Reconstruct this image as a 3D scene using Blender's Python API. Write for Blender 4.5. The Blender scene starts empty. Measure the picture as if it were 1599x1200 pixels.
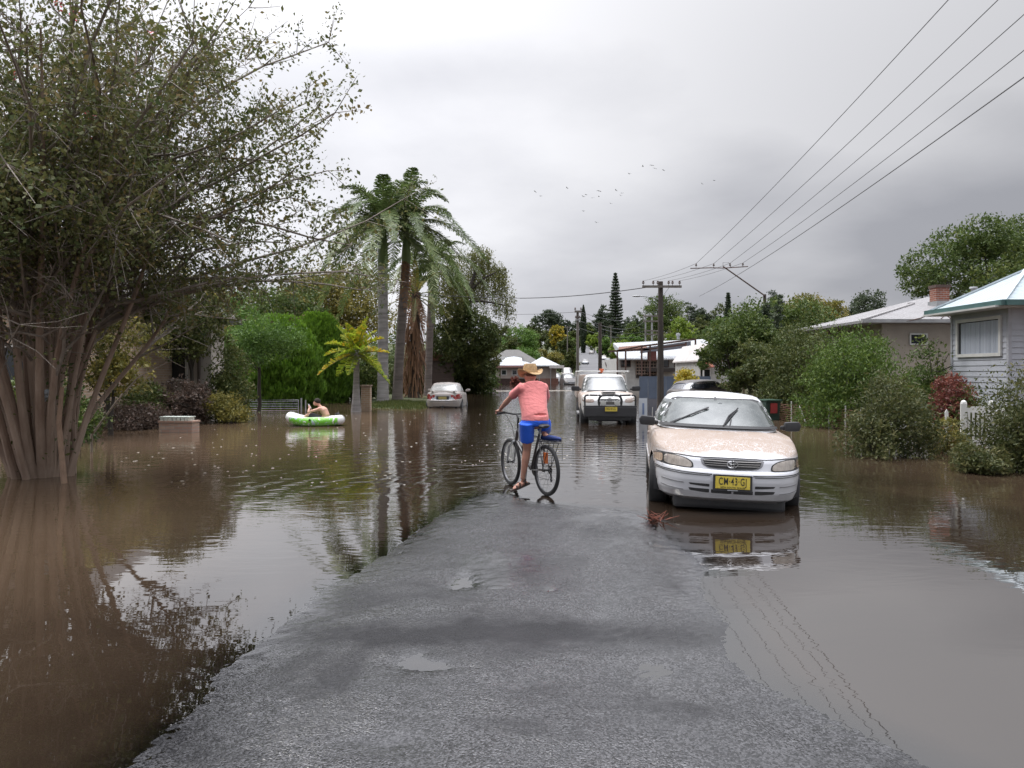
import bpy, bmesh, math, random
import numpy as np
from mathutils import Vector, Matrix, geometry
from mathutils.bvhtree import BVHTree
R = math.radians
PI = math.pi
SC = bpy.context.scene
COL = SC.collection

# ------------------------------------------------------------ camera
F = 1185.0      # focal length in photo pixels
CX = 799.5      # column of the optical axis
HY = 582.0      # row of the horizon
CH = 1.62       # eye height above the flood water (z = 0)
cam_d = bpy.data.cameras.new('camera')
cam = bpy.data.objects.new('camera', cam_d)
COL.objects.link(cam)
cam.location = (0, 0, CH)
cam.rotation_euler = (R(90), 0, 0)
cam_d.sensor_fit = 'HORIZONTAL'
cam_d.sensor_width = 36.0
cam_d.lens = 36.0 * F / 1599.0
cam_d.shift_y = (HY - 600.0) / 1599.0
cam_d.clip_start = 0.05
cam_d.clip_end = 5000
SC.camera = cam


def W(px, py, Y):
    return Vector(((px - CX) * Y / F, Y, CH + (HY - py) * Y / F))


def XA(px, Y):
    return (px - CX) * Y / F


def ZA(py, Y):
    return CH + (HY - py) * Y / F


def DW(py):
    """distance of a point lying on the water at photo row py"""
    return F * CH / (py - HY)


# ------------------------------------------------------------ world / sky
SUN_EL, SUN_AZ = 48.0, -62.0     # bright part of the overcast: ahead, upper left
world = bpy.data.worlds.new('World')
SC.world = world
world.use_nodes = True
nt = world.node_tree
nt.nodes.clear()
N = nt.nodes.new
L = nt.links.new
out = N('ShaderNodeOutputWorld')
bg = N('ShaderNodeBackground')
L(bg.outputs[0], out.inputs[0])
sky = N('ShaderNodeTexSky')
sky.sky_type = 'NISHITA'
sky.sun_disc = False
sky.sun_elevation = R(SUN_EL)
sky.sun_rotation = R(SUN_AZ)
sky.air_density = 1.0
sky.dust_density = 3.0
tc = N('ShaderNodeTexCoord')
sep = N('ShaderNodeSeparateXYZ')
L(tc.outputs['Generated'], sep.inputs[0])
def wmath(op, a, b=None, clamp=False):
    n = N('ShaderNodeMath'); n.operation = op; n.use_clamp = clamp
    for i, v in enumerate((a, b)):
        if v is None: continue
        if isinstance(v, (int, float)): n.inputs[i].default_value = v
        else: L(v, n.inputs[i])
    return n.outputs[0]
zc = wmath('MAXIMUM', sep.outputs[2], 0.0)
den = wmath('ADD', zc, 0.22)
cmb = N('ShaderNodeCombineXYZ')
L(wmath('DIVIDE', sep.outputs[0], den), cmb.inputs[0])
L(wmath('DIVIDE', sep.outputs[1], den), cmb.inputs[1])
L(wmath('MULTIPLY', zc, 1.5), cmb.inputs[2])
n1 = N('ShaderNodeTexNoise'); n1.inputs['Scale'].default_value = 0.62; n1.inputs['Detail'].default_value = 2.5
n1.inputs['Roughness'].default_value = 0.5; n1.inputs['Distortion'].default_value = 0.35
L(cmb.outputs[0], n1.inputs['Vector'])
n2 = N('ShaderNodeTexNoise'); n2.inputs['Scale'].default_value = 2.6; n2.inputs['Detail'].default_value = 5
n2.inputs['Roughness'].default_value = 0.55
L(cmb.outputs[0], n2.inputs['Vector'])
mix_n = wmath('ADD', wmath('MULTIPLY', n1.outputs[0], 0.86), wmath('MULTIPLY', n2.outputs[0], 0.14))
ramp = N('ShaderNodeValToRGB')
ramp.color_ramp.elements[0].position = 0.40; ramp.color_ramp.elements[0].color = (0.385, 0.39, 0.425, 1)
ramp.color_ramp.elements[1].position = 0.60; ramp.color_ramp.elements[1].color = (0.66, 0.66, 0.685, 1)
L(mix_n, ramp.inputs[0])
# brighter where the sun stands behind the cloud, and towards the zenith
def glow(az, el, power, gain):
    v = N('ShaderNodeVectorMath'); v.operation = 'DOT_PRODUCT'
    nrm = N('ShaderNodeVectorMath'); nrm.operation = 'NORMALIZE'
    L(tc.outputs['Generated'], nrm.inputs[0])
    L(nrm.outputs[0], v.inputs[0])
    v.inputs[1].default_value = (math.sin(R(az)) * math.cos(R(el)), math.cos(R(az)) * math.cos(R(el)), math.sin(R(el)))
    return wmath('MULTIPLY', wmath('POWER', wmath('MAXIMUM', v.outputs['Value'], 0.0), power), gain)
g = wmath('ADD', glow(-18, 14, 6.0, 0.56), glow(SUN_AZ, SUN_EL, 2.5, 0.55))
g = wmath('ADD', g, wmath('MULTIPLY', wmath('POWER', zc, 6.0), 12.5))
g = wmath('ADD', g, 0.82)
mul = N('ShaderNodeMix'); mul.data_type = 'RGBA'; mul.blend_type = 'MULTIPLY'; mul.inputs[0].default_value = 1
L(ramp.outputs[0], mul.inputs[6]); L(g, mul.inputs[7])
# the clear sky above the cloud layer adds a little (its physical radiance is high, hence the 0.1)
skm = N('ShaderNodeMix'); skm.data_type = 'RGBA'; skm.blend_type = 'ADD'; skm.inputs[0].default_value = 1
sks = N('ShaderNodeMix'); sks.data_type = 'RGBA'; sks.blend_type = 'MULTIPLY'; sks.inputs[0].default_value = 1
L(sky.outputs[0], sks.inputs[6]); sks.inputs[7].default_value = (0.05, 0.05, 0.05, 1)
sc10 = N('ShaderNodeMix'); sc10.data_type = 'RGBA'; sc10.blend_type = 'MULTIPLY'; sc10.inputs[0].default_value = 1
L(mul.outputs[2], sc10.inputs[6]); sc10.inputs[7].default_value = (10, 10, 10, 1)
L(sc10.outputs[2], skm.inputs[6]); L(sks.outputs[2], skm.inputs[7])
L(skm.outputs[2], bg.inputs[0])
bg.inputs[1].default_value = 0.1

sun_d = bpy.data.lights.new('sun', 'SUN')
sun_d.energy = 1.4
sun_d.angle = R(14)
sun_d.color = (1.0, 0.96, 0.9)
sun = bpy.data.objects.new('sun', sun_d)
COL.objects.link(sun)
sd = Vector((math.sin(R(SUN_AZ)) * math.cos(R(SUN_EL)), math.cos(R(SUN_AZ)) * math.cos(R(SUN_EL)), math.sin(R(SUN_EL))))
sun.rotation_euler = sd.to_track_quat('Z', 'Y').to_euler()
sun.location = (-20, 10, 40)
vs = SC.view_settings
vs.view_transform = 'Standard'; vs.look = 'None'; vs.exposure = 0.1; vs.gamma = 1.0
vs.use_curve_mapping = False
SC.cycles.max_bounces = 7
SC.cycles.transparent_max_bounces = 12
SC.cycles.caustics_reflective = False
SC.cycles.caustics_refractive = False
SC.cycles.use_denoising = True


# ------------------------------------------------------------ node helpers
def new_mat(name):
    m = bpy.data.materials.new(name)
    m.use_nodes = True
    t = m.node_tree
    b = t.nodes['Principled BSDF']
    return m, t, b


def nd(t, typ, **kw):
    n = t.nodes.new(typ)
    for k, v in kw.items():
        if hasattr(n, k): setattr(n, k, v)
        else: n.inputs[k.replace('_', ' ')].default_value = v
    return n


def mth(t, op, a, b=None, c=None, clamp=False):
    n = t.nodes.new('ShaderNodeMath'); n.operation = op; n.use_clamp = clamp
    for i, v in enumerate((a, b, c)):
        if v is None: continue
        if isinstance(v, (int, float)): n.inputs[i].default_value = v
        else: t.links.new(v, n.inputs[i])
    return n.outputs[0]


def noise(t, scale, detail=3, rough=.55, vec=None, dist=0.0, coord='Object', stretch=None):
    n = nd(t, 'ShaderNodeTexNoise')
    n.inputs['Scale'].default_value = scale
    n.inputs['Detail'].default_value = detail
    n.inputs['Roughness'].default_value = rough
    n.inputs['Distortion'].default_value = dist
    if vec is None:
        c = nd(t, 'ShaderNodeTexCoord'); vec = c.outputs[coord]
    if stretch:
        mp = nd(t, 'ShaderNodeMapping'); mp.inputs['Scale'].default_value = stretch
        t.links.new(vec, mp.inputs['Vector']); vec = mp.outputs[0]
    t.links.new(vec, n.inputs['Vector'])
    return n.outputs[0]


def cramp(t, fac, stops):
    r = nd(t, 'ShaderNodeValToRGB')
    e = r.color_ramp.elements
    while len(e) < len(stops): e.new(0.5)
    for i, (p, c) in enumerate(stops):
        e[i].position = p
        e[i].color = (c, c, c, 1) if isinstance(c, (int, float)) else (*c, 1)
    t.links.new(fac, r.inputs[0])
    return r.outputs[0]


def mixc(t, fac, a, b, blend='MIX'):
    n = nd(t, 'ShaderNodeMix', data_type='RGBA', blend_type=blend)
    if isinstance(fac, (int, float)): n.inputs[0].default_value = fac
    else: t.links.new(fac, n.inputs[0])
    for i, v in ((6, a), (7, b)):
        if isinstance(v, tuple): n.inputs[i].default_value = (*v, 1)
        else: t.links.new(v, n.inputs[i])
    return n.outputs[2]


def bump(t, b, h, strength=.3, dist=.01):
    n = nd(t, 'ShaderNodeBump')
    n.inputs['Strength'].default_value = strength
    n.inputs['Distance'].default_value = dist
    t.links.new(h, n.inputs['Height'])
    t.links.new(n.outputs[0], b.inputs['Normal'])
    return n


MATS = {}


def M(name, col, rough=.6, var=.18, scale=4, col2=None, bmp=0.0, bscale=40, metal=0.0, spec=.5, coat=0.0, stretch=None):
    """a painted / cloth / stone surface with its own mottling"""
    if name in MATS: return MATS[name]
    m, t, b = new_mat(name)
    c2 = col2 or tuple(min(1, c * (1 + var)) for c in col)
    c1 = tuple(c * (1 - var) for c in col)
    f = noise(t, scale, 5, .62, stretch=stretch)
    f = cramp(t, f, [(.32, 0), (.68, 1)])
    t.links.new(mixc(t, f, c1, c2), b.inputs['Base Color'])
    b.inputs['Roughness'].default_value = rough
    b.inputs['Metallic'].default_value = metal
    b.inputs['Specular IOR Level'].default_value = spec
    b.inputs['Coat Weight'].default_value = coat
    b.inputs['Coat Roughness'].default_value = .06
    if bmp:
        bump(t, b, noise(t, bscale, 4, .6), bmp, .01)
    MATS[name] = m
    return m


# ------------------------------------------------------------ mesh helpers
def tag(o, label=None, cat=None, group=None, kind=None):
    if label: o['label'] = label
    if cat: o['category'] = cat
    if group: o['group'] = group
    if kind: o['kind'] = kind
    return o


def thing(name, label, cat, loc=(0, 0, 0), rz=0.0, group=None, rot=None):
    o = bpy.data.objects.new(name, None)
    o.empty_display_size = .3
    COL.objects.link(o)
    o.location = loc
    o.rotation_euler = rot or (0, 0, rz)
    return tag(o, label, cat, group)


def link_mesh(name, me, mat=None, parent=None, smooth=False):
    o = bpy.data.objects.new(name, me)
    COL.objects.link(o)
    if parent: o.parent = parent
    if mat is not None:
        for mm in (mat if isinstance(mat, (list, tuple)) else [mat]): me.materials.append(mm)
    if smooth:
        me.polygons.foreach_set('use_smooth', [True] * len(me.polygons))
    return o


def np_mesh(name, V, Q, attrs=None):
    """fast mesh from vertex array (n,3) and face array (m,k)"""
    V = np.asarray(V, dtype=np.float32); Q = np.asarray(Q, dtype=np.int32)
    me = bpy.data.meshes.new(name)
    me.vertices.add(len(V)); me.vertices.foreach_set('co', V.ravel())
    k = Q.shape[1]
    me.loops.add(len(Q) * k); me.loops.foreach_set('vertex_index', Q.ravel())
    me.polygons.add(len(Q))
    me.polygons.foreach_set('loop_start', np.arange(0, len(Q) * k, k, dtype=np.int32))
    me.polygons.foreach_set('loop_total', np.full(len(Q), k, dtype=np.int32))
    me.update(calc_edges=True)
    if attrs:
        for n, a in attrs.items():
            at = me.attributes.new(n, 'FLOAT', 'POINT')
            at.data.foreach_set('value', np.asarray(a, dtype=np.float32).ravel())
    me.validate()
    return me


def grid_faces(nr, nc, wrap=False):
    r = np.arange(nr - 1)[:, None]
    c = np.arange(nc if wrap else nc - 1)[None, :]
    c2 = (c + 1) % nc
    a = r * nc + c; b = r * nc + c2; d = (r + 1) * nc + c2; e = (r + 1) * nc + c
    return np.stack([a, b, d, e], -1).reshape(-1, 4)


class MB:
    """collects shapes that belong to ONE part"""
    def __init__(s):
        s.v = []; s.f = []; s.m = []; s.mi = 0

    def add(s, vs, fs, T=None):
        o = len(s.v)
        for p in vs:
            p = Vector(p)
            s.v.append(T @ p if T is not None else p)
        for f in fs:
            s.f.append([o + i for i in f]); s.m.append(s.mi)
        return s

    def box(s, c, size, T=None, rz=0.0):
        x, y, z = [k / 2 for k in size]
        vs = [Vector((a * x, b * y, d * z)) for a in (-1, 1) for b in (-1, 1) for d in (-1, 1)]
        if rz:
            rm = Matrix.Rotation(rz, 3, 'Z'); vs = [rm @ v for v in vs]
        vs = [v + Vector(c) for v in vs]
        fs = [(0, 1, 3, 2), (4, 6, 7, 5), (0, 4, 5, 1), (2, 3, 7, 6), (0, 2, 6, 4), (1, 5, 7, 3)]
        return s.add(vs, fs, T)

    def bar(s, a, b, w, h=None, up=(0, 0, 1)):
        """square bar from a to b"""
        a = Vector(a); b = Vector(b); h = h or w
        d = (b - a).normalized(); u = Vector(up)
        if abs(d.dot(u)) > .98: u = Vector((1, 0, 0))
        sx = d.cross(u).normalized() * w / 2; sz = sx.cross(d).normalized() * h / 2
        vs = [p + i * sx + j * sz for p in (a, b) for (i, j) in ((-1, -1), (1, -1), (1, 1), (-1, 1))]
        fs = [(3, 2, 1, 0), (4, 5, 6, 7)] + [(i, (i + 1) % 4, 4 + (i + 1) % 4, 4 + i) for i in range(4)]
        return s.add(vs, fs)

    def tube(s, path, rad, n=8, cap=True):
        path = [Vector(p) for p in path]
        if isinstance(rad, (int, float)): rad = [rad] * len(path)
        o = len(s.v)
        ref = Vector((0, 0, 1))
        d0 = (path[1] - path[0]).normalized()
        if abs(d0.dot(ref)) > .9: ref = Vector((1, 0, 0))
        for i, p in enumerate(path):
            if i == 0: d = path[1] - path[0]
            elif i == len(path) - 1: d = path[-1] - path[-2]
            else: d = (path[i + 1] - path[i]).normalized() + (path[i] - path[i - 1]).normalized()
            d.normalize()
            x = d.cross(ref)
            if x.length < 1e-4: x = d.orthogonal()
            x.normalize(); y = d.cross(x).normalized(); ref = -y if False else ref
            r = rad[i]; rx, ry = r if isinstance(r, tuple) else (r, r)
            for k in range(n):
                a = 2 * PI * k / n
                s.v.append(p + x * math.cos(a) * rx + y * math.sin(a) * ry)
        for i in range(len(path) - 1):
            for k in range(n):
                a = o + i * n + k; b = o + i * n + (k + 1) % n
                s.f.append([a, a + n, b + n, b]); s.m.append(s.mi)
        if cap:
            s.f.append([o + k for k in range(n)]); s.m.append(s.mi)
            e = o + (len(path) - 1) * n
            s.f.append([e + k for k in reversed(range(n))]); s.m.append(s.mi)
        return s

    def lathe(s, prof, n=24, T=None, closed=False):
        """prof: (r, z) pairs"""
        vs = []; fs = []
        for r, z in prof:
            for k in range(n):
                a = 2 * PI * k / n
                vs.append((r * math.cos(a), r * math.sin(a), z))
        m = len(prof)
        for i in range(m if closed else m - 1):
            for k in range(n):
                a = i * n + k; b = i * n + (k + 1) % n
                c = ((i + 1) % m) * n + (k + 1) % n; d = ((i + 1) % m) * n + k
                fs.append((a, b, c, d))
        return s.add(vs, fs, T)

    def prism(s, pts, a, b, T=None):
        """polygon pts (list of 3D points at a=0) extruded by vector a->b"""
        n = len(pts); a = Vector(a); b = Vector(b)
        vs = [Vector(p) + a for p in pts] + [Vector(p) + b for p in pts]
        fs = [list(range(n))[::-1], list(range(n, 2 * n))] + [(i, (i + 1) % n, n + (i + 1) % n, n + i) for i in range(n)]
        return s.add(vs, fs, T)

    def ell(s, c, r, nu=12, nv=8, T=None):
        vs = []; fs = []
        for j in range(nv + 1):
            t = PI * j / nv
            for i in range(nu):
                a = 2 * PI * i / nu
                vs.append((c[0] + r[0] * math.sin(t) * math.cos(a), c[1] + r[1] * math.sin(t) * math.sin(a), c[2] + r[2] * math.cos(t)))
        for j in range(nv):
            for i in range(nu):
                a = j * nu + i; b = j * nu + (i + 1) % nu
                fs.append((a, a + nu, b + nu, b))
        return s.add(vs, fs, T)

    def mesh(s, name):
        me = bpy.data.meshes.new(name)
        me.from_pydata([tuple(v) for v in s.v], [], s.f)
        me.polygons.foreach_set('material_index', s.m)
        me.update()
        return me

    def build(s, name, mat=None, parent=None, smooth=False, bevel=0.0):
        me = s.mesh(name)
        bm = bmesh.new(); bm.from_mesh(me)
        bmesh.ops.remove_doubles(bm, verts=bm.verts, dist=1e-5)
        bmesh.ops.recalc_face_normals(bm, faces=bm.faces)
        if bevel:
            bmesh.ops.bevel(bm, geom=[e for e in bm.edges if len(e.link_faces) == 2 and e.calc_face_angle(0) > .6],
                            offset=bevel, segments=2, affect='EDGES', profile=.6)
        bm.to_mesh(me); bm.free()
        o = link_mesh(name, me, mat, parent, smooth)
        if smooth: me.set_sharp_from_angle(angle=R(42))
        return o


def copy_tree(o, parent=None):
    c = o.copy(); COL.objects.link(c); c.parent = parent
    for ch in list(o.children): copy_tree(ch, c)
    return c


def interp(x, tab):
    return float(np.interp(x, [a for a, _ in tab], [b for _, b in tab]))


# ------------------------------------------------------------ noise for geometry
_rs = np.random.RandomState(7)
_lat = _rs.rand(256, 256)
def vnoise(x, y):
    x = np.asarray(x, float); y = np.asarray(y, float)
    xi = np.floor(x).astype(int); yi = np.floor(y).astype(int)
    fx = x - xi; fy = y - yi
    fx = fx * fx * (3 - 2 * fx); fy = fy * fy * (3 - 2 * fy)
    g = lambda a, b: _lat[a % 256, b % 256]
    return (g(xi, yi) * (1 - fx) + g(xi + 1, yi) * fx) * (1 - fy) + (g(xi, yi + 1) * (1 - fx) + g(xi + 1, yi + 1) * fx) * fy
def fbm(x, y, o=4):
    s = 0; a = .5; t = 0
    for i in range(o):
        s = s + a * (vnoise(x * 2 ** i + 17 * i, y * 2 ** i + 31 * i) - .5); t += a; a *= .55
    return s / t


# ------------------------------------------------------------ flood edge on the road
# photo outline of the bare asphalt, turned into ground metres
edge_px = [(190, 1215), (350, 1045), (430, 985), (490, 933), (560, 893), (620, 850), (690, 806), (735, 779), (768, 768),
           (800, 773), (835, 785), (870, 787), (920, 793), (960, 796), (985, 800), (1008, 808), (1025, 828), (1050, 850), (1090, 872), (1112, 892),
           (1096, 915), (1110, 942), (1128, 962), (1136, 1000), (1152, 1030), (1190, 1062), (1240, 1088), (1300, 1120), (1350, 1150),
           (1420, 1185), (1480, 1215)]
edge = [((px - CX) * DW(py) / F, DW(py)) for px, py in edge_px]
edge = [(-2.6, -4.0), (-1.75, 1.6)] + edge + [(1.9, 1.7), (3.2, -4.0)]
EP = np.array(edge)


def sdf_poly(x, y, P):
    """signed distance, positive inside"""
    d = np.full(x.shape, 1e9); ins = np.zeros(x.shape, bool)
    n = len(P)
    for i in range(n):
        a = P[i]; b = P[(i + 1) % n]
        ex, ey = b[0] - a[0], b[1] - a[1]
        wx, wy = x - a[0], y - a[1]
        t = np.clip((wx * ex + wy * ey) / (ex * ex + ey * ey + 1e-12), 0, 1)
        d = np.minimum(d, (wx - t * ex) ** 2 + (wy - t * ey) ** 2)
        c = ((a[1] > y) != (b[1] > y)) & (x < (b[0] - a[0]) * (y - a[1]) / (b[1] - a[1] + 1e-12) + a[0])
        ins ^= c
    d = np.sqrt(d)
    return np.where(ins, d, -d)


def puddle(x, y, px, py, rx, ry, depth):
    Y = DW(py); X = (px - CX) * Y / F
    x = x + .24 * fbm(x * 5.1 + px, y * 5.1, 4); y = y + .24 * fbm(x * 3.3, y * 3.3 + py, 4)
    return -depth * np.exp(-(((x - X) / rx) ** 2 + ((y - Y) / ry) ** 2))


def road_z(x, y):
    near = y < 14
    s = sdf_poly(x, y, EP)
    s = s + .16 * fbm(x * 1.6, y * 1.6, 4) + .06 * fbm(x * 7, y * 7, 3)
    up = .024 * (1 - np.exp(-np.maximum(s, 0) / .75))
    dn = -.17 * (1 - np.exp(-np.maximum(-s, 0) / 1.3))
    z = np.where(s > 0, up, dn)
    z = z + .011 * fbm(x * .9 + 3, y * .9, 3) * np.clip(s * 3, 0, 1)
    z = z + puddle(x, y, 722, 911, .15, .24, .028) + puddle(x, y, 665, 1035, .17, .16, .030)
    z = z + puddle(x, y, 605, 1165, .22, .10, .017) + puddle(x, y, 1010, 1050, .14, .26, .016) + puddle(x, y, 815, 1075, .22, .10, .012)
    z = z + puddle(x, y, 860, 920, .12, .16, .022)
    z = z + .0045 * (vnoise(x * 46, y * 46) - .5) * 2 * np.clip(s * 8 + .3, 0, 1)
    return z


def hill_z(x, y):
    """ground height beyond the flood: the rise with the road on it"""
    return np.interp(y, [0, 112, 122, 160, 250, 400, 530, 700, 900], [-.6, -.6, .25, 2.2, 6.5, 13., 20., 27., 32.])


def side_z(x, y):
    """ground beside the road, under the flood"""
    road_c = np.interp(y, [0, 15, 60, 115], [0., 0., 2., 13.])
    off = np.abs(x - road_c)
    z = np.interp(off, [0, 5.2, 5.6, 9, 40], [-.35, -.35, -.22, -.25, -.45])
    return z


def spaced(segs):
    out = []
    for a, b, st in segs:
        out += list(np.arange(a, b, st))
    out.append(segs[-1][1])
    return np.array(out)


# ---- ground sheet (reaches the horizon)
gx = spaced([(-1500, -300, 120), (-300, -60, 12), (-60, 60, 1.5), (60, 300, 12), (300, 1500, 120)])
gy = spaced([(-60, 0, 6), (0, 130, 1.5), (130, 700, 10), (700, 2500, 150)])
GX, GY = np.meshgrid(gx, gy)
GZ = np.where(GY > 112, hill_z(GX, GY), side_z(GX, GY) - .25)
GZ = GZ + np.where(GY > 150, 2.5 * fbm(GX * .02, GY * .02, 3) * np.clip(np.abs(GX - (17.9 + .09 * (GY - 160))) / 14 - .7, 0, 1), 0)
# grass verge under the palms breaks the surface
vx, vy = XA(640, 36.5), 36.5
def verge_z(x, y):
    s = sdf_poly(x, y, np.array([(XA(572, 34.6), 34.6), (XA(615, 33.8), 33.8), (XA(655, 33.2), 33.2), (XA(668, 34.5), 34.5), (XA(668, 40), 40.), (XA(690, 60), 60.), (XA(600, 60), 60.), (XA(560, 44), 44.)]))
    return np.where(s > 0, .10 * (1 - np.exp(-s / 1.2)), .1 * s)
vz = verge_z(GX, GY)
GZ = np.maximum(GZ, np.clip(vz, -.6, 1))
me = np_mesh('ground', np.stack([GX, GY, GZ], -1).reshape(-1, 3), grid_faces(len(gy), len(gx)))
m, t, b = new_mat('ground_earth')
f = noise(t, .35, 6, .65, coord='Object')
c = mixc(t, cramp(t, f, [(.4, 0), (.6, 1)]), (.055, .085, .025), (.10, .085, .045))
t.links.new(mixc(t, cramp(t, noise(t, 9, 4, .7), [(.4, 0), (.7, 1)]), c, (.035, .055, .018)), b.inputs['Base Color'])
b.inputs['Roughness'].default_value = .95
bump(t, b, noise(t, 14, 5, .7), .8, .08)
ground = link_mesh('ground', me, m, smooth=True); tag(ground, kind='structure')

# ---- asphalt road, wet, breaking the surface in the foreground
rx_ = spaced([(-6.5, -3.2, .16), (-3.2, 4.2, .035), (4.2, 7.5, .16)])
ry_ = spaced([(-4, 1.8, .25), (1.8, 6.2, .03), (6.2, 12.5, .05), (12.5, 40, .8)])
RX, RY = np.meshgrid(rx_, ry_)
RZ = road_z(RX, RY)
me = np_mesh('road', np.stack([RX, RY, RZ], -1).reshape(-1, 3), grid_faces(len(ry_), len(rx_)), {'height': RZ})
m, t, b = new_mat('wet_asphalt')
tco = nd(t, 'ShaderNodeTexCoord').outputs['Object']
vor = nd(t, 'ShaderNodeTexVoronoi', feature='F1'); vor.inputs['Scale'].default_value = 105
t.links.new(tco, vor.inputs['Vector'])
vor2 = nd(t, 'ShaderNodeTexVoronoi', feature='F1'); vor2.inputs['Scale'].default_value = 70
t.links.new(tco, vor2.inputs['Vector'])
big = noise(t, .9, 4, .6, tco, .6)
fine = noise(t, 60, 3, .7, tco)
stone = mixc(t, cramp(t, mth(t, 'FRACT', mth(t, 'MULTIPLY', vor.outputs['Color'], 3.1)), [(.2, 0), (.9, 1)]), (.008, .008, .009), (.085, .085, .09))
stone = mixc(t, cramp(t, noise(t, 2.5, 4, .6, tco), [(.35, 0), (.7, .5)]), stone, (.03, .031, .034))
yb = nd(t, 'ShaderNodeSeparateXYZ'); t.links.new(tco, yb.inputs[0])
wob = mth(t, 'ADD', yb.outputs[1], mth(t, 'MULTIPLY', noise(t, 1.1, 4, .6, tco), 1.1))
band = mth(t, 'MAXIMUM', cramp(t, mth(t, 'ABSOLUTE', mth(t, 'SUBTRACT', wob, 5.20)), [(.10, 1), (.42, 0)]), mth(t, 'MULTIPLY', cramp(t, noise(t, .75, 4, .6, tco, .7), [(.50, 0), (.62, 1)]), .8))
stone = mixc(t, mth(t, 'MULTIPLY', band, .9), stone, (.018, .018, .020))
t.links.new(stone, b.inputs['Base Color'])
rgh = mth(t, 'ADD', cramp(t, big, [(.36, .05), (.62, .21)]), mth(t, 'MULTIPLY', fine, .12))
ha = nd(t, 'ShaderNodeAttribute', attribute_name='height')
film = cramp(t, mth(t, 'MULTIPLY', ha.outputs['Fac'], 40.0), [(.10, 1), (.62, 0)])
dryness = mth(t, 'SUBTRACT', 1.0, mth(t, 'MULTIPLY', film, .8))
t.links.new(mth(t, 'MULTIPLY', mth(t, 'ADD', rgh, mth(t, 'MULTIPLY', band, .22)), dryness), b.inputs['Roughness'])
b.inputs['Specular IOR Level'].default_value = .75
b.inputs['IOR'].default_value = 1.5
hgt = mth(t, 'ADD', mth(t, 'MULTIPLY', vor.outputs['Distance'], -1.0), mth(t, 'ADD', mth(t, 'MULTIPLY', vor2.outputs['Distance'], -.8), mth(t, 'MULTIPLY', fine, .6)))
bn = bump(t, b, hgt, .9, .006)
t.links.new(mth(t, 'MULTIPLY', .75, mth(t, 'SUBTRACT', 1.0, mth(t, 'MULTIPLY', mth(t, 'MULTIPLY', band, dryness), .72))), b.inputs['Specular IOR Level'])
t.links.new(mth(t, 'MULTIPLY', cramp(t, big, [(.36, .12), (.60, .9)]), dryness), bn.inputs['Strength'])
road = link_mesh('road', me, m, smooth=True); tag(road, kind='structure')

# ---- road up the far hill
hy = np.arange(118, 640, 6.0)
hc = 17.9 + .09 * (hy - 160)
hz = hill_z(0, hy) + .06
V = []
for x0 in (-4.3, -4.3, 4.3, 4.3):
    pass
prof = [(-4.6, -.3), (-4.6, .05), (-2, .1), (0, .13), (2, .1), (4.6, .05), (4.6, -.3)]
V = np.array([[c + p[0], y, z + p[1]] for y, c, z in zip(hy, hc, hz) for p in prof])
me = np_mesh('hill_road', V, grid_faces(len(hy), len(prof)))
hill_road = link_mesh('hill_road', me, M('hill_asphalt', (.12, .12, .125), .75, .2, .6, bmp=.3, bscale=8), smooth=True); tag(hill_road, kind='structure')
for sgn in (-1, 1):
    prof = [(sgn * 4.6, .0), (sgn * 4.62, .18), (sgn * 4.9, .2), (sgn * 5.0, .14), (sgn * 7.5, .2), (sgn * 7.6, -.2)]
    V = np.array([[c + p[0], y, z + p[1]] for y, c, z in zip(hy, hc, hz) for p in prof])
    me = np_mesh('footpath', V, grid_faces(len(hy), len(prof)))
    o = link_mesh('footpath' if sgn < 0 else 'grass_verge', me, M('path_grass', (.12, .13, .06), .95, .25, .8) if sgn > 0 else M('path_grass_left', (.09, .11, .045), .95, .25, .8))
    tag(o, kind='structure')

# ---- flood water: one sheet; where it is shallow the asphalt shows through
wx = spaced([(-400, -60, 20), (-60, -8, 1.0), (-8, -3.4, .2), (-3.4, 4.6, .07), (4.6, 10, .25), (10, 60, 1.0), (60, 400, 20)])
wy = spaced([(-60, 0, 4), (0, 1.8, .3), (1.8, 11.5, .07), (11.5, 20, .3), (20, 140, 1.5)])
WX, WY = np.meshgrid(wx, wy)
inr = (WX > -6.4) & (WX < 7.4) & (WY < 39) & (WY > -4)
dep = np.where(inr, -road_z(WX, WY), .4)
me = np_mesh('water', np.stack([WX, WY, 0 * WX], -1).reshape(-1, 3), grid_faces(len(wy), len(wx)), {'depth': dep})
m = bpy.data.materials.new('flood_water'); m.use_nodes = True
t = m.node_tree; t.nodes.clear()
wo = nd(t, 'ShaderNodeOutputMaterial')
tco = nd(t, 'ShaderNodeTexCoord').outputs['Object']
at = nd(t, 'ShaderNodeAttribute', attribute_name='depth')
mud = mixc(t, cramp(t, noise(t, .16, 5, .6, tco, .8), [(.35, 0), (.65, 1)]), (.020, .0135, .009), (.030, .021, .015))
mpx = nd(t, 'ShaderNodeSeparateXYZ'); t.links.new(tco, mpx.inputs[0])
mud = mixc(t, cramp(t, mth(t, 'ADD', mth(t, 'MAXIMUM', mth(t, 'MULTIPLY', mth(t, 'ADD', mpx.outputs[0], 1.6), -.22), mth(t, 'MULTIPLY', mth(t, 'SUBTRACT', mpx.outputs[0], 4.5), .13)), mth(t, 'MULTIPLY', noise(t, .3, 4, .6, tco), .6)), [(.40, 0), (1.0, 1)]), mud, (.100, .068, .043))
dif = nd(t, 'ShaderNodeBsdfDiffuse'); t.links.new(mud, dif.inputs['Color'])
trn = nd(t, 'ShaderNodeBsdfTransparent'); trn.inputs[0].default_value = (.80, .74, .66, 1)
mx1 = nd(t, 'ShaderNodeMixShader')
t.links.new(cramp(t, at.outputs['Fac'], [(0.0, 0.0), (.035, 1.0)]), mx1.inputs[0])
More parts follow.
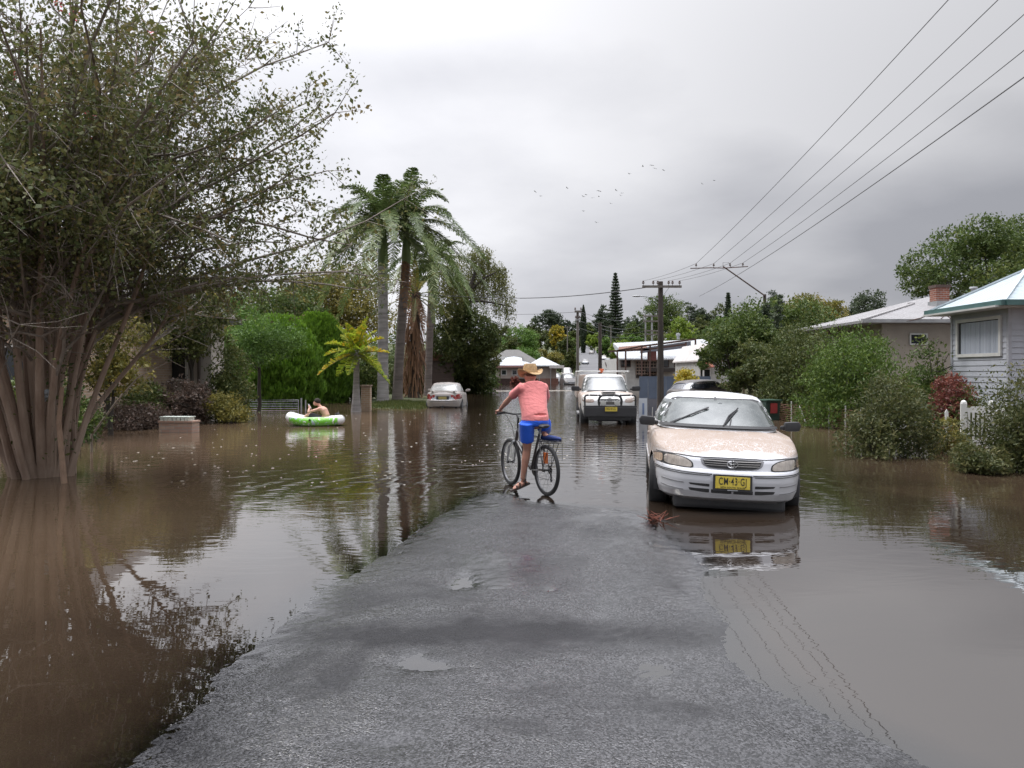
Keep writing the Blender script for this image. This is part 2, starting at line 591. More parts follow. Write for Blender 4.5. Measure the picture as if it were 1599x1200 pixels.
t.links.new(trn.outputs[0], mx1.inputs[1]); t.links.new(dif.outputs[0], mx1.inputs[2])
# ripples: calm near the camera, gentle rings around the cyclist and long low swell further off
spos = nd(t, 'ShaderNodeSeparateXYZ'); t.links.new(tco, spos.inputs[0])
calm = cramp(t, mth(t, 'DIVIDE', spos.outputs[1], 60.0), [(.09, .02), (.16, .5), (.5, 1.0)])
r1 = noise(t, 1.7, 3, .55, tco, .5, stretch=(.7, 1.5, 1))
r2 = noise(t, 7.5, 2, .5, tco, .3, stretch=(.55, 1.3, 1))
ring = nd(t, 'ShaderNodeVectorMath', operation='DISTANCE'); t.links.new(tco, ring.inputs[0]); ring.inputs[1].default_value = (.25, 10.3, 0)
rd = ring.outputs['Value']
rw = mth(t, 'SINE', mth(t, 'ADD', mth(t, 'MULTIPLY', rd, 15.0), mth(t, 'MULTIPLY', r1, 9.0)))
rm = mth(t, 'MULTIPLY', cramp(t, mth(t, 'DIVIDE', rd, 22.0), [(.0, .55), (.12, 1), (.55, .35), (1.0, 0)]), cramp(t, noise(t, .35, 2, .5, tco), [(.35, .25), (.6, 1)]))
gate = cramp(t, mth(t, 'ABSOLUTE', mth(t, 'SUBTRACT', spos.outputs[0], mth(t, 'MULTIPLY', spos.outputs[1], .06))), [(.0, 1), (1.0, 1)])
xg = cramp(t, mth(t, 'DIVIDE', mth(t, 'ABSOLUTE', mth(t, 'SUBTRACT', spos.outputs[0], .4)), 9.0), [(.25, 1), (.75, .12)])
yg = cramp(t, mth(t, 'DIVIDE', mth(t, 'SUBTRACT', spos.outputs[1], 8.6), 3.0), [(0.0, 0.04), (1.0, 1.0)])
h = mth(t, 'MULTIPLY', mth(t, 'MULTIPLY', mth(t, 'MULTIPLY', rw, .0027), rm), mth(t, 'MULTIPLY', xg, yg))
h = mth(t, 'ADD', h, mth(t, 'MULTIPLY', mth(t, 'MULTIPLY', r1, .0075), calm))
h = mth(t, 'ADD', h, mth(t, 'MULTIPLY', mth(t, 'MULTIPLY', r2, .0030), mth(t, 'ADD', calm, .07)))
h = mth(t, 'ADD', h, mth(t, 'MULTIPLY', r1, .0009))
bp = nd(t, 'ShaderNodeBump'); bp.inputs['Strength'].default_value = 1.0; bp.inputs['Distance'].default_value = 1.0
t.links.new(h, bp.inputs['Height'])
gl = nd(t, 'ShaderNodeBsdfGlossy'); gl.inputs['Roughness'].default_value = .015
gl.inputs['Color'].default_value = (.97, .97, .97, 1)
t.links.new(bp.outputs[0], gl.inputs['Normal'])
fr = nd(t, 'ShaderNodeFresnel'); fr.inputs['IOR'].default_value = 3.4
t.links.new(bp.outputs[0], fr.inputs['Normal'])
mx2 = nd(t, 'ShaderNodeMixShader')
t.links.new(fr.outputs[0], mx2.inputs[0]); t.links.new(mx1.outputs[0], mx2.inputs[1]); t.links.new(gl.outputs[0], mx2.inputs[2])
t.links.new(mx2.outputs[0], wo.inputs[0])
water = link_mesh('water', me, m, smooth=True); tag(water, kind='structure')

# ============================================================ foliage
def leaf_mat(name, c1, c2, c3=None, rough=.55, trans=.35):
    """leaf colours vary from leaf to leaf and from bough to bough"""
    if name in MATS: return MATS[name]
    c1, c2, c3 = [(c[0] * 1.55, c[1] * 1.32, c[2] * 1.15) for c in (c1, c2, c3 or c2)]
    m, t, b = new_mat(name)
    g = nd(t, 'ShaderNodeNewGeometry')
    at = nd(t, 'ShaderNodeAttribute', attribute_name='tint')
    f = mth(t, 'ADD', mth(t, 'MULTIPLY', g.outputs['Random Per Island'], .55), mth(t, 'MULTIPLY', at.outputs['Fac'], .55), clamp=True)
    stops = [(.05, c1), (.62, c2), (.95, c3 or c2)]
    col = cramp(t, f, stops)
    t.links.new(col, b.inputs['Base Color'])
    b.inputs['Roughness'].default_value = rough
    b.inputs['Specular IOR Level'].default_value = .35
    tr = nd(t, 'ShaderNodeBsdfTranslucent'); t.links.new(col, tr.inputs['Color'])
    mx = nd(t, 'ShaderNodeMixShader'); mx.inputs[0].default_value = trans
    t.links.new(b.outputs[0], mx.inputs[1]); t.links.new(tr.outputs[0], mx.inputs[2])
    t.links.new(mx.outputs[0], t.nodes['Material Output'].inputs[0])
    MATS[name] = m
    return m


def bark(name, c, c2=None, sc=6, stretch=(1, 1, .25), bmp=.5):
    return M(name, c, .85, .3, sc, c2, bmp, 22, stretch=stretch)


def rdir(rng, n):
    v = rng.normal(size=(n, 3)); return v / np.linalg.norm(v, axis=1)[:, None]


def leaf_mesh(name, P, size, rng, tint, asp=.5, up=None, upw=.0, sv=.35, fold=True):
    """one small diamond leaf per point; up = preferred long axis"""
    n = len(P)
    a = rdir(rng, n)
    if up is not None:
        a = a * (1 - upw) + np.asarray(up) * upw
        a /= np.linalg.norm(a, axis=1)[:, None] + 1e-9
    r = rdir(rng, n)
    bvec = np.cross(a, r); bvec /= np.linalg.norm(bvec, axis=1)[:, None] + 1e-9
    s = size * (1 + sv * rng.normal(size=n)).clip(.45, 1.8)
    A = a * (s * .5)[:, None]; B = bvec * (s * .5 * asp)[:, None]
    V = np.stack([P - A, P + B - A * .1, P + A, P - B - A * .1], 1).reshape(-1, 3)
    Q = np.arange(n * 4).reshape(n, 4)
    return np_mesh(name, V, Q, {'tint': np.repeat(tint, 4)})


def lobes_in(C, Rr, n, rng, lo=.28, hi=.48, flat=1.0, inner=.62):
    """sub-crowns spread through an ellipsoid"""
    L_ = []
    for i in range(n):
        d = rdir(rng, 1)[0]
        k = inner * rng.uniform(.35, 1.05) ** .6
        c = np.array(C) + d * np.array(Rr) * k
        r = np.array(Rr) * rng.uniform(lo, hi); r[2] *= flat
        L_.append((c, r))
    return L_


def crown_pts(lobes, n, rng, per=26, sig=.16, shell=.78, droop=0.0, under=.55, zmin=.04):
    """leaf positions in clumps on the outer part of each lobe"""
    w = np.array([np.prod(r) ** (2 / 3) for _, r in lobes]); w /= w.sum()
    P = []; T = []
    nc = rng.multinomial(max(1, n // per), w)
    for (c, r), k in zip(lobes, nc):
        if k == 0: continue
        d = rdir(rng, k)
        keep = (d[:, 2] > -.35) | (rng.rand(k) < under)
        d = d[keep]; k = len(d)
        if k == 0: continue
        rad = shell + (1 - shell) * rng.rand(k) ** .5
        inn = rng.rand(k) < .18
        rad = np.where(inn, rad * rng.uniform(.3, .9, k), rad)
        cc = c + d * r * rad[:, None]
        lt = rng.rand() * .6 + .1
        rm = float(np.mean(r))
        pts = cc[:, None, :] + rng.normal(size=(k, per, 3)) * np.array([sig, sig, sig * .75]) * rm
        if droop: pts[..., 2] -= rng.rand(k, per) ** 1.2 * droop * rng.rand(k, 1)
        P.append(pts.reshape(-1, 3))
        T.append(np.repeat(np.clip(lt + .25 * rng.normal(size=k), 0, 1), per))
    P = np.concatenate(P); T = np.concatenate(T)
    k = P[:, 2] > zmin
    return P[k], T[k]


def limbs(mb, base, top, lobes, rt, rng, rn=7, nl=8, fork=.35):
    """a tapered trunk that splits into limbs reaching the lobes"""
    base = np.array(base, float); top = np.array(top, float)
    k = 7
    path = []
    for i in range(k):
        f = i / (k - 1)
        p = base * (1 - f) + top * f
        p = p + np.array([rng.normal() * .25, rng.normal() * .25, 0]) * rt * 1.4 * (0 < i < k - 1)
        path.append(p)
    rad = [rt * (1.35 if i == 0 else 1) * (1 - .55 * i / (k - 1)) for i in range(k)]
    mb.tube(path, rad, rn)
    ls = list(lobes); rng.shuffle(ls)
    for c, r in ls[:nl]:
        f = rng.uniform(fork, .98)
        i = f * (k - 1); i0 = int(i); s = path[i0] + (path[min(k - 1, i0 + 1)] - path[i0]) * (i - i0)
        e = np.array(c)
        mid = (s + e) / 2 + np.array([rng.normal(), rng.normal(), .8]) * np.linalg.norm(e - s) * .09
        r0 = rt * .48 * (1 - .5 * f)
        mb.tube([s, (s + mid) / 2 + rng.normal(size=3) * .02, mid, (mid + e) / 2, e], [r0, r0 * .85, r0 * .65, r0 * .45, r0 * .2], 5)
        for j in range(3):
            q = e + rdir(rng, 1)[0] * r * .8
            mb.tube([mid + (e - mid) * rng.uniform(.1, .8), q], [r0 * .32, r0 * .1], 4)


def tree(name, label, base, h, rx, ry=None, crown_lo=.3, n=9000, leaf=.2, mat=None, barkm=None, nl=14, seed=1, rt=.2,
         cat='tree', group=None, lean=(0, 0), lo=.28, hi=.46, asp=.5, per=26, sig=.16, shell=.78, droop=0., under=.55, up=None,
         upw=0., lobes=None, fol='foliage', trunkname='trunk', inner=.62, zwater=None):
    rng = np.random.RandomState(seed)
    ry = ry or rx
    x, y, z = base
    root = thing(name, label, cat, (x, y, z), group=group)
    zc = h * (crown_lo + 1) / 2; rz = h * (1 - crown_lo) / 2
    C = (lean[0], lean[1], zc)
    lb = lobes if lobes is not None else lobes_in(C, (rx, ry, rz), nl, rng, lo, hi, inner=inner)
    zmin = (zwater if zwater is not None else .03) - z
    P, T = crown_pts(lb, n, rng, per, sig, shell, droop, under, zmin)
    me = leaf_mesh(fol, P, leaf, rng, T, asp, up, upw)
    link_mesh(fol, me, mat, root)
    mb = MB()
    limbs(mb, (0, 0, -.6), (lean[0] * .7, lean[1] * .7, h * (crown_lo + .45 * (1 - crown_lo))), lb, rt, rng)
    mb.build(trunkname, barkm or B_grey, root, smooth=True)
    return root


B_grey = bark('grey_bark', (.10, .085, .07), (.17, .15, .13))
B_dark = bark('dark_bark', (.035, .028, .022), (.06, .05, .04))
B_myr = M('myrtle_bark', (.25, .16, .115), .7, .3, 2.2, (.44, .34, .27), .35, 26, stretch=(1, 1, .18))
G_myr = leaf_mat('myrtle_leaf', (.040, .070, .024), (.098, .118, .046), (.16, .135, .06))
G_dark = leaf_mat('dark_green_leaf', (.026, .056, .014), (.062, .105, .028), (.11, .15, .042))
G_hedge = leaf_mat('bright_hedge_leaf', (.030, .066, .012), (.062, .118, .022), (.11, .17, .035))
G_conif = leaf_mat('conifer_leaf', (.040, .105, .012), (.085, .19, .022), (.14, .28, .03))
G_olive = leaf_mat('olive_leaf', (0.058, 0.072, 0.020), (0.123, 0.133, 0.036), (0.217, 0.203, 0.051))
G_yel = leaf_mat('yellow_green_leaf', (0.131, 0.145, 0.022), (0.246, 0.239, 0.029), (0.392, 0.319, 0.043))
G_lush = leaf_mat('lush_green_leaf', (0.036, 0.087, 0.020), (0.072, 0.152, 0.032), (0.123, 0.217, 0.051))
G_lime = leaf_mat('lime_green_leaf', (0.080, 0.145, 0.022), (0.145, 0.239, 0.036), (0.217, 0.304, 0.058))
G_red = leaf_mat('purple_red_leaf', (0.065, 0.026, 0.026), (0.123, 0.046, 0.038), (0.189, 0.072, 0.051))
G_purp = leaf_mat('dusky_leaf', (0.032, 0.026, 0.025), (0.065, 0.054, 0.046), (0.102, 0.080, 0.072))
G_blue = leaf_mat('bluish_needle', (0.022, 0.041, 0.026), (0.041, 0.065, 0.041), (0.065, 0.094, 0.058))
G_muddy = leaf_mat('silted_leaf', (.024, .040, .014), (.060, .078, .028), (.105, .115, .048))
G_weep = leaf_mat('weeping_leaf', (0.043, 0.061, 0.020), (0.090, 0.113, 0.038), (0.145, 0.167, 0.058))
G_shad = leaf_mat('understorey_leaf', (0.026, 0.049, 0.014), (0.058, 0.084, 0.026), (0.102, 0.123, 0.043))

# ------------------------------------------------ the big crepe myrtle, many stems from one stool
def crepe_myrtle():
    rng = np.random.RandomState(11)
    bx, by = XA(66, 11.9), 11.95
    root = thing('crepe_myrtle', 'huge multi-stemmed tree with smooth pinkish stems standing in the flood at the left edge', 'tree', (bx, by, 0))
    st = MB(); br = MB(); LP = []; LT = []
    nst = 44
    for i in range(nst):
        a = 2 * PI * i / nst + rng.uniform(-.25, .25)
        rb = rng.uniform(.05, .40)
        p0 = np.array([math.cos(a) * rb * 1.0, math.sin(a) * rb * .75, -.4])
        # lean outwards, more towards the street side
        out = rng.uniform(.02, .36) * (1.0 if math.cos(a) < 0 else 1.05)
        dirv = np.array([math.cos(a) * out, math.sin(a) * out * 1.05, 1.0])
        hgt = rng.uniform(5.6, 8.4) * (1 - .5 * out)
        pts = []; k = 11
        wob = rng.normal(size=2) * .38
        for j in range(k):
            f = j / (k - 1)
            q = p0 + dirv * hgt * f
            q[0] += math.cos(a) * out * hgt * .38 * f * f + math.sin(f * 5 + i) * wob[0] * f
            q[1] += math.sin(a) * out * hgt * .22 * f * f + math.cos(f * 4 + i) * wob[1] * f
            pts.append(q)
        r0 = rng.uniform(.03, .095)
        rads = [r0 * (1.3 if j == 0 else 1.0) * (1 - .90 * (j / (k - 1)) ** .75) + .004 for j in range(k)]
        st.tube(pts, rads, 8)
        # second order
        for b in range(11):
            f = rng.uniform(.36, .98)
            ii = f * (k - 1); i0 = min(k - 2, int(ii)); s = pts[i0] + (pts[i0 + 1] - pts[i0]) * (ii - i0)
            aa = a + rng.normal() * 1.0
            ln = rng.uniform(1.2, 3.1) * (1.15 - .5 * f)
            tilt = rng.uniform(.3, 1.2)
            d = np.array([math.cos(aa), math.sin(aa), tilt]); d /= np.linalg.norm(d)
            bp = [s]
            for j in range(1, 6):
                d = d + rng.normal(size=3) * .16 + np.array([0, 0, .05]); d /= np.linalg.norm(d)
                bp.append(bp[-1] + d * ln / 5)
            rb0 = rads[i0] * .52
            br.tube(bp, [rb0 * (1 - .8 * j / 5) + .003 for j in range(6)], 5, cap=False)
            for w in range(9):
                j = rng.randint(1, 6); s2 = bp[j]
                d2 = d * .5 + rdir(rng, 1)[0] * .9 + np.array([0, 0, .2]); d2 /= np.linalg.norm(d2)
                l2 = rng.uniform(.3, .85)
                tp = [s2, s2 + d2 * l2 * .5 + rng.normal(size=3) * .04]
                d3 = d2 + rng.normal(size=3) * .3; tp.append(tp[-1] + d3 / np.linalg.norm(d3) * l2 * .5)
                br.tube(tp, [.008, .006, .003], 3, cap=False)
                nlf = rng.randint(7, 42)
                nlf = int(nlf * (.12 if s2[2] < 2.3 else .45 if s2[2] < 3.3 else .95))
                u = rng.rand(nlf) ** .6
                base = np.where(u[:, None] < .5, tp[0] + (tp[1] - tp[0]) * (u[:, None] * 2), tp[1] + (tp[2] - tp[1]) * (u[:, None] * 2 - 1))
                LP.append(base + rng.normal(size=(nlf, 3)) * .085)
                LT.append(np.full(nlf, np.clip(.35 + .25 * rng.normal() + .04 * (s2[2] - 4), 0, 1)))
    # low arching boughs on the street side
    for i in range(46):
        a = rng.uniform(-1.5, .6); z0 = rng.uniform(2.3, 4.9)
        s = np.array([math.cos(a) * .8, math.sin(a) * .6, z0]); ln = rng.uniform(2.4, 5.4)
        d = np.array([math.cos(a), math.sin(a), rng.uniform(.2, .8)]); d /= np.linalg.norm(d)
        bp = [s]
        for j in range(7):
            d = d + rng.normal(size=3) * .10 + np.array([0, 0, -.045]); d /= np.linalg.norm(d)
            bp.append(bp[-1] + d * ln / 7)
        br.tube(bp, [.032 * (1 - .8 * j / 7) + .003 for j in range(8)], 5, cap=False)
        for w in range(20):
            j = rng.randint(2, 8); s2 = bp[j]; d2 = d * .4 + rdir(rng, 1)[0]; d2 /= np.linalg.norm(d2); l2 = rng.uniform(.3, .8)
            tp = [s2, s2 + d2 * l2]
            br.tube(tp, [.008, .003], 3, cap=False)
            nlf = rng.randint(20, 56); u = rng.rand(nlf, 1) ** .6
            LP.append(tp[0] + (tp[1] - tp[0]) * u + rng.normal(size=(nlf, 3)) * .085)
            LT.append(np.full(nlf, np.clip(.3 + .3 * rng.normal(), 0, 1)))
    # leafy shoots low down among the stems
    for i in range(34):
        a = rng.uniform(0, 2 * PI); rr = rng.uniform(.4, 1.0)
        c = np.array([math.cos(a) * rr, math.sin(a) * rr * .7, rng.uniform(.5, 2.3)])
        br.tube([c - np.array([0, 0, .35]), c], [.005, .003], 3, cap=False)
        LP.append(c + rng.normal(size=(26, 3)) * np.array([.13, .13, .16])); LT.append(np.full(26, .05))
    P = np.concatenate(LP); T = np.concatenate(LT)
    k = (P[:, 2] > .05); P = P[k]; T = T[k]
    st.build('trunk', B_myr, root, smooth=True)
    br.build('branches', M('myrtle_twig', (.20, .16, .13), .8, .3, 5, (.34, .30, .26)), root, smooth=True)
    link_mesh('foliage', leaf_mesh('foliage', P, .062, rng, T, .55), G_myr, root)
    fl = MB()
    for px, py in ((92, 10), (118, 25), (235, 56), (141, 180), (22, 118), (146, 222), (98, 158)):
        c = W(px, py, 11.4 + rng.uniform(-.5, .5)) - Vector((bx, by, 0))
        for q in range(16):
            o = Vector(rdir(rng, 1)[0] * .07); u = Vector(rdir(rng, 1)[0]) * .03; v = u.orthogonal().normalized() * .022
            fl.add([c + o - u, c + o + v, c + o + u, c + o - v], [(0, 1, 2, 3)])
    fl.build('blossom', M('red_blossom', (.5, .04, .045), .6), root)
    return root, P.shape
crepe_myrtle()
mb = MB()
rng = np.random.RandomState(2)
for i in range(9): mb.ell(tuple(W(70, 616, 11.3) + Vector(rng.normal(size=3) * .035)), tuple(rng.uniform(.025, .06, 3)), 7, 5)
tag(mb.build('rag', M('pale_rag', (.42, .47, .52), .8, .2, 9, bmp=.6), None, True), 'pale crumpled rag caught among the stems of the multi-stemmed tree', 'rag')
# a dead pole leaning in the stool and one stick slanting out of the water beside it
mb = MB(); mb.tube([W(97, 605, 11.2), W(92, 660, 11.15), W(102, 742, 11.1) - Vector((0, 0, .3))], [.03, .035, .045], 7)
tag(mb.build('dead_pole', M('dry_wood', (.30, .20, .14), .8, .2, 9), None, True), 'straight pale brown dead pole propped against the foot of the multi-stemmed tree', 'branch')
mb = MB(); mb.tube([W(143, 680, 15.5) - Vector((0, 0, .4)), W(143, 680, 15.5), W(180, 630, 15.4), W(215, 590, 15.3), W(262, 566, 15.2)], [.026, .026, .02, .014, .006], 6)
tag(mb.build('slanting_stick', M('grey_wood', (.25, .21, .17), .8, .2, 9), None, True), 'thin grey stick slanting up out of the water right of the multi-stemmed tree', 'branch')


# ------------------------------------------------ shrubs and hedges
def hedge(name, label, px0, px1, pyt, Y, depth=3, n=16000, leaf=.1, mat=G_hedge, seed=3, z0=0., cat='shrub', group=None, nl=12,
          bottom=.02, up=None, upw=0, asp=.5, per=22, sig=.17, hi=.62, lo=.4, barkm=None, under=.7, rt=.07, top_flat=.8):
    rng = np.random.RandomState(seed)
    x0, x1 = XA(px0, Y), XA(px1, Y); h = ZA(pyt, Y) - z0
    cx = (x0 + x1) / 2; rx = (x1 - x0) / 2
    lb = []
    for i in range(nl):
        fx = rng.uniform(-1, 1); r = np.array([rx * rng.uniform(lo, hi), depth / 2 * rng.uniform(.6, .9), h * rng.uniform(.26, .4)])
        fz = rng.uniform(.0, 1)
        c = np.array([fx * (rx - r[0]), rng.uniform(-.5, .5) * (depth / 2), 0])
        ztop = h * (1 - top_flat * .0 - (1 - top_flat) * fx * fx * 1.3)
        c[2] = r[2] * bottom + fz * max(.01, ztop - r[2] - r[2] * bottom)
        lb.append((c, r))
    root = thing(name, label, cat, (cx, Y, z0), group=group)
    P, T = crown_pts(lb, n, rng, per, sig, .8, 0, under, .02 - z0)
    k = (np.abs(P[:, 0]) < rx * 1.12)
    link_mesh('foliage', leaf_mesh('foliage', P[k], leaf, rng, T[k], asp, up, upw), mat, root)
    mb = MB()
    for i in range(max(3, nl // 2)):
        c, r = lb[i]
        b0 = np.array([c[0] * .6, c[1] * .5, -.5]); rr = rt * rng.uniform(.6, 1)
        mid = (b0 + c) / 2 + rng.normal(size=3) * .06
        mb.tube([b0, mid, c], [rr, rr * .75, rr * .35], 6)
        for q in range(5):
            mb.tube([mid + (c - mid) * rng.uniform(.1, 1), c + rdir(rng, 1)[0] * r * .85], [rr * .35, rr * .12], 4, cap=False)
    mb.build('stems', barkm or B_dark, root, smooth=True)
    return root


# left bank ------------------------------------------------
hedge('purple_hedge', 'low dusky purple hedge at the waterline left of the brick letterbox wall', 150, 262, 628, 21.8, 1.6, 9000, .07, G_purp, 21, under=1, nl=12, top_flat=.95)
hedge('fern_shrub', 'dark green shrub with arching fronds above the low dusky hedge', 168, 262, 592, 23.2, 2.0, 9000, .11, G_shad, 22, asp=.3)
hedge('dusky_shrub', 'rounded grey-brown shrub in front of the pale rendered wall', 236, 330, 578, 24.0, 2.0, 9000, .09, G_purp, 23)
hedge('bushy_shrub', 'straggly yellow-green shrub overhanging the water left of the wire gate', 318, 386, 610, 24.6, 1.8, 6500, .09, G_olive, 24, asp=.35)
hedge('olive_shrub', 'tall green shrub between the pale wall and the clipped conifers', 316, 404, 520, 26.0, 1.6, 15000, .10, G_shad, 25, asp=.4)
hedge('fence_shrub', 'dark leafy shrub behind the foot of the multi-stemmed tree', 18, 140, 575, 17.5, 2.2, 9000, .10, G_dark, 26)
tree('feathery_tree', 'feathery fresh-green tree spreading above the clipped conifers at left', (XA(405, 31), 31, -.3), ZA(492, 31) + .3, 2.4, 2.0, .42, 11000, .13, G_lush, B_dark, 12, 31, .10, asp=.3, per=30, sig=.2)


tree('backyard_shrub', 'leafy tree screening the pale rendered house behind the brick block', (XA(300, 25.5), 25.5, -.3), ZA(430, 25.5) + .3, 2.5, 1.0, .34, 16000, .10, G_shad, B_dark, 12, 33, .09)
tree('backyard_shrub', 'olive leafed tree against the tan brick wall behind the slanting stick', (XA(170, 19.6), 19.6, -.3), ZA(455, 19.6) + .3, 1.7, 1.0, .22, 12000, .09, G_olive, B_dark, 12, 34, .08)


def egg_conifer(label, px0, px1, pyt, Y, seed, n=26000):
    rng = np.random.RandomState(seed)
    cx = XA((px0 + px1) / 2, Y); rx = (XA(px1, Y) - XA(px0, Y)) / 2; h = ZA(pyt, Y)
    root = thing('clipped_conifer', label, 'conifer', (cx, Y, 0), group='egg shaped conifers on the left bank')
    u = rng.rand(n); a = rng.rand(n) * 2 * PI
    z = u ** .9
    prof = np.sqrt(np.clip(1 - ((z - .30) / .72) ** 2, 0, 1)) * np.where(z < .3, .90 + .1 * z / .3, 1)
    lump = 1 + .10 * (vnoise(a * 2.2 + 9 + seed, z * 6) - .5) * 2 + .09 * (vnoise(a * 7, z * 19) - .5) * 2
    r = prof * lump * (1 - .16 * rng.rand(n) ** 2)
    P = np.stack([np.cos(a) * r * rx, np.sin(a) * r * rx, z * h * (1 + .02 * rng.normal(size=n))], -1)
    out = np.stack([np.cos(a) * .35, np.sin(a) * .35, np.ones(n) * 1.1], -1)
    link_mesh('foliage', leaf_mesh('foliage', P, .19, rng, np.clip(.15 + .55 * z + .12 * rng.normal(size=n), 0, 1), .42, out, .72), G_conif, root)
    # dense inner twiggage
    q = P[: n // 3] * np.array([.82, .82, .95])
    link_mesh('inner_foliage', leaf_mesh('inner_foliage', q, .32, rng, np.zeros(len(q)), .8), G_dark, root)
    MB().tube([(0, 0, -.6), (0, 0, h * .5), (0, 0, h * .9)], [.14, .09, .02], 8).build('trunk', B_dark, root, smooth=True)
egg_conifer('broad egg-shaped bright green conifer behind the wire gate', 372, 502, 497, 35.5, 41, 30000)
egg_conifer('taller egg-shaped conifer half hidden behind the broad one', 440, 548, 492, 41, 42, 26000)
hedge('dark_screen', 'dark dense shrubbery between the short golden palm and the royal palms', 506, 600, 548, 44, 3, 14000, .16, G_dark, 27)
hedge('shade_shrub', 'deep green shrub low behind the royal palm trunks', 596, 672, 556, 56, 3, 12000, .2, G_shad, 28)
# trees behind the left bank
tree('olive_crowned_tree', 'broad olive-yellow tree behind the royal palms on the left bank', (XA(520, 62), 62, -.3), ZA(388, 62), 5.6, 5, .22, 26000, .22, G_olive, B_dark, 20, 51, .32)
tree('dark_crowned_tree', 'dark broad tree behind the broad clipped conifer', (XA(440, 58), 58, -.3), ZA(425, 58), 4.3, 4.2, .2, 18000, .22, G_dark, B_dark, 16, 52, .28)
tree('backyard_tree', 'yellow-green tree seen through the stems of the multi-stemmed tree', (XA(250, 42), 42, -.3), ZA(395, 42), 4.4, 4.0, .2, 17000, .18, G_olive, B_dark, 16, 53, .22)
tree('shading_tree', 'dark tree behind the house at the far left edge', (XA(60, 38), 38, -.3), ZA(345, 38), 4.2, 4., .2, 15000, .18, G_dark, B_dark, 16, 54, .22)
tree('bushy_tree', 'mid green tree behind the pale house on the left', (XA(345, 50), 50, -.3), ZA(425, 50), 3.4, 3.4, .2, 14000, .19, G_lush, B_dark, 14, 55, .2)


# weeping tree by the silver sedan
def weeping_tree():
    Y = 57.0
    rng = np.random.RandomState(61)
    bx = XA(672, Y)
    root = thing('weeping_tree', 'weeping tree with a dark leaning trunk and hanging branches right of the royal palms', 'tree', (bx, Y, -.2))
    lb = []
    for px, py, r in ((742, 412, 34), (706, 425, 28), (765, 440, 34), (790, 470, 20), (728, 450, 32), (700, 462, 30), (776, 418, 16), (752, 395, 18),
                      (715, 500, 34), (738, 520, 38), (700, 535, 34), (750, 560, 30), (722, 570, 38), (700, 580, 26), (762, 530, 22), (745, 590, 22)):
        c = W(px, py, Y + rng.uniform(-2.0, 2.0)) - Vector((bx, Y, -.2)); rr = r * Y / F
        lb.append((np.array(c), np.array([rr * .92, rr * .9, rr * .8])))
    P1, T1 = crown_pts(lb[:8], 15000, rng, 22, .2, .7, 1.9, .8)
    P2, T2 = crown_pts(lb[8:], 22000, rng, 26, .15, .75, .3, .9)
    # hanging strands
    S = []
    for i in range(240):
        c, r = lb[rng.randint(0, 8)]; d = rdir(rng, 1)[0]; d[2] = -abs(d[2]) * .4
        s = c + d * r; ln = rng.uniform(.8, 3.0); u = rng.rand(34, 1)
        S.append(s + u * np.array([rng.normal() * .12, rng.normal() * .12, -ln]) + rng.normal(size=(34, 3)) * .05)
    S = np.concatenate(S)
    P = np.concatenate([P1, S]); T = np.concatenate([T1, np.full(len(S), .5)])
    P[:, 2] = np.maximum(P[:, 2], .3)
    link_mesh('foliage', leaf_mesh('foliage', P, .17, rng, T, .3, np.array([0, 0, -1.]), .5), G_weep, root)
    link_mesh('lower_foliage', leaf_mesh('lower_foliage', P2, .19, rng, T2, .6), G_shad, root)
    mb = MB()
    o = Vector((bx, Y, -.2))
    mb.tube([W(668, 625, Y) - o, W(682, 575, Y) - o, W(700, 530, Y) - o, W(716, 490, Y) - o, W(733, 455, Y) - o, W(742, 425, Y) - o], [.55, .42, .34, .28, .2, .1], 9)
    mb.tube([W(716, 490, Y) - o, W(706, 462, Y) - o, W(700, 435, Y) - o], [.2, .14, .06], 6)
    mb.tube([W(724, 474, Y) - o, W(748, 470, Y) - o, W(775, 474, Y) - o, W(800, 480, Y) - o], [.14, .1, .07, .03], 6)
    mb.tube([W(733, 455, Y) - o, W(755, 435, Y) - o, W(775, 425, Y) - o], [.13, .09, .04], 6)
    mb.tube([W(700, 530, Y) - o, W(728, 512, Y) - o, W(745, 490, Y) - o], [.14, .09, .04], 6)
    mb.build('trunk', B_dark, root, smooth=True)
weeping_tree()
hedge('flooded_shrub', 'dark shrub mass trailing into the water right of the silver sedan', 690, 778, 545, 60, 4, 16000, .2, G_dark, 29, under=1)


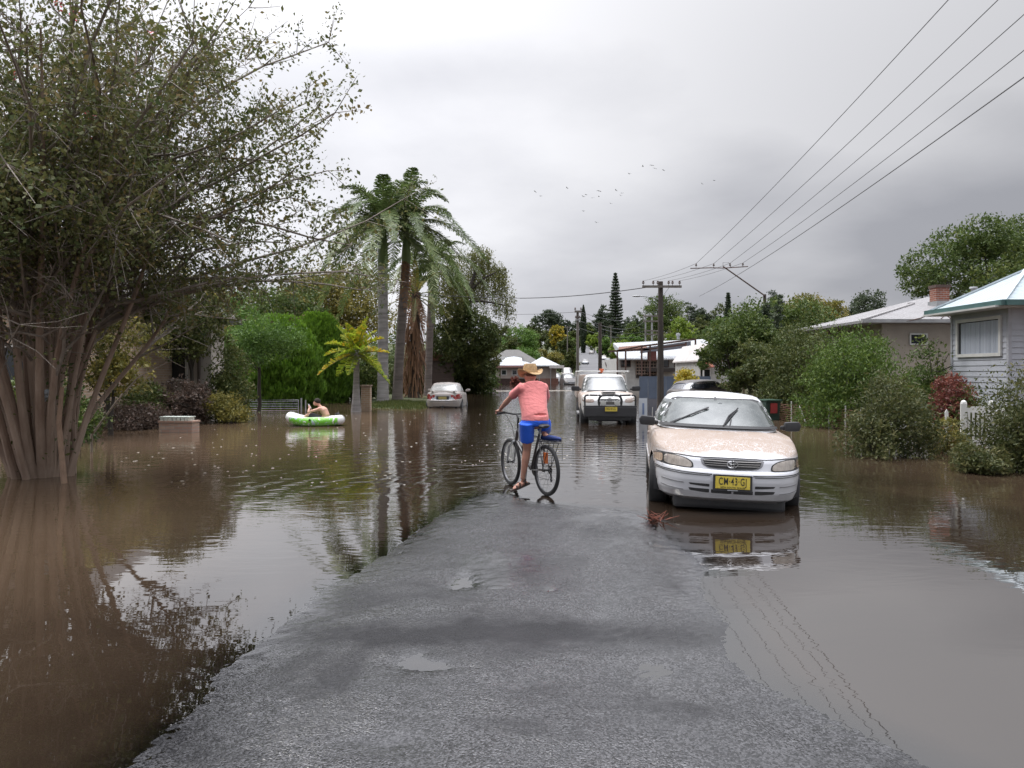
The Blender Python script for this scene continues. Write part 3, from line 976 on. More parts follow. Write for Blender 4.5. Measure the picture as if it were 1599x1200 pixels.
# ------------------------------------------------ palms
def frond(V, Q, base, azim, elev, ln, sag, nleaf, lw, ll, rng, droop=.6, twist=0., vee=.5):
    """leaflets of one frond, appended as thin folded strips; returns rachis path"""
    d = np.array([math.cos(azim) * math.cos(elev), math.sin(azim) * math.cos(elev), math.sin(elev)])
    side = np.array([-math.sin(azim), math.cos(azim), 0])
    path = []
    for j in range(13):
        f = j / 12
        p = base + d * ln * f + np.array([0, 0, -sag * ln * f ** 2.0])
        path.append(p)
    path = np.array(path)
    for k in range(nleaf):
        f = .12 + .88 * (k + rng.rand() * .6) / nleaf
        i = min(11.999, f * 12); i0 = int(i); p = path[i0] + (path[i0 + 1] - path[i0]) * (i - i0)
        tg = path[i0 + 1] - path[i0]; tg /= np.linalg.norm(tg)
        up = np.cross(side, tg); up = up if up[2] > 0 else -up
        for s in (-1, 1):
            l = ll * math.sin(PI * min(1, .18 + f * .80)) ** .6 * rng.uniform(.8, 1.1)
            dv = side * s * rng.uniform(.75, 1.0) + tg * rng.uniform(.35, .75) + up * vee * rng.uniform(.2, 1.0) + rng.normal(size=3) * .10
            dv /= np.linalg.norm(dv)
            m1 = p + dv * l * .5 + np.array([0, 0, -droop * l * .10])
            e = p + dv * l * .92 + np.array([0, 0, -droop * l * .5])
            w = np.cross(dv, up); w /= np.linalg.norm(w) + 1e-6; w = w * lw / 2
            o = len(V)
            V.extend([p - w * .6, p + w * .6, m1 + w, m1 - w, e])
            Q.append((o, o + 1, o + 2, o + 3)); Q.append((o + 3, o + 2, o + 4, o + 4))
    return path


def palm(name, label, px, py_base, Y, lean, crown_py, ntrunk, rt, nf, fl, leafm, trunkm, seed, sag=(.25, .6), z0=0., shaft=1.6, nleaf=46, ll=.85, lw=.05,
         group=None, shaftm=None, elevs=(-.2, 1.45), droop=.8, vee=.5, dead=0, bulge=0.0, cat='palm'):
    rng = np.random.RandomState(seed)
    bx = XA(px, Y); root = thing(name, label, cat, (bx, Y, z0), group=group)
    top = ZA(crown_py, Y) - z0
    lx = lean * Y / F
    pth = [(lx * (f ** 1.3), 0, -.4 + (top - shaft + .4) * f) for f in np.linspace(0, 1, 14)]
    rads = []
    for i, f in enumerate(np.linspace(0, 1, 14)):
        rads.append(rt * (1 + .35 * math.exp(-f * 14) + bulge * math.exp(-((f - .0) / .35) ** 2)) * (1 - .12 * f))
    # ring scars as real small steps
    P2 = []; R2 = []
    n = int((top - shaft) / .16)
    for i in range(n + 1):
        f = i / n; z = -.4 + (top - shaft + .4) * f
        r = float(np.interp(f, np.linspace(0, 1, 14), rads)); x = lx * f ** 1.3
        P2 += [(x, 0, z), (x, 0, z + .13)]; R2 += [r * 1.02, r * .985]
    MB().tube(P2, R2, 14).build('trunk', trunkm, root, smooth=True)
    tx = lx
    if shaftm:
        MB().tube([(tx, 0, top - shaft), (tx, 0, top - shaft * .85), (tx + .02, 0, top - shaft * .4), (tx + .03, 0, top)], [rads[-1] * .98, rads[-1] * 1.12, rads[-1] * .8, rads[-1] * .35], 12).build('crownshaft', shaftm, root, smooth=True)
    mb = MB()
    V = []; Q = []; T = []
    for i in range(nf):
        az = i * 2.39996 + rng.uniform(-.2, .2)
        f = (i + .5) / nf
        el = elevs[0] + (elevs[1] - elevs[0]) * f
        o = len(V)
        path = frond(V, Q, np.array([tx, 0, top - .15 - .25 * (1 - f)]), az, el, fl * rng.uniform(.85, 1.08), rng.uniform(*sag) * (1.15 - .55 * f), nleaf, lw, ll, rng, droop, vee=vee)
        T += [rng.uniform(.1, .8)] * (len(V) - o)
        mb.tube([tuple(p) for p in path[::2]], [.045, .035, .028, .02, .014, .009, .004], 5, cap=False)
    me = np_mesh('fronds', V, Q, {'tint': T})
    bm = bmesh.new(); bm.from_mesh(me); bmesh.ops.dissolve_degenerate(bm, dist=1e-6, edges=bm.edges); bm.to_mesh(me); bm.free()
    link_mesh('fronds', me, leafm, root)
    mb.build('frond_ribs', M('frond_rib', (.14, .17, .05), .6), root, smooth=True)
    if dead:
        V = []; Q = []; T = []
        for i in range(dead):
            az = rng.uniform(0, 2 * PI)
            frond(V, Q, np.array([tx, 0, top - shaft * .8]), az, -.9 - rng.uniform(0, .4), fl * rng.uniform(.5, .8), .3, 26, .06, .5, rng, 1.2)
        me = np_mesh('dead_fronds', V, Q, {'tint': [.5] * len(V)})
        bm = bmesh.new(); bm.from_mesh(me); bmesh.ops.dissolve_degenerate(bm, dist=1e-6, edges=bm.edges); bm.to_mesh(me); bm.free()
        link_mesh('dead_fronds', me, G_deadf, root)
    return root
G_palm = leaf_mat('royal_palm_leaf', (.045, .085, .030), (.085, .14, .05), (.17, .22, .11), rough=.4)
G_gold = leaf_mat('golden_palm_leaf', (.09, .19, .02), (.23, .30, .03), (.40, .26, .03), trans=.5)
G_deadf = leaf_mat('dead_frond', (.11, .07, .045), (.19, .125, .08))
T_royal = M('royal_palm_trunk', (.24, .22, .215), .8, .22, 1.2, (.40, .38, .37), .5, 14, stretch=(.6, .6, 4.5))
T_royal2 = M('royal_palm_trunk_dark', (.15, .125, .115), .85, .25, 1.2, (.24, .20, .185), .5, 14, stretch=(.6, .6, 4.5))
T_shaft = M('green_crownshaft', (.07, .12, .025), .45, .25, 1.5, (.11, .16, .04))
GP = 'royal palms on the left verge'
palm('royal_palm', 'tallest royal palm with a smooth pale grey trunk and green crownshaft', 598, 628, 40.5, 0, 343, 0, .29, 24, 5.3, G_palm, T_royal, 71, shaftm=T_shaft, shaft=2.6, group=GP, nleaf=120, ll=1.15, lw=.05, elevs=(.1, 1.25), sag=(.75, 1.05), droop=2.0)
palm('royal_palm', 'royal palm with brown dead fronds hanging below its crown', 620, 629, 42.5, 14, 342, 0, .27, 24, 5.4, G_palm, T_royal2, 72, shaftm=T_shaft, shaft=2.6, group=GP, nleaf=120, ll=1.15, lw=.05, elevs=(.1, 1.25), sag=(.75, 1.05), droop=2.0, dead=7)
palm('royal_palm', 'rightmost royal palm with its crown reaching over the weeping tree', 668, 612, 52, 6, 402, 0, .26, 18, 4.8, G_palm, T_royal2, 73, shaftm=T_shaft, shaft=2.3, group=GP, nleaf=100, ll=1.0, lw=.06, elevs=(-.1, 1.35), sag=(.75, 1.1), droop=2.6)
palm('royal_palm', 'slim royal palm trunk close behind the rightmost royal palm', 677, 610, 58, -2, 420, 0, .22, 10, 3.0, G_palm, T_royal, 74, shaftm=T_shaft, shaft=2.0, group=GP, nleaf=70, ll=.9, lw=.09, sag=(.7, 1.), droop=2.6)
palm('date_palm', 'ragged palm with a shaggy brown trunk behind the royal palms', 646, 622, 47, 4, 455, 0, .32, 16, 2.9, G_olive, G_deadf if False else M('shaggy_trunk', (.09, .062, .05), .95, .4, 3, (.15, .11, .09), 1.0, 9), 75, shaft=.2, nleaf=40, ll=.5, lw=.05, elevs=(-.5, 1.3), sag=(.3, .7), dead=12)
palm('golden_palm', 'short golden-green palm with a bottle-shaped grey trunk beside the brick letterbox pillar', 556, 641, 31.3, 1, 540, 0, .125, 22, 1.5, G_gold, T_royal, 76, shaft=.25, nleaf=42, ll=.62, lw=.06, elevs=(-.55, 1.3), sag=(.1, .5), droop=.5, bulge=.75, vee=1.0)
# shaggy skirt of old leaf bases round the date palm
rng = np.random.RandomState(5)
V = []; Q = []
for i in range(420):
    a = rng.uniform(0, 2 * PI); z = rng.uniform(.1, 5.2); l = rng.uniform(.5, 1.3); r = .36 + .25 * rng.rand()
    p = np.array([math.cos(a) * r, math.sin(a) * r, z]); w = np.array([-math.sin(a), math.cos(a), 0]) * .035
    e = p + np.array([math.cos(a) * .2 + rng.normal() * .1, math.sin(a) * .2, -l]); o = len(V)
    V += [p - w, p + w, e + w * .6, e - w * .6]; Q.append((o, o + 1, o + 2, o + 3))
P_ = [o for o in COL.objects if o.name.startswith('date_palm')][0]
V = np.array(V); V[:, 2] = np.maximum(V[:, 2], .0)
link_mesh('leaf_skirt', np_mesh('leaf_skirt', V, Q, {'tint': np.full(len(V), .4)}), G_deadf, P_)

# grass tufts on the verge
rng = np.random.RandomState(8)
n = 5200
x = rng.uniform(XA(560, 35), XA(672, 35), n); y = rng.uniform(32.8, 41, n)
z = verge_z(x, y); k = z > .0; x, y, z = x[k], y[k], z[k]
V = []; Q = []
for a, b_, c in zip(x, y, z):
    h = rng.uniform(.05, .16); t_ = rng.uniform(0, PI); w = .02
    o = len(V); dx, dy = math.cos(t_) * w, math.sin(t_) * w
    V += [(a - dx, b_ - dy, c - .02), (a + dx, b_ + dy, c - .02), (a + rng.normal() * .04, b_ + rng.normal() * .04, c + h)]; Q.append((o, o + 1, o + 2))
g_ = link_mesh('verge_grass', np_mesh('verge_grass', V, Q, {'tint': rng.rand(len(V))}), G_shad); tag(g_, 'rough grass on the verge round the royal palms', 'grass', kind='stuff')

# ============================================================ trees of the right bank and of the hill
hedge('tall_hedge', 'tall bright green hedge bush behind the wire fence, nearest the cream house', 1254, 1424, 500, 22.5, 3.2, 46000, .085, G_hedge, 81, up=np.array([0, 0, 1.]), upw=.45, asp=.38, nl=18, barkm=B_grey, hi=.58, lo=.42, sig=.13, top_flat=.84)
hedge('tall_hedge', 'tall green hedge bush left of the hedge bush nearest the cream house', 1176, 1312, 484, 27.5, 3.4, 38000, .10, G_shad, 82, up=np.array([0, 0, 1.]), upw=.45, asp=.38, nl=16, barkm=B_grey, hi=.58, lo=.42, sig=.13, top_flat=.84)
tree('leafy_tree', 'dark leafy tree overhanging the road edge right of the green gabled house', (XA(1150, 33), 33, -.3), ZA(490, 33) + .3, 2.0, 2.2, .26, 22000, .13, G_dark, B_dark, 14, 83, .13, inner=.75)
tree('leafy_tree', 'low spreading dark tree between the pole and the tall hedge bushes', (XA(1185, 30), 30, -.3), ZA(528, 30) + .3, 1.7, 2.0, .22, 15000, .12, G_shad, B_dark, 12, 84, .1)
tree('dense_tree', 'big dark green tree behind the left hedge bush', (XA(1235, 38), 38, -.3), ZA(450, 38) + .3, 3.5, 3.2, .2, 24000, .15, G_dark, B_dark, 18, 85, .25)
tree('sprouting_tree', 'olive tree with yellow-green top above the hedge bushes', (XA(1262, 46), 46, -.3), ZA(452, 46) + .3, 3.0, 3.0, .35, 18000, .17, G_olive, B_dark, 14, 86, .2)
hedge('submerged_bush', 'bush with silted leaves standing in the flood left of the white picket gate', 1306, 1460, 556, 14.9, 1.9, 19000, .062, G_muddy, 87, asp=.45, nl=18, barkm=B_dark, under=.75, hi=.42, lo=.25, rt=.02, top_flat=.55)
hedge('flowering_bush', 'low pale green bush leaning against the white picket gate', 1434, 1494, 648, 15.4, 1.2, 3600, .055, G_olive, 88, nl=9, barkm=B_dark, rt=.015, bottom=.5)
hedge('front_bush', 'large muddy bush hanging into the water at the right edge of the road', 1540, 1700, 538, 12.6, 1.9, 32000, .055, G_muddy, 89, asp=.45, nl=30, barkm=B_dark, under=.85, hi=.36, lo=.2, rt=.02, top_flat=.62)
hedge('trailing_bush', 'low muddy bush trailing in the water at the foot of the white picket gate', 1492, 1572, 690, 12.3, 1.0, 7000, .055, G_muddy, 98, asp=.45, nl=12, barkm=B_dark, under=.85, rt=.015)
hedge('red_shrub', 'dark red leafed shrub below the wall of the blue-grey house', 1452, 1520, 572, 19.6, 1.5, 7000, .07, G_red, 90)
hedge('garden_shrub', 'dark green shrub in front of the cream house beside the blue-grey wall', 1405, 1484, 528, 22.8, 2.0, 9500, .09, G_dark, 91)
hedge('garden_shrub', 'small green shrub right of the dark red shrub', 1484, 1560, 585, 19.0, 1.4, 6000, .07, G_shad, 92)
tree('forest_tree', 'huge spreading dark tree rising behind the roofs at the right edge', (XA(1560, 62), 62, 0), ZA(352, 62), 8.2, 6, .36, 42000, .24, G_dark, B_dark, 30, 93, .4, lo=.2, hi=.34, inner=.85)
tree('forest_tree', 'tall dark tree top rising highest at the right edge', (XA(1610, 66), 66, 0), ZA(330, 66), 3.6, 3.6, .55, 14000, .24, G_dark, B_dark, 12, 94, .3)
tree('distant_tree', 'grey-green rounded tree behind the ridge of the cream house', (XA(1350, 85), 85, 0), ZA(452, 85), 3.6, 3.6, .3, 12000, .28, G_blue, B_dark, 12, 95, .25)
hedge('yellow_bush', 'bushy yellow-green shrub between the blue hoarding and the dark wagon', 1048, 1100, 573, 41, 2.2, 8000, .14, G_yel, 96, nl=10)

# hill trees ------------------------------------------------
def hz_(x, y):
    return float(hill_z(x, y)) if y > 112 else -.3


def hill_tree(name, label, px, pyt, wpx, Y, mat, seed, crown_lo=.25, n=7000, leaf=None, group=None, nl=12, **kw):
    x = XA(px, Y); zb = hz_(x, Y) - .3
    h = ZA(pyt, Y) - zb
    rx = wpx / 2 * Y / F
    return tree(name, label, (x, Y, zb), h, rx, rx * .9, crown_lo, n, leaf or max(.24, Y * .0021), mat, B_dark, nl, seed, max(.2, h * .02), group=group, zwater=0, **kw)


hill_tree('hill_tree', 'dark rounded tree on the skyline left of the pencil cypress', 853, 474, 54, 330, G_blue, 101)
hill_tree('hill_tree', 'wide bright green domed tree above the white roofed house', 808, 502, 78, 170, G_lush, 102, .1, 12000, nl=16)
hill_tree('flame_tree', 'tree with a golden yellow crown above the white roofed house', 872, 503, 34, 190, G_yel, 103, .3, 5000)
hill_tree('hill_tree', 'green tree beside the left pole at the foot of the hill', 858, 535, 62, 150, G_olive, 104, .05, 9000)
hill_tree('hill_tree', 'dark green bushy tree directly behind the white roofed house', 822, 543, 84, 135, G_lush, 105, .0, 12000)
hill_tree('hill_tree', 'low green tree right of the white roofed house', 884, 555, 40, 145, G_shad, 106, .0, 6000)
hill_tree('hill_tree', 'big rounded dark tree behind the street light', 1036, 455, 92, 260, G_dark, 107, .2, 16000, nl=22)
hill_tree('hill_tree', 'dark tree just right of the big rounded skyline tree', 1085, 463, 50, 300, G_blue, 108, .2)
hill_tree('hill_tree', 'spreading fresh green tree behind the white factory roof', 1064, 493, 56, 150, G_lime, 109, .2, 10000)
hill_tree('hill_tree', 'pale green tree in the dip of the skyline', 1118, 472, 54, 300, G_shad, 110, .2)
hill_tree('hill_tree', 'light green tree below the skyline dip', 1125, 486, 56, 210, G_lush, 111, .1, 9000)
hill_tree('hill_tree', 'dark tree on the slope above the green gabled house', 1158, 482, 60, 170, G_shad, 112, .1, 9000)
hill_tree('hill_tree', 'dark tree low behind the gabled house', 1110, 506, 70, 140, G_dark, 113, .05, 9000)
hill_tree('hill_tree', 'bright green street tree right of the hill road', 968, 526, 44, 175, G_lime, 114, .1, 7000)
hill_tree('hill_tree', 'bright green tree near the top of the hill road', 928, 516, 34, 330, G_lime, 115, .1, 5000)
hill_tree('hill_tree', 'rounded green tree beside the top of the hill road', 903, 524, 26, 420, G_shad, 116, .1, 4000)
hill_tree('hill_tree', 'dark tree in front of the tiered pine', 945, 474, 38, 310, G_blue, 117, .25, 7000)
hill_tree('hill_tree', 'dark tree right of the tiered pine', 992, 500, 44, 240, G_dark, 118, .1, 8000)
hill_tree('hill_tree', 'green tree behind the twin crossarm pole', 1014, 512, 50, 200, G_shad, 119, .05, 8000)
hill_tree('hill_tree', 'dark rounded tree above the far end of the hedge bushes', 1212, 450, 40, 150, G_blue, 120, .3)
hill_tree('hill_tree', 'olive tree on the skyline over the hedge bushes', 1300, 462, 56, 140, G_shad, 121, .2, 7000)
rng = np.random.RandomState(4)
fillers = [(893, 540, 26, 135, G_shad), (884, 520, 44, 170, G_shad), (893, 525, 24, 200, G_lush), (897, 516, 22, 300, G_shad), (978, 545, 30, 130, G_dark), (985, 520, 50, 190, G_lush), (960, 535, 24, 210, G_dark), (946, 508, 40, 380, G_shad), (1060, 520, 60, 110, G_shad), (1120, 520, 60, 120, G_shad), (1430, 470, 90, 110, G_shad), (775, 500, 60, 200, G_shad), (790, 520, 60, 165, G_shad), (765, 545, 50, 140, G_dark), (833, 492, 44, 380, G_shad), (885, 498, 40, 400, G_blue), (868, 520, 46, 240, G_shad),
           (905, 500, 36, 480, G_blue), (925, 500, 40, 460, G_dark), (990, 486, 50, 380, G_blue), (975, 512, 44, 260, G_shad), (1145, 500, 60, 200, G_dark), (1180, 480, 60, 220, G_shad),
           (1240, 478, 70, 180, G_shad), (1340, 474, 60, 170, G_dark), (700, 520, 80, 130, G_shad), (600, 500, 120, 120, G_dark), (480, 480, 120, 110, G_dark), (330, 470, 130, 100, G_dark),
           (1400, 500, 90, 140, G_shad), (880, 512, 40, 300, G_dark), (945, 520, 34, 250, G_lush), (845, 508, 60, 260, G_shad), (1045, 500, 60, 230, G_shad), (1090, 492, 60, 250, G_shad), (200, 470, 130, 90, G_dark), (1480, 480, 100, 120, G_dark), (1160, 520, 70, 110, G_shad),
           (955, 500, 36, 420, G_shad), (1010, 495, 50, 420, G_shad), (735, 545, 60, 125, G_dark), (1275, 505, 70, 90, G_dark)]
for i, (px, pt, w, Y, mt) in enumerate(fillers):
    hill_tree('woodland_tree', 'one of the plain green trees filling the slope between the taller skyline trees', px, pt, w, Y, mt, 200 + i, .02, 4200, group='plain green trees filling the slope', nl=9, leaf=max(.32, Y * .0026))


def cypress(px, pt, wpx, Y, seed):
    rng = np.random.RandomState(seed)
    x = XA(px, Y); zb = hz_(x, Y); h = ZA(pt, Y) - zb; r = wpx / 2 * Y / F
    root = thing('pencil_cypress', 'narrow dark pencil-shaped cypress on the skyline', 'tree', (x, Y, zb))
    n = 5000; z = rng.rand(n); a = rng.rand(n) * 2 * PI
    rr = r * np.minimum(1, (1 - z) * 3.2) ** .7 * (.8 + .3 * rng.rand(n)) * (.55 + .45 * np.minimum(1, z * 3))
    P = np.stack([np.cos(a) * rr, np.sin(a) * rr, z * h], -1)
    link_mesh('foliage', leaf_mesh('foliage', P, 1.0, rng, rng.rand(n) * .4, .4, np.array([0, 0, 1.]), .7), G_blue, root)
    MB().tube([(0, 0, -1), (0, 0, h * .9)], [.35, .05], 6).build('trunk', B_dark, root)
cypress(911, 478, 8, 330, 5)


def norfolk(label, px, pt, wpx, Y, seed):
    rng = np.random.RandomState(seed)
    x = XA(px, Y); zb = hz_(x, Y); h = ZA(pt, Y) - zb; r = wpx / 2 * Y / F
    root = thing('norfolk_pine', label, 'tree', (x, Y, zb))
    mb = MB().tube([(0, 0, -1), (0, 0, h * .5), (0, 0, h)], [.45, .3, .04], 7)
    P = []
    nt = 26
    for i in range(nt):
        f = .12 + .87 * i / (nt - 1); z = h * f; rl = r * (1 - f) ** .8 + .15
        for k in range(7):
            a = k * 2 * PI / 7 + i * .7 + rng.uniform(-.15, .15); l = rl * rng.uniform(.8, 1.1)
            d = np.array([math.cos(a), math.sin(a), .12])
            s = np.array([0, 0, z]); mb.tube([s, s + d * l], [.06, .02], 4, cap=False)
            u = rng.rand(60) ** .7
            q = s + d * l * u[:, None]; q[:, 2] += .08 * l * u ** 2
            P.append(q + rng.normal(size=(60, 3)) * np.array([.28, .28, .13]) * (.5 + .6 * l / r))
    P = np.concatenate(P)
    link_mesh('foliage', leaf_mesh('foliage', P, .8, rng, rng.rand(len(P)) * .5, .4), G_blue, root)
    mb.build('trunk', B_dark, root)
norfolk('tall tiered pine rising above all the trees on the hill', 961, 427, 38, 280, 6)
norfolk('small tiered pine top on the skyline right of the street light tree', 1137, 458, 22, 290, 7)

tree('dark_conifer', 'blunt dark conifer top where the slanting strut meets the treetops', (XA(1212, 36), 36, -.3), ZA(447, 36) + .3, .85, .8, .3, 6000, .13, G_blue, B_dark, 8, 131, .1)
tree('dark_conifer', 'small pointed dark conifer top just left of the blunt one', (XA(1190, 35), 35, -.3), ZA(456, 35) + .3, .42, .5, .35, 3000, .12, G_blue, B_dark, 5, 132, .08)

# ============================================================ houses
def weather_mat(name, c, lap=.15, rough=.6, axis='Z'):
    """lapped boards: a saw-tooth relief along one axis"""
    if name in MATS: return MATS[name]
    m, t, b = new_mat(name)
    tcn = nd(t, 'ShaderNodeTexCoord').outputs['Object']
    sp = nd(t, 'ShaderNodeSeparateXYZ'); t.links.new(tcn, sp.inputs[0])
    saw = mth(t, 'FRACT', mth(t, 'DIVIDE', sp.outputs[axis], lap))
    f = cramp(t, noise(t, 1.4, 5, .65, tcn), [(.3, 0), (.7, 1)])
    t.links.new(mixc(t, f, tuple(k * .86 for k in c), tuple(min(1, k * 1.1) for k in c)), b.inputs['Base Color'])
    b.inputs['Roughness'].default_value = rough
    bump(t, b, mth(t, 'MULTIPLY', saw, -1.0), 1.0, .02)
    MATS[name] = m
    return m


def ribbed_mat(name, c, pitch=.19, axis='X', rough=.4, c2=None, metal=0.):
    if name in MATS: return MATS[name]
    m, t, b = new_mat(name)
    tcn = nd(t, 'ShaderNodeTexCoord').outputs['Object']
    sp = nd(t, 'ShaderNodeSeparateXYZ'); t.links.new(tcn, sp.inputs[0])
    w = mth(t, 'SINE', mth(t, 'MULTIPLY', sp.outputs[axis], 2 * PI / pitch))
    f = cramp(t, noise(t, .8, 5, .65, tcn), [(.35, 0), (.7, 1)])
    t.links.new(mixc(t, f, c, c2 or tuple(k * .85 for k in c)), b.inputs['Base Color'])
    b.inputs['Roughness'].default_value = rough; b.inputs['Metallic'].default_value = metal
    bump(t, b, w, .6, .018)
    MATS[name] = m
    return m


def brick_mat(name, c1, c2, mort=(.35, .33, .30), sc=1.0):
    if name in MATS: return MATS[name]
    m, t, b = new_mat(name)
    tcn = nd(t, 'ShaderNodeTexCoord').outputs['Object']
    sp = nd(t, 'ShaderNodeSeparateXYZ'); t.links.new(tcn, sp.inputs[0])
    cb = nd(t, 'ShaderNodeCombineXYZ')
    t.links.new(mth(t, 'ADD', sp.outputs[0], sp.outputs[1]), cb.inputs[0]); t.links.new(sp.outputs[2], cb.inputs[1])
    br = nd(t, 'ShaderNodeTexBrick'); t.links.new(cb.outputs[0], br.inputs['Vector'])
    br.inputs['Scale'].default_value = 1
    br.inputs['Brick Width'].default_value = .24 * sc; br.inputs['Row Height'].default_value = .086 * sc; br.inputs['Mortar Size'].default_value = .010 * sc
    br.inputs['Color1'].default_value = (*c1, 1); br.inputs['Color2'].default_value = (*c2, 1); br.inputs['Mortar'].default_value = (*mort, 1)
    t.links.new(mixc(t, cramp(t, noise(t, 2, 4, .6, tcn), [(.3, 0), (.8, .45)]), br.outputs[0], tuple(k * .5 for k in c1)), b.inputs['Base Color'])
    b.inputs['Roughness'].default_value = .85
    bump(t, b, mth(t, 'MULTIPLY', br.outputs['Fac'], -1.0), .5, .008)
    MATS[name] = m
    return m


def glass_mat():
    m, t, b = new_mat('window_glass')
    b.inputs['Base Color'].default_value = (.025, .03, .035, 1)
    b.inputs['Roughness'].default_value = .06; b.inputs['IOR'].default_value = 1.6
    bump(t, b, noise(t, 2.5, 2, .5), .04, .02)
    return m
GLASS = glass_mat()
WHITE = M('white_paint', (.62, .62, .60), .5, .08, 3)
WHITE2 = M('weathered_white', (.46, .46, .445), .6, .15, 2)
GREYM = M('galvanised', (.38, .39, .40), .45, .15, 6, metal=.6)
DKSTEEL = M('dark_steel', (.06, .04, .035), .7, .3, 5, (.12, .06, .045))
BLACKP = M('black_plastic', (.022, .022, .024), .5, .2, 8)
CREAM = M('cream_render', (.46, .40, .33), .8, .12, 1.5)
FIBRO = ribbed_mat('pinkish_cladding', (.44, .375, .33), .9, 'X', .75)
ROOFW = ribbed_mat('white_roof_iron', (.46, .48, .50), .25, 'X', .35, (.38, .40, .42))
ROOFG = ribbed_mat('grey_roof_iron', (.27, .265, .27), .22, 'X', .5, (.22, .21, .21))
ROOFB = ribbed_mat('pale_blue_roof_iron', (.45, .52, .55), .2, 'X', .3, (.38, .45, .48))
ROOFBX = ribbed_mat('pale_blue_roof_iron_side', (.45, .52, .55), .2, 'Y', .3, (.38, .45, .48))
BRICKR = brick_mat('red_brick', (.24, .075, .045), (.32, .11, .065))
BRICKT = brick_mat('tan_brick', (.42, .29, .20), (.50, .36, .26), (.5, .45, .38))
BRICKP = brick_mat('pale_brick', (.40, .25, .19), (.50, .36, .28), (.36, .32, .28))


def hip_roof(mb, x0, x1, y0, y1, z, rise, th=.12, ridge='x'):
    """closed hip roof solid over the rectangle"""
    cx, cy = (x0 + x1) / 2, (y0 + y1) / 2
    if ridge == 'x':
        d = min((y1 - y0) / 2, (x1 - x0) / 2)
        r = [(x0 + d, cy), (x1 - d, cy)]
    else:
        d = min((x1 - x0) / 2, (y1 - y0) / 2)
        r = [(cx, y0 + d), (cx, y1 - d)]
    b = [(x0, y0), (x1, y0), (x1, y1), (x0, y1)]
    vs = [(x, y, z - th) for x, y in b] + [(x, y, z) for x, y in b] + [(r[0][0], r[0][1], z + rise), (r[1][0], r[1][1], z + rise)]
    fs = [(3, 2, 1, 0), (0, 1, 5, 4), (1, 2, 6, 5), (2, 3, 7, 6), (3, 0, 4, 7)]
    if ridge == 'x': fs += [(4, 5, 9, 8), (6, 7, 8, 9), (5, 6, 9), (7, 4, 8)]
    else: fs += [(4, 5, 8), (5, 6, 9, 8), (6, 7, 9), (7, 4, 8, 9)]
    mb.add(vs, fs)
    return r


def gutter(mb, pts, w=.12, h=.13):
    for a, b in zip(pts[:-1], pts[1:]): mb.bar(a, b, w, h)


def window(parent, c, w, h, n, frame=.07, mat=WHITE, bars=(), glass=GLASS, curtain=None, depth=.08):
    """c: centre on the wall face, n: outward normal 'x-','x+','y-'"""
    c = Vector(c)
    if n == 'y-': u, o = Vector((1, 0, 0)), Vector((0, -1, 0))
    elif n == 'x-': u, o = Vector((0, 1, 0)), Vector((-1, 0, 0))
    else: u, o = Vector((0, 1, 0)), Vector((1, 0, 0))
    z = Vector((0, 0, 1))
    mb = MB()
    a = c + o * .045
    f2 = frame / 2
    mb.bar(a - u * (w / 2) - z * (h / 2 + f2), a - u * (w / 2) + z * (h / 2 + f2), frame, depth, up=o)
    mb.bar(a + u * (w / 2) - z * (h / 2 + f2), a + u * (w / 2) + z * (h / 2 + f2), frame, depth, up=o)
    mb.bar(a - u * (w / 2 - f2) + z * (h / 2), a + u * (w / 2 - f2) + z * (h / 2), frame, depth, up=o)
    mb.bar(a - u * (w / 2 - f2) - z * (h / 2), a + u * (w / 2 - f2) - z * (h / 2), frame, depth, up=o)
    for kind, f in bars:
        if kind == 'v': mb.bar(a + u * (f * w / 2) - z * (h / 2 - f2), a + u * (f * w / 2) + z * (h / 2 - f2), frame * .45, depth * .6, up=o)
        else: mb.bar(a + z * (f * h / 2) - u * (w / 2 - f2), a + z * (f * h / 2) + u * (w / 2 - f2), frame * .45, depth * .6, up=o)
    wf = mb.build('window', mat, parent)
    g = MB(); p = c + o * .040
    g.prism([p - u * w / 2 - z * h / 2, p + u * w / 2 - z * h / 2, p + u * w / 2 + z * h / 2, p - u * w / 2 + z * h / 2], (0, 0, 0), -o * .006)
    pg = g.build('pane', glass, wf)
    return wf


# ------------------------------------------------ blue-grey weatherboard house (right)
BOARD = weather_mat('blue_grey_boards', (.44, .46, .51))
ox, oy = 13.1, 20.0
hb = thing('weatherboard_house', 'blue-grey weatherboard house with a curtained white-framed window at the right edge', 'house', (ox, oy, 0))
w_, d_, hh = 9.0, 2.55, 3.42
mb = MB()
mb.box((w_ / 2, d_ / 2, hh / 2 + .2), (w_, d_, hh - .4))
mb.build('wall', M('blue_grey_paint', (.44, .46, .51), .6, .10, 1.4), hb)
mb = MB(); nb = int((hh - .42) / .155)
for i in range(nb):
    z0 = .42 + i * .155; z1 = z0 + .165
    mb.add([(-.034, -.034, z0), (-.012, -.012, z1), (-.012, d_ + .0, z1), (-.034, d_ + .0, z0), (-.002, -.002, z0), (-.002, d_, z0)], [(0, 1, 2, 3), (0, 3, 5, 4)])
    mb.add([(-.034, -.034, z0), (w_, -.034, z0), (w_, -.012, z1), (-.012, -.012, z1), (w_, -.002, z0), (-.002, -.002, z0)], [(0, 1, 2, 3), (0, 5, 4, 1)])
mb.build('cladding', M('blue_grey_paint', (.44, .46, .51)), hb)
for i in range(3):
    for y_ in (.25, d_ - .25): MB().box((.2 + i * 4.2, y_, -.3), (.3, .3, 1.4)).build('stump', CREAM, hb)
for y_ in (0, d_): MB().bar((0, y_, .4), (0, y_, hh), .09, .09).build('corner_trim', M('blue_trim', (.38, .39, .43), .55), hb)
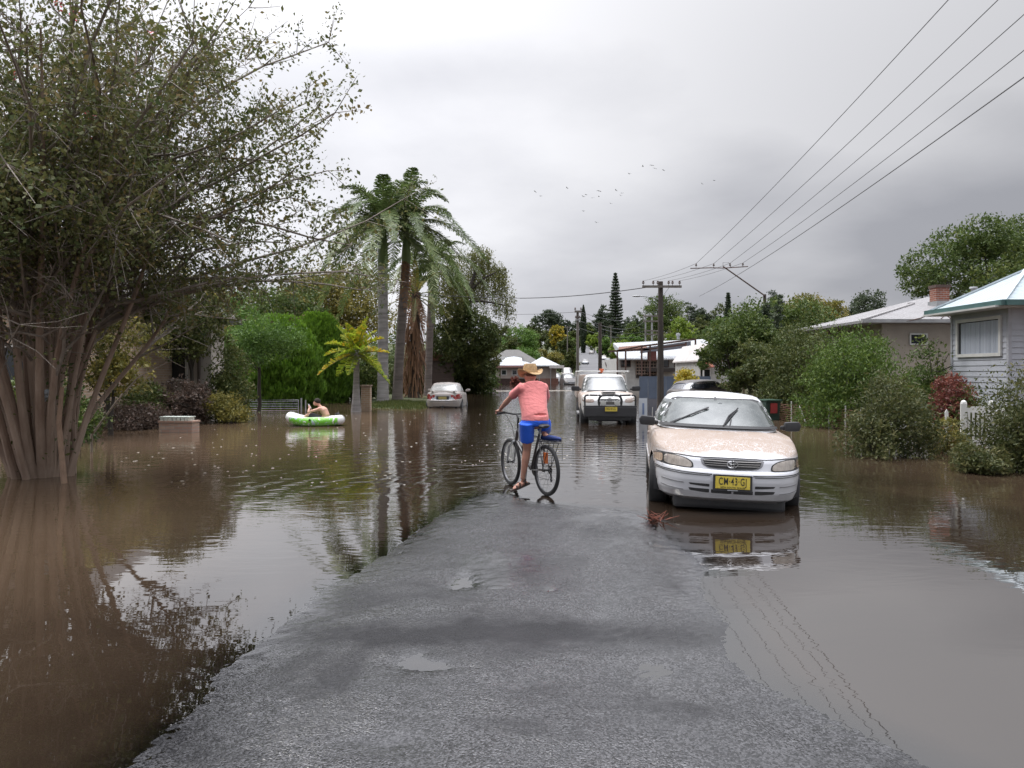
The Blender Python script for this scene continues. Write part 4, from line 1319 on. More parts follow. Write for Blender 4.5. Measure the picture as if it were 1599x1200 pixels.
mb = MB(); hip_roof(mb, -.45, w_ + .5, -.5, d_ + .5, hh + .03, 1.05, .1); rf = mb.build('roof', ROOFBX, hb)
mb = MB()
mb.bar((-.45, -.5, hh + .06), (1.32, d_ / 2, hh + 1.1), .1, .05); mb.bar((-.45, d_ + .5, hh + .06), (1.32, d_ / 2, hh + 1.1), .1, .05); mb.bar((1.32, d_ / 2, hh + 1.1), (8, d_ / 2, hh + 1.1), .1, .05)
mb.build('ridge_cap', M('ridge_blue', (.50, .56, .60), .4), rf)
mb = MB()
mb.bar((-.5, -.55, hh), (-.5, d_ + .55, hh), .12, .14); mb.bar((-.44, -.55, hh), (w_ + .5, -.55, hh), .12, .14)
mb.build('gutter', M('teal_gutter', (.055, .12, .115), .45, .15), hb)
mb = MB(); mb.box(((w_ - .45) / 2, d_ / 2, hh - .085), (w_ + .85, d_ + .9, .05)); mb.build('eave_lining', WHITE2, hb)


def curtain_mat():
    m, t, b = new_mat('curtain_behind_glass')
    sp = nd(t, 'ShaderNodeSeparateXYZ'); t.links.new(nd(t, 'ShaderNodeTexCoord').outputs['Object'], sp.inputs[0])
    v = nd(t, 'ShaderNodeCombineXYZ'); t.links.new(sp.outputs[1], v.inputs[0])
    n_ = noise(t, 9, 3, .6, v.outputs[0])
    t.links.new(cramp(t, n_, [(.3, (.26, .29, .36)), (.7, (.50, .54, .62))]), b.inputs['Base Color'])
    b.inputs['Roughness'].default_value = .75; b.inputs['Coat Weight'].default_value = 1; b.inputs['Coat Roughness'].default_value = .05
    bump(t, b, n_, 1.0, .06)
    return m
wz0, wz1 = ZA(551, 21), ZA(502, 21)
wf = window(hb, (0, 1.25, (wz0 + wz1) / 2), 1.95, 1.0, 'x-', .09, WHITE)
for ch in wf.children: ch.data.materials[0] = GLASS
# the curtain itself, pleated cloth hung just inside the opening
V = []; nn = 90
for i in range(nn):
    f = i / (nn - 1); yy = 1.25 - .90 + 1.72 * f
    xx = -.046 + .004 * math.sin(f * 95) * (1 + .5 * math.sin(f * 13))
    V += [(xx, yy, (wz0 + wz1) / 2 - .47), (xx, yy, (wz0 + wz1) / 2 + .43)]
me = np_mesh('curtain', np.array(V), [(2 * i, 2 * i + 2, 2 * i + 3, 2 * i + 1) for i in range(nn - 1)])
cur = link_mesh('curtain', me, curtain_mat(), wf, smooth=True)
window(hb, (1.15, 0, (wz0 + wz1) / 2 + .02), 1.3, 1.0, 'y-', .09, WHITE)

# ------------------------------------------------ cream house behind it
oy = 28.5; ox = XA(1352, oy)
hc_ = thing('cream_house', 'cream rendered house with a grey hip roof and red brick chimney behind the hedge', 'house', (ox, oy, 0))
w_ = XA(1640, oy) - ox; d_ = 7.0; hh = ZA(503, oy)
MB().box((w_ / 2 + .3, d_ / 2, hh / 2), (w_ - .6, d_, hh)).build('wall', M('taupe_render', (.40, .35, .30), .8, .12, 1.5), hc_)
mb = MB(); hip_roof(mb, -.35, w_ + .5, -.5, d_ + .5, hh + .03, ZA(475, oy + 3.5) - hh - .03, .1); rf = mb.build('roof', ROOFG, hc_)
mb = MB(); hip_roof(mb, 2.0, w_ + 4, d_ * .45, d_ + 5, hh + .45, ZA(459, oy + 6) - hh - .45, .1); mb.build('rear_roof', ROOFG, hc_)
mb = MB(); zz = ZA(475, oy + 3.5) - .0
mb.bar((-.35, -.5, hh + .06), (3.65, d_ / 2, zz + .02), .12, .05); mb.bar((3.65, d_ / 2, zz + .02), (w_ - 3.5, d_ / 2, zz + .02), .14, .05)
mb.build('ridge_cap', M('ridge_grey', (.30, .29, .29), .5), rf)
mb = MB(); gutter(mb, [(-.4, -.56, hh), (w_ + .5, -.56, hh)]); mb.build('gutter', M('grey_gutter', (.30, .30, .30), .5), hc_)
cx_, cw_ = XA(1467, oy + 3.2) - ox, .55
ch = MB().box((cx_, 3.2, (ZA(477, oy + 3.2) + ZA(450, oy + 3.2)) / 2 - .2), (cw_, .5, ZA(450, oy + 3.2) - ZA(477, oy + 3.2) + .4)).build('chimney', BRICKR, rf)
MB().box((cx_, 3.2, ZA(449, oy + 3.2) + .02), (cw_ + .08, .58, .12)).build('chimney_cap', M('soot_brick', (.09, .06, .05), .9), ch)
MB().box((cx_, 3.15, ZA(477, oy + 3.2) - .02), (cw_ + .1, .7, .35)).build('chimney_flashing', GREYM, ch)
window(hc_, (XA(1433, oy) - ox, 0, ZA(530, oy)), .62, .38, 'y-', .05, WHITE)
MB().lathe([(.0, .3), (.16, .28), (.18, .2), (.1, .18), (.1, -.3)], 12, Matrix.Translation((XA(1516, oy + 7) - ox, 6.8, ZA(460, oy + 7) + .05))).build('roof_vent', GREYM, rf, True)
# service bracket and cables on the gutter
mb = MB()
mb.tube([(XA(1402, oy) - ox, -.6, ZA(504, oy)), (XA(1424, oy) - ox, -.62, ZA(499, oy)), (XA(1440, oy) - ox, -.62, ZA(491, oy))], .025, 5)
mb.tube([(XA(1455, oy) - ox, -.62, ZA(500, oy)), (XA(1462, oy) - ox, -.62, ZA(494, oy)), (XA(1470, oy) - ox, -.62, ZA(500, oy))], .02, 5)
mb.build('service_bracket', DKSTEEL, hc_)

# ------------------------------------------------ pale house at the left behind the shrubs
oy = 27.0; ox = XA(60, oy)
hl = thing('rendered_house', 'pale rendered house with a dark roof seen through the shrubs at the left', 'house', (ox, oy, 0))
w_ = XA(330, oy) - ox; d_ = 1.2; hh = ZA(497, oy)
MB().box((w_ / 2, d_ / 2, hh / 2), (w_, d_, hh)).build('wall', M('pale_render', (.52, .48, .44), .8, .1, 1.5), hl)
mb = MB(); hip_roof(mb, -.5, w_ + .5, -.6, d_ + .5, hh + .02, .8, .16); mb.build('roof', M('dark_tiles', (.07, .065, .065), .8, .25, 3, bmp=.5, bscale=9), hl)
mb = MB(); gutter(mb, [(-.5, -.68, hh), (w_ + .55, -.68, hh)]); mb.build('gutter', M('dark_gutter', (.09, .09, .09), .5), hl)
mb = MB(); gx_ = XA(313, oy) - ox; mb.tube([(gx_, -.12, -.3), (gx_, -.12, hh - .3), (gx_, -.55, hh - .05)], .06, 8); mb.lathe([(.12, 0), (.12, .22), (.07, .3), (.05, 0)], 8, Matrix.Translation((gx_, -.14, ZA(557, oy)))); mb.build('downpipe', M('brown_pipe', (.06, .045, .035), .5), hl)
for px in (110, 150, 268):
    window(hl, (XA(px, oy) - ox, 0, 1.9), 1.1, 1.1, 'y-', .07, WHITE, bars=(('v', 0),))
# brick house close behind the multi-stemmed tree
oy = 21.0; ox = XA(-220, oy)
h2 = thing('brick_house', 'tan brick house with a louvred gable behind the stems at the far left edge', 'house', (ox, oy, 0))
w_ = XA(118, oy) - ox; hh = ZA(455, oy)
MB().box((w_ / 2, 3, hh / 2), (w_, 6, hh)).build('wall', BRICKT, h2)
mb = MB(); mb.prism([(-.5, -.45, hh), (w_ + .5, -.45, hh), (w_ / 2, -.45, hh + 2.6)], (0, 0, 0), (0, 6.9, 0)); rf = mb.build('roof', M('dark_tiles', (.07, .065, .065)), h2)
mb = MB()
for i in range(14):
    zz = hh + .15 + i * .17; k = 1 - (i * .17 + .15) / 2.6
    mb.box((w_ / 2, -.49, zz), ((w_ + 1) * k * .97, .06, .1))
mb.build('louvre', M('brown_louvre', (.17, .13, .11), .7), rf)
window(h2, (w_ - 1.5, 0, 1.8), 1.6, 1.1, 'y-', .07, WHITE, bars=(('v', 0),))

# brown outbuilding behind palms
ox, oy = XA(628, 56), 56.0
sh = thing('garden_shed', 'brown timber shed hidden behind the royal palm trunks', 'shed', (ox, oy, 0))
MB().box((1.9, 1.2, 1.2), (3.8, 2.4, 2.6)).build('wall', weather_mat('brown_boards', (.085, .055, .045), .18), sh)
mb = MB(); mb.prism([(-.2, -.2, 2.5), (4.0, -.2, 2.5), (1.9, -.2, 3.3)], (0, 0, 0), (0, 2.8, 0)); mb.build('roof', M('rusty_iron', (.16, .08, .055), .8, .3, 2), sh)

# ------------------------------------------------ white roofed house at the end of the flood
Y0 = 110.0
ox = XA(757, Y0)
fh = thing('hip_roofed_house', 'pinkish house with a white hip roof at the far end of the flooded street', 'house', (ox, Y0, 0))
X = lambda px, y=Y0: XA(px, y) - ox
ze = ZA(572, Y0)
mb = MB()
mb.box(((X(752) + X(834)) / 2, 4.5, (ze + .75) / 2), (X(834) - X(752), 9, ze - .75))
mb.box(((X(834) + X(868)) / 2, 3.4, (ze + .75) / 2), (X(868) - X(834), 9.2, ze - .75))
mb.build('wall', FIBRO, fh)
mb = MB(); mb.box(((X(752) + X(830)) / 2, 4.5, .2), (X(830) - X(752) - .1, 8.9, 1.1)); mb.build('subfloor', M('dark_subfloor', (.06, .035, .03), .9), fh)
mb = MB(); mb.box(((X(838) + X(871)) / 2, 3.6, .3), (X(871) - X(838), 9.9, .92)); mb.build('brick_base', BRICKR, fh)
mb = MB(); hip_roof(mb, X(748), X(846), -.6, 9.5, ze + .05, ZA(560, Y0 + 4) - ze, .15); rf = mb.build('roof', ROOFW, fh)
mb = MB(); hip_roof(mb, X(822), X(874), -1.9, 8.6, ze + .08, ZA(558, Y0 + 3) - ze, .15, 'x'); mb.build('wing_roof', ROOFW, fh)
mb = MB(); mb.prism([(X(781), -.4, ze + .1), (X(817), -.4, ze + .1), (X(815), 1.8, ZA(560, Y0)), (X(803), 2.0, ZA(557.5, Y0)), (X(789), 1.8, ZA(560, Y0))], (0, 0, 0), (0, .5, .12)); mb.build('skylight_panel', ribbed_mat('clear_sheet', (.55, .58, .62), .35, 'X', .3, (.36, .39, .44)), rf)
mb = MB(); mb.box(((X(857) + X(879)) / 2, -1.4, ze - .12), (X(879) - X(857), 2.6, .42)); mb.build('awning', M('pale_fascia', (.56, .54, .52), .6), fh)
mb = MB(); mb.bar((X(775), -.62, ze - .05), (X(818), -.62, ze - .05), .12, .3); mb.build('fascia', M('pink_fascia', (.34, .19, .17), .7), fh)
for px in (787, 803.5, 815):
    window(fh, (X(px), 0, ZA(582, Y0)), .72, .72, 'y-', .10, WHITE)
for px, yy in ((781, -.3), (859, -1.5), (841.5, -1.4)):
    mb = MB(); mb.tube([(X(px), yy, -.2), (X(px), yy, ze - .1)], .05, 6); mb.build('post', GREYM if px > 800 else DKSTEEL, fh)
hedge('rose_bush', 'pink-flowering bush in front of the white roofed house', 793, 812, 588, 108.5, 1.2, 1500, .22, G_red, 97, nl=6)
# grey roofed house behind
ox2, y2 = XA(768, 128), 128.0
gh = thing('grey_roofed_house', 'dark roofed house just behind and left of the white roofed house', 'house', (ox2, y2, .3))
MB().box((2.6, 3, 1.9), (5.2, 6, 4.2)).build('wall', M('pale_weather', (.5, .49, .47), .7), gh)
mb = MB(); hip_roof(mb, -1.2, 8.2, -.6, 6.6, ZA(566, y2) - .3, 2.2, .15); mb.build('roof', M('dark_roof_iron', (.10, .095, .09), .6), gh)
mb = MB(); mb.box((1.2, -1.2, ZA(563, y2) - .3), (4.2, 2.0, .12)); mb.build('patio_roof', ROOFW, gh)

# ------------------------------------------------ factory building, right
Y0 = 74.0
ox = XA(962, Y0)
fb = thing('factory_building', 'long white walled building with white iron roofs behind the blue hoarding', 'building', (ox, Y0, 0))
X = lambda px, y=Y0: XA(px, y) - ox
ze = ZA(560, Y0)
MB().box(((X(963) + X(1145)) / 2, 6, ze / 2), (X(1145) - X(963), 12, ze)).build('wall', WHITE2, fb)
mb = MB()
mb.add([(X(966), -.7, ze - .02), (X(1150), -.7, ze - .02), (X(1150), 6, ZA(541, Y0 + 6)), (X(972), 6, ZA(549, Y0 + 6)), (X(966), -.7, ze - .16), (X(1150), -.7, ze - .16), (X(1150), 6, ZA(541, Y0 + 6) - .14), (X(972), 6, ZA(549, Y0 + 6) - .14)],
       [(0, 1, 2, 3), (7, 6, 5, 4), (0, 4, 5, 1), (1, 5, 6, 2), (2, 6, 7, 3), (3, 7, 4, 0)])
rf = mb.build('front_roof', ROOFW, fb)
mb = MB()
z1, z2 = ZA(541, Y0 + 7), ZA(530, Y0 + 13)
mb.add([(X(985), 7, ZA(547, Y0 + 7)), (X(1150), 7, z1), (X(1150), 13, z2), (X(985), 13, ZA(536, Y0 + 13)), (X(985), 7, ZA(547, Y0 + 7) - 1.2), (X(1150), 7, z1 - 1.2), (X(1150), 13, z2 - .3), (X(985), 13, ZA(536, Y0 + 13) - .3)],
       [(0, 1, 2, 3), (7, 6, 5, 4), (0, 4, 5, 1), (1, 5, 6, 2), (2, 6, 7, 3), (3, 7, 4, 0)])
mb.build('rear_roof', ROOFW, fb)
mb = MB(); mb.add([(X(1000), -.2, ZA(544, Y0)), (X(1078), -.2, ZA(533, Y0)), (X(1078), -.2, ZA(543, Y0)), (X(1000), -.2, ZA(552, Y0)),
                   (X(1000), .2, ZA(544, Y0)), (X(1078), .2, ZA(533, Y0)), (X(1078), .2, ZA(543, Y0)), (X(1000), .2, ZA(552, Y0))], [(0, 1, 2, 3), (7, 6, 5, 4), (0, 4, 5, 1), (1, 5, 6, 2), (2, 6, 7, 3), (3, 7, 4, 0)])
mb.build('parapet_panel', M('slate_panel', (.15, .16, .19), .6, .15), fb)
for px in (973, 981, 1057, 1075, 1040):
    wd = .42 if px < 1000 else .5
    window(fb, (X(px), 0, ZA(568, Y0)), wd, .65, 'y-', .05, DKSTEEL, bars=(('h', 0),))
mb = MB(); mb.box((X(1009), -.04, ZA(578, Y0)), (X(1025) - X(993), .05, ZA(561, Y0) - ZA(586, Y0))); op = mb.build('doorway', M('dark_inside', (.035, .028, .025), .9), fb)
mb = MB()
for i in range(8): mb.bar((X(993 + i * 4.5), -.12, ZA(586, Y0)), (X(993 + i * 4.5), -.12, ZA(561, Y0)), .07)
for i in range(5): mb.bar((X(993), -.16, ZA(564 + i * 5, Y0)), (X(1025), -.16, ZA(564 + i * 5, Y0)), .08)
mb.build('grille', M('pale_timber', (.32, .25, .21), .8), op)
MB().box(((X(1008) + X(1052)) / 2, -.4, ZA(578, Y0)), (X(1052) - X(1008), .7, .35)).build('dark_awning', M('dark_inside', (.03, .03, .03)), fb)
mb = MB(); mb.lathe([(0, .5), (.22, .45), (.25, .25), (.15, .2), (.15, -.2)], 10, Matrix.Translation((X(1094), 10, z2 + .05))); mb.build('roof_vent', GREYM, rf, True)
# rusty steel frame in front of the factory
Y1 = 66.0
fr_ = thing('steel_frame', 'rusty dark open steel frame standing in front of the white factory', 'frame', (XA(960, Y1), Y1, 0))
X = lambda px: XA(px, Y1) - XA(960, Y1)
pts = [(964, 548), (977, 545), (1002, 541), (1015, 540), (1071, 535), (1086, 530)]
for px, py in pts:
    mb = MB(); mb.bar((X(px), 0, -.4), (X(px), 0, ZA(py, Y1)), .13); mb.build('post', DKSTEEL, fr_)
for (a, b_, c, d) in ((950, 549, 1015, 546), (964, 548, 1003, 541), (1002, 541, 1086, 530), (1071, 543, 1086, 543), (1003, 547, 1071, 538)):
    mb = MB(); mb.bar((X(a), .1, ZA(b_, Y1)), (X(c), .1, ZA(d, Y1)), .16); mb.build('beam', DKSTEEL, fr_)
mb = MB(); mb.bar((X(1071), .05, ZA(545, Y1)), (X(1086), .05, ZA(562, Y1)), .07); mb.build('brace', DKSTEEL, fr_)
mb = MB(); mb.box((X(1019), .3, ZA(556, Y1)), (.75, .3, .8)); mb.build('panel', M('rust_panel', (.13, .045, .04), .8), fr_)
mb = MB(); mb.add([(X(966), .3, ZA(549, Y1)), (X(1012), .3, ZA(544, Y1)), (X(1015), 3.5, ZA(540, Y1 + 3)), (X(975), 3.5, ZA(543, Y1 + 3))], [(0, 1, 2, 3)]); mb.prism([(X(966), .3, ZA(549, Y1)), (X(1012), .3, ZA(544, Y1)), (X(1015), 3.5, ZA(540, Y1 + 3)), (X(975), 3.5, ZA(543, Y1 + 3))], (0, 0, .02), (0, 0, .08)); mb.build('roof_sheet', M('rusty_iron', (.16, .08, .055)), fr_)
# yard rails left of the factory
mb = MB()
for px in (948, 954, 961): mb.bar(W(px, 603, 82), W(px, 566, 82), .09)
mb.bar(W(945, 578, 82), W(963, 578, 82), .08); mb.bar(W(945, 566, 82), W(950, 583, 82), .08)
tag(mb.build('yard_gate', DKSTEEL), 'dark tubular yard gate left of the white factory', 'gate')

# blue hoarding
Y1 = 47.0
hd = thing('hoarding', 'slate blue sheet hoarding behind the main power pole', 'fence', (XA(998, Y1), Y1, 0))
X = lambda px: XA(px, Y1) - XA(998, Y1)
for i in range(8):
    a, b_ = X(998 + i * 14) + .01, X(998 + (i + 1) * 14) - .01
    mb = MB(); mb.box(((a + b_) / 2, 0, (ZA(588, Y1) - .3) / 2), (b_ - a, .04, ZA(588, Y1) + .3)); mb.build('panel', M('slate_blue_sheet', (.10, .13, .185), .55, .15, 1.2), hd)
mb = MB(); mb.bar((X(998), .05, ZA(588, Y1) - .12), (X(1110), .05, ZA(588, Y1) - .12), .06); mb.build('rail', GREYM, hd)

# green gabled house
Y1 = 53.0
ox = XA(1090, Y1)
gg = thing('gabled_house', 'small house with a green gable and red-brown bargeboards behind the dark wagon', 'house', (ox, Y1, 0))
X = lambda px: XA(px, Y1) - ox
ze = ZA(565, Y1)
MB().box(((X(1093) + X(1150)) / 2, 4, ze / 2), (X(1150) - X(1093), 8, ze)).build('wall', WHITE2, gg)
mb = MB(); mb.prism([(X(1090), .05, ze - .05), (X(1124), .05, ze - .05), (X(1106), .05, ZA(540, Y1))], (0, 0, 0), (0, .15, 0)); mb.build('gable', M('green_fibro', (.11, .16, .135), .7), gg)
zr = ZA(538, Y1)
mb = MB()
mb.add([(X(1088), -.3, ze), (X(1106), -.3, zr), (X(1106), 8, zr), (X(1088), 8, ze), (X(1088), -.3, ze + .1), (X(1106), -.3, zr + .1), (X(1106), 8, zr + .1), (X(1088), 8, ze + .1)], [(0, 1, 2, 3), (7, 6, 5, 4), (0, 4, 5, 1), (1, 5, 6, 2), (2, 6, 7, 3), (3, 7, 4, 0)])
mb.add([(X(1106), -.3, zr), (X(1126), -.3, ze), (X(1160), 8, ze), (X(1106), 8, zr), (X(1106), -.3, zr + .1), (X(1126), -.3, ze + .1), (X(1160), 8, ze + .1), (X(1106), 8, zr + .1)], [(0, 1, 2, 3), (7, 6, 5, 4), (0, 4, 5, 1), (1, 5, 6, 2), (2, 6, 7, 3), (3, 7, 4, 0)])
mb.build('roof', ribbed_mat('old_white_iron', (.55, .50, .47), .3, 'Y', .5, (.62, .62, .62)), gg)
mb = MB(); mb.bar((X(1088), -.34, ze), (X(1106), -.34, zr + .02), .05, .2, up=(0, 1, 0)); mb.build('bargeboard', M('dark_barge', (.07, .07, .07), .6), gg)
mb = MB(); mb.bar((X(1106), -.34, zr + .02), (X(1127), -.34, ze), .05, .24, up=(0, 1, 0)); mb.build('bargeboard', M('rust_barge', (.24, .085, .055), .7), gg)
mb = MB(); mb.add([(X(1091), -.9, ze - .35), (X(1110), -.9, ze - .35), (X(1110), 0, ze), (X(1091), 0, ze), (X(1091), -.9, ze - .43), (X(1110), -.9, ze - .43), (X(1110), 0, ze - .08), (X(1091), 0, ze - .08)], [(0, 1, 2, 3), (7, 6, 5, 4), (0, 4, 5, 1), (1, 5, 6, 2), (2, 6, 7, 3), (3, 7, 4, 0)]); mb.build('awning', M('red_iron', (.26, .09, .06), .7), gg)
mb = MB(); mb.bar((X(1094), -.8, -.2), (X(1094), -.8, ze - .4), .09); mb.build('post', WHITE, gg)
window(gg, (X(1101), 0, 1.4), .7, .9, 'y-', .06, WHITE)
mb = MB(); Y2 = 44.0
mb.box((XA(1124, Y2), Y2, .35), (XA(1143, Y2) - XA(1104, Y2), .25, 1.3))
o = mb.build('brick_wall', BRICKT); tag(o, 'low tan brick garden wall beyond the dark wagon', 'wall')

# ============================================================ small yard things
# brick letterbox wall at left
ox, oy = XA(280, 20.6), 20.6
lb_ = thing('brick_planter', 'small brick block with a pale capping just above the flood at the left', 'wall', (ox, oy, 0), rz=R(-4))
MB().box((0, 0, -.09), (.92, .42, .72)).build('brick_body', BRICKP, lb_)
MB().box((.0, 0, .295), (.96, .46, .045)).build('ledge', BRICKP, lb_)
mb = MB()
for i in range(7): mb.box((-.39 + i * .115, -.02, .36), (.095, .34, .08))
mb.box((-.05, .0, .415), (.83, .38, .025))
mb.build('capping', M('pale_cap', (.46, .50, .45), .75, .15, 8), lb_)
# brick letterbox pillar
ox, oy = XA(567, 31.5), 32.2
lp = thing('letterbox_pillar', 'tan brick letterbox pillar behind the bottle-shaped palm trunk', 'letterbox', (ox, oy, 0))
MB().box((0, 0, .42), (.38, .38, 1.1)).build('brick_shaft', BRICKT, lp)
mb = MB()
for i in range(6): mb.box((-.16 + i * .064, 0, 1.0), (.05, .40, .07))
mb.box((0, 0, 1.06), (.44, .44, .05)); mb.build('cap', M('tan_cap', (.36, .27, .21), .8), lp)
# wire gate at left
ox, oy = XA(385, 31.5), 31.5
wg = thing('wire_gate', 'low steel-tube gate with horizontal wires behind the raft', 'gate', (ox, oy, 0))
L_ = XA(466, oy) - ox; ht = ZA(625, oy)
mb = MB(); mb.tube([(0, 0, -.3), (0, 0, ht), (L_, 0, ht), (L_, 0, -.3)], .022, 6); mb.build('gate_frame', GREYM, wg)
mb = MB()
for i in range(5): mb.tube([(0, 0, .03 + i * ht / 5), (L_, 0, .03 + i * ht / 5)], .008, 4)
mb.build('wire', GREYM, wg)
mb = MB(); mb.tube([(L_ + .12, 0, -.5), (L_ + .12, 0, ht + .08)], .035, 8); mb.build('gate_post', GREYM, wg)
mb = MB(); mb.tube([(L_ + .3, 0, -.5), (L_ + .3, 0, ht + .0)], .03, 8); mb.build('gate_post', GREYM, wg)

# wire fence at right
fx0, fy0, fx1, fy1 = XA(1203, 26.5), 26.5, XA(1345, 20.5), 20.5
wf_ = thing('wire_fence', 'rusty mesh fence with white posts below the hedge bushes', 'fence', (fx0, fy0, 0))
def FP(f, z): return ((fx1 - fx0) * f, (fy1 - fy0) * f, z)
for f in (.0, .28, .54, .70, .86, 1.0):
    mb = MB(); mb.tube([FP(f, -.5), FP(f, .66 + .03 * math.sin(f * 9))], .02, 6); mb.build('post', WHITE, wf_)
mb = MB()
for i in range(9): mb.tube([FP(f, .04 + i * .065 + .012 * math.sin(f * 14 + i)) for f in np.linspace(0, 1, 22)], .006, 4)
for i in range(60): mb.tube([FP(i / 60, .0), FP(i / 60, .58)], .004, 3)
mb.build('mesh', M('rusty_wire', (.19, .085, .06), .7), wf_)
mb = MB(); mb.tube([FP(.38, .55), FP(.45, .05)], .02, 5); mb.build('stay', WHITE2, wf_)

# wheelie bin
bn_ = thing('wheelie_bin', 'dark green wheelie bin with a red panel beyond the white sedan', 'bin', (XA(1199, 26.0), 26.0, -.35), R(15))
mb = MB(); mb.add([(-.24, -.26, 0), (.24, -.26, 0), (.24, .26, 0), (-.24, .26, 0), (-.29, -.34, .98), (.29, -.34, .98), (.29, .36, .98), (-.29, .36, .98)], [(3, 2, 1, 0), (4, 5, 6, 7), (0, 1, 5, 4), (1, 2, 6, 5), (2, 3, 7, 6), (3, 0, 4, 7)]); mb.build('bin_body', M('bin_green', (.02, .045, .035), .5), bn_, bevel=.02)
mb = MB(); mb.box((0, 0, 1.02), (.62, .76, .06)); mb.tube([(-.25, .42, 1.0), (.25, .42, 1.0)], .02, 6); mb.build('lid', M('bin_lid', (.025, .06, .04), .45), bn_, bevel=.02)
mb = MB(); mb.box((0, -.345, .76), (.26, .03, .34)); mb.build('red_panel', M('red_panel', (.25, .03, .03), .5), bn_)

# white board by the ute
sx, sy = XA(1004, 24.2), 24.2
sb = thing('corflute_sign', 'white board sign on a thin stake standing in the water right of the ute', 'sign', (sx, sy, 0), R(-12))
mb = MB(); mb.box((0, 0, .40), (.26, .012, .80)); mb.build('board', M('white_board', (.55, .58, .62), .5, .1), sb)
mb = MB(); mb.box((.01, -.01, .46), (.06, .006, .36)); mb.build('blue_strip', M('blue_strip', (.16, .22, .36), .5), sb)
mb = MB(); mb.tube([(.13, .02, -.5), (.13, .02, .82)], .012, 5); mb.build('stake', GREYM, sb)
for px, tp in ((1019, 636), (1024, 642)):
    mb = MB(); mb.tube([W(px, tp, 25.5), (XA(px, 25.5) - .03, 25.5, -.4)], .014, 6)
    tag(mb.build('marker_stake', WHITE2, None, True), 'thin pale stake in the water right of the white board, ' + ('the taller one' if px == 1019 else 'the shorter one'), 'stake')

# white picket gate (right)
gx0, gy0 = XA(1503, 15.7), 15.7
pg_ = thing('picket_gate', 'white timber picket gate standing in the flood behind the bushes at the right', 'gate', (gx0, gy0, 0), R(-22))
top = ZA(632, 15.7)
def round_post(mb, x, z):
    mb.box((x, 0, z / 2 - .25), (.11, .11, z + .5)); mb.ell((x, 0, z + .0), (.06, .06, .075), 10, 6)
for x in (0.02, .52):
    mb = MB(); round_post(mb, x, top + .02); mb.build('gate_post', WHITE, pg_, bevel=0)
MB().box((.27, .0, top - .10), (.42, .05, .12)).build('rail', WHITE, pg_)
MB().box((.27, 0, .18), (.42, .04, .09)).build('rail', WHITE, pg_)
for i in range(5):
    mb = MB(); x = .11 + i * .08; mb.prism([(x - .022, -.04, -.3), (x + .022, -.04, -.3), (x + .022, -.04, top - .16), (x, -.04, top - .13), (x - .022, -.04, top - .16)], (0, 0, 0), (0, .02, 0)); mb.build('picket', WHITE, pg_)
pf = thing('picket_fence', 'white picket fence mostly hidden behind the two muddy bushes', 'fence', (XA(1390, 16.2), 16.2, 0))
for i in range(30):
    x = i * .11
    if XA(1503, 16.0) - XA(1390, 16.2) - .15 < x < XA(1545, 16.0) - XA(1390, 16.2) or (.95 < x < 1.15): continue
    mb = MB(); zt_ = (.62 if x < 1.2 else .85) + .02 * math.sin(i * 2.1); mb.prism([(x - .035, 0, -.3), (x + .035, 0, -.3), (x + .035, 0, zt_ - .06), (x, 0, zt_), (x - .035, 0, zt_ - .06)], (0, 0, 0), (0, .02, 0)); mb.build('picket', WHITE, pf)
for zz in (.12, .5):
    for a_, b_ in ((-.05, .95), (2.3, 3.3)): MB().bar((a_, .04, zz), (b_, .04, zz), .04, .08).build('rail', WHITE, pf)

# ============================================================ power poles and wires
WOOD = M('pole_wood', (.045, .036, .03), .85, .3, 4, (.085, .07, .06), .5, 30, stretch=(1, 1, .1))
WOODG = M('pole_wood_grey', (.14, .125, .11), .85, .25, 4, (.22, .20, .18), .5, 30, stretch=(1, 1, .1))
CER = M('insulator', (.10, .07, .06), .3, .1)


def insul(mb, p, s=1.0):
    p = Vector(p)
    mb.lathe([(.012 * s, 0), (.012 * s, .07 * s), (.05 * s, .08 * s), (.055 * s, .12 * s), (.03 * s, .15 * s), (.045 * s, .18 * s), (.0, .21 * s)], 8, Matrix.Translation(p))


YP = 36.0
ox = XA(1031.5, YP)
pole = thing('power_pole', 'dark timber power pole with a crossarm and street light arm beyond the white sedan', 'power pole', (ox, YP, 0))
X = lambda px: XA(px, YP) - ox
ztop = ZA(440, YP); zarm = ZA(448.5, YP)
MB().tube([(0, 0, -1), (0, 0, 2), (0, 0, ztop)], [.165, .15, .115], 12).build('pole_shaft', WOOD, pole, True)
ca = MB().bar((X(1002), -.17, zarm), (X(1063), -.17, zarm), .09, .11).build('crossarm', WOODG, pole)
mb = MB(); mb.bar((X(1044), -.17, zarm - .03), (X(1034), -.15, zarm - .45), .05, .02); mb.build('arm_brace', GREYM, pole)
tips = []
for px in (1003.5, 1019, 1026, 1043, 1049, 1060):
    mb = MB(); insul(mb, (X(px), -.17, zarm + .05), 1.15); mb.build('insulator', CER, ca, True); tips.append(W(px, 446, YP) + Vector((0, -.17, .2)))
mb = MB(); mb.tube([(0, 0, ZA(469, YP)), (X(1020), -.1, ZA(465, YP)), (X(1000), -.2, ZA(463.5, YP))], .028, 7); mb.build('light_arm', GREYM, pole, True)
mb = MB(); mb.ell((X(993), -.22, ZA(463.5, YP)), (.22, .09, .045), 12, 6); mb.build('lamp_head', M('lamp_shell', (.35, .36, .36), .4), pole, True)


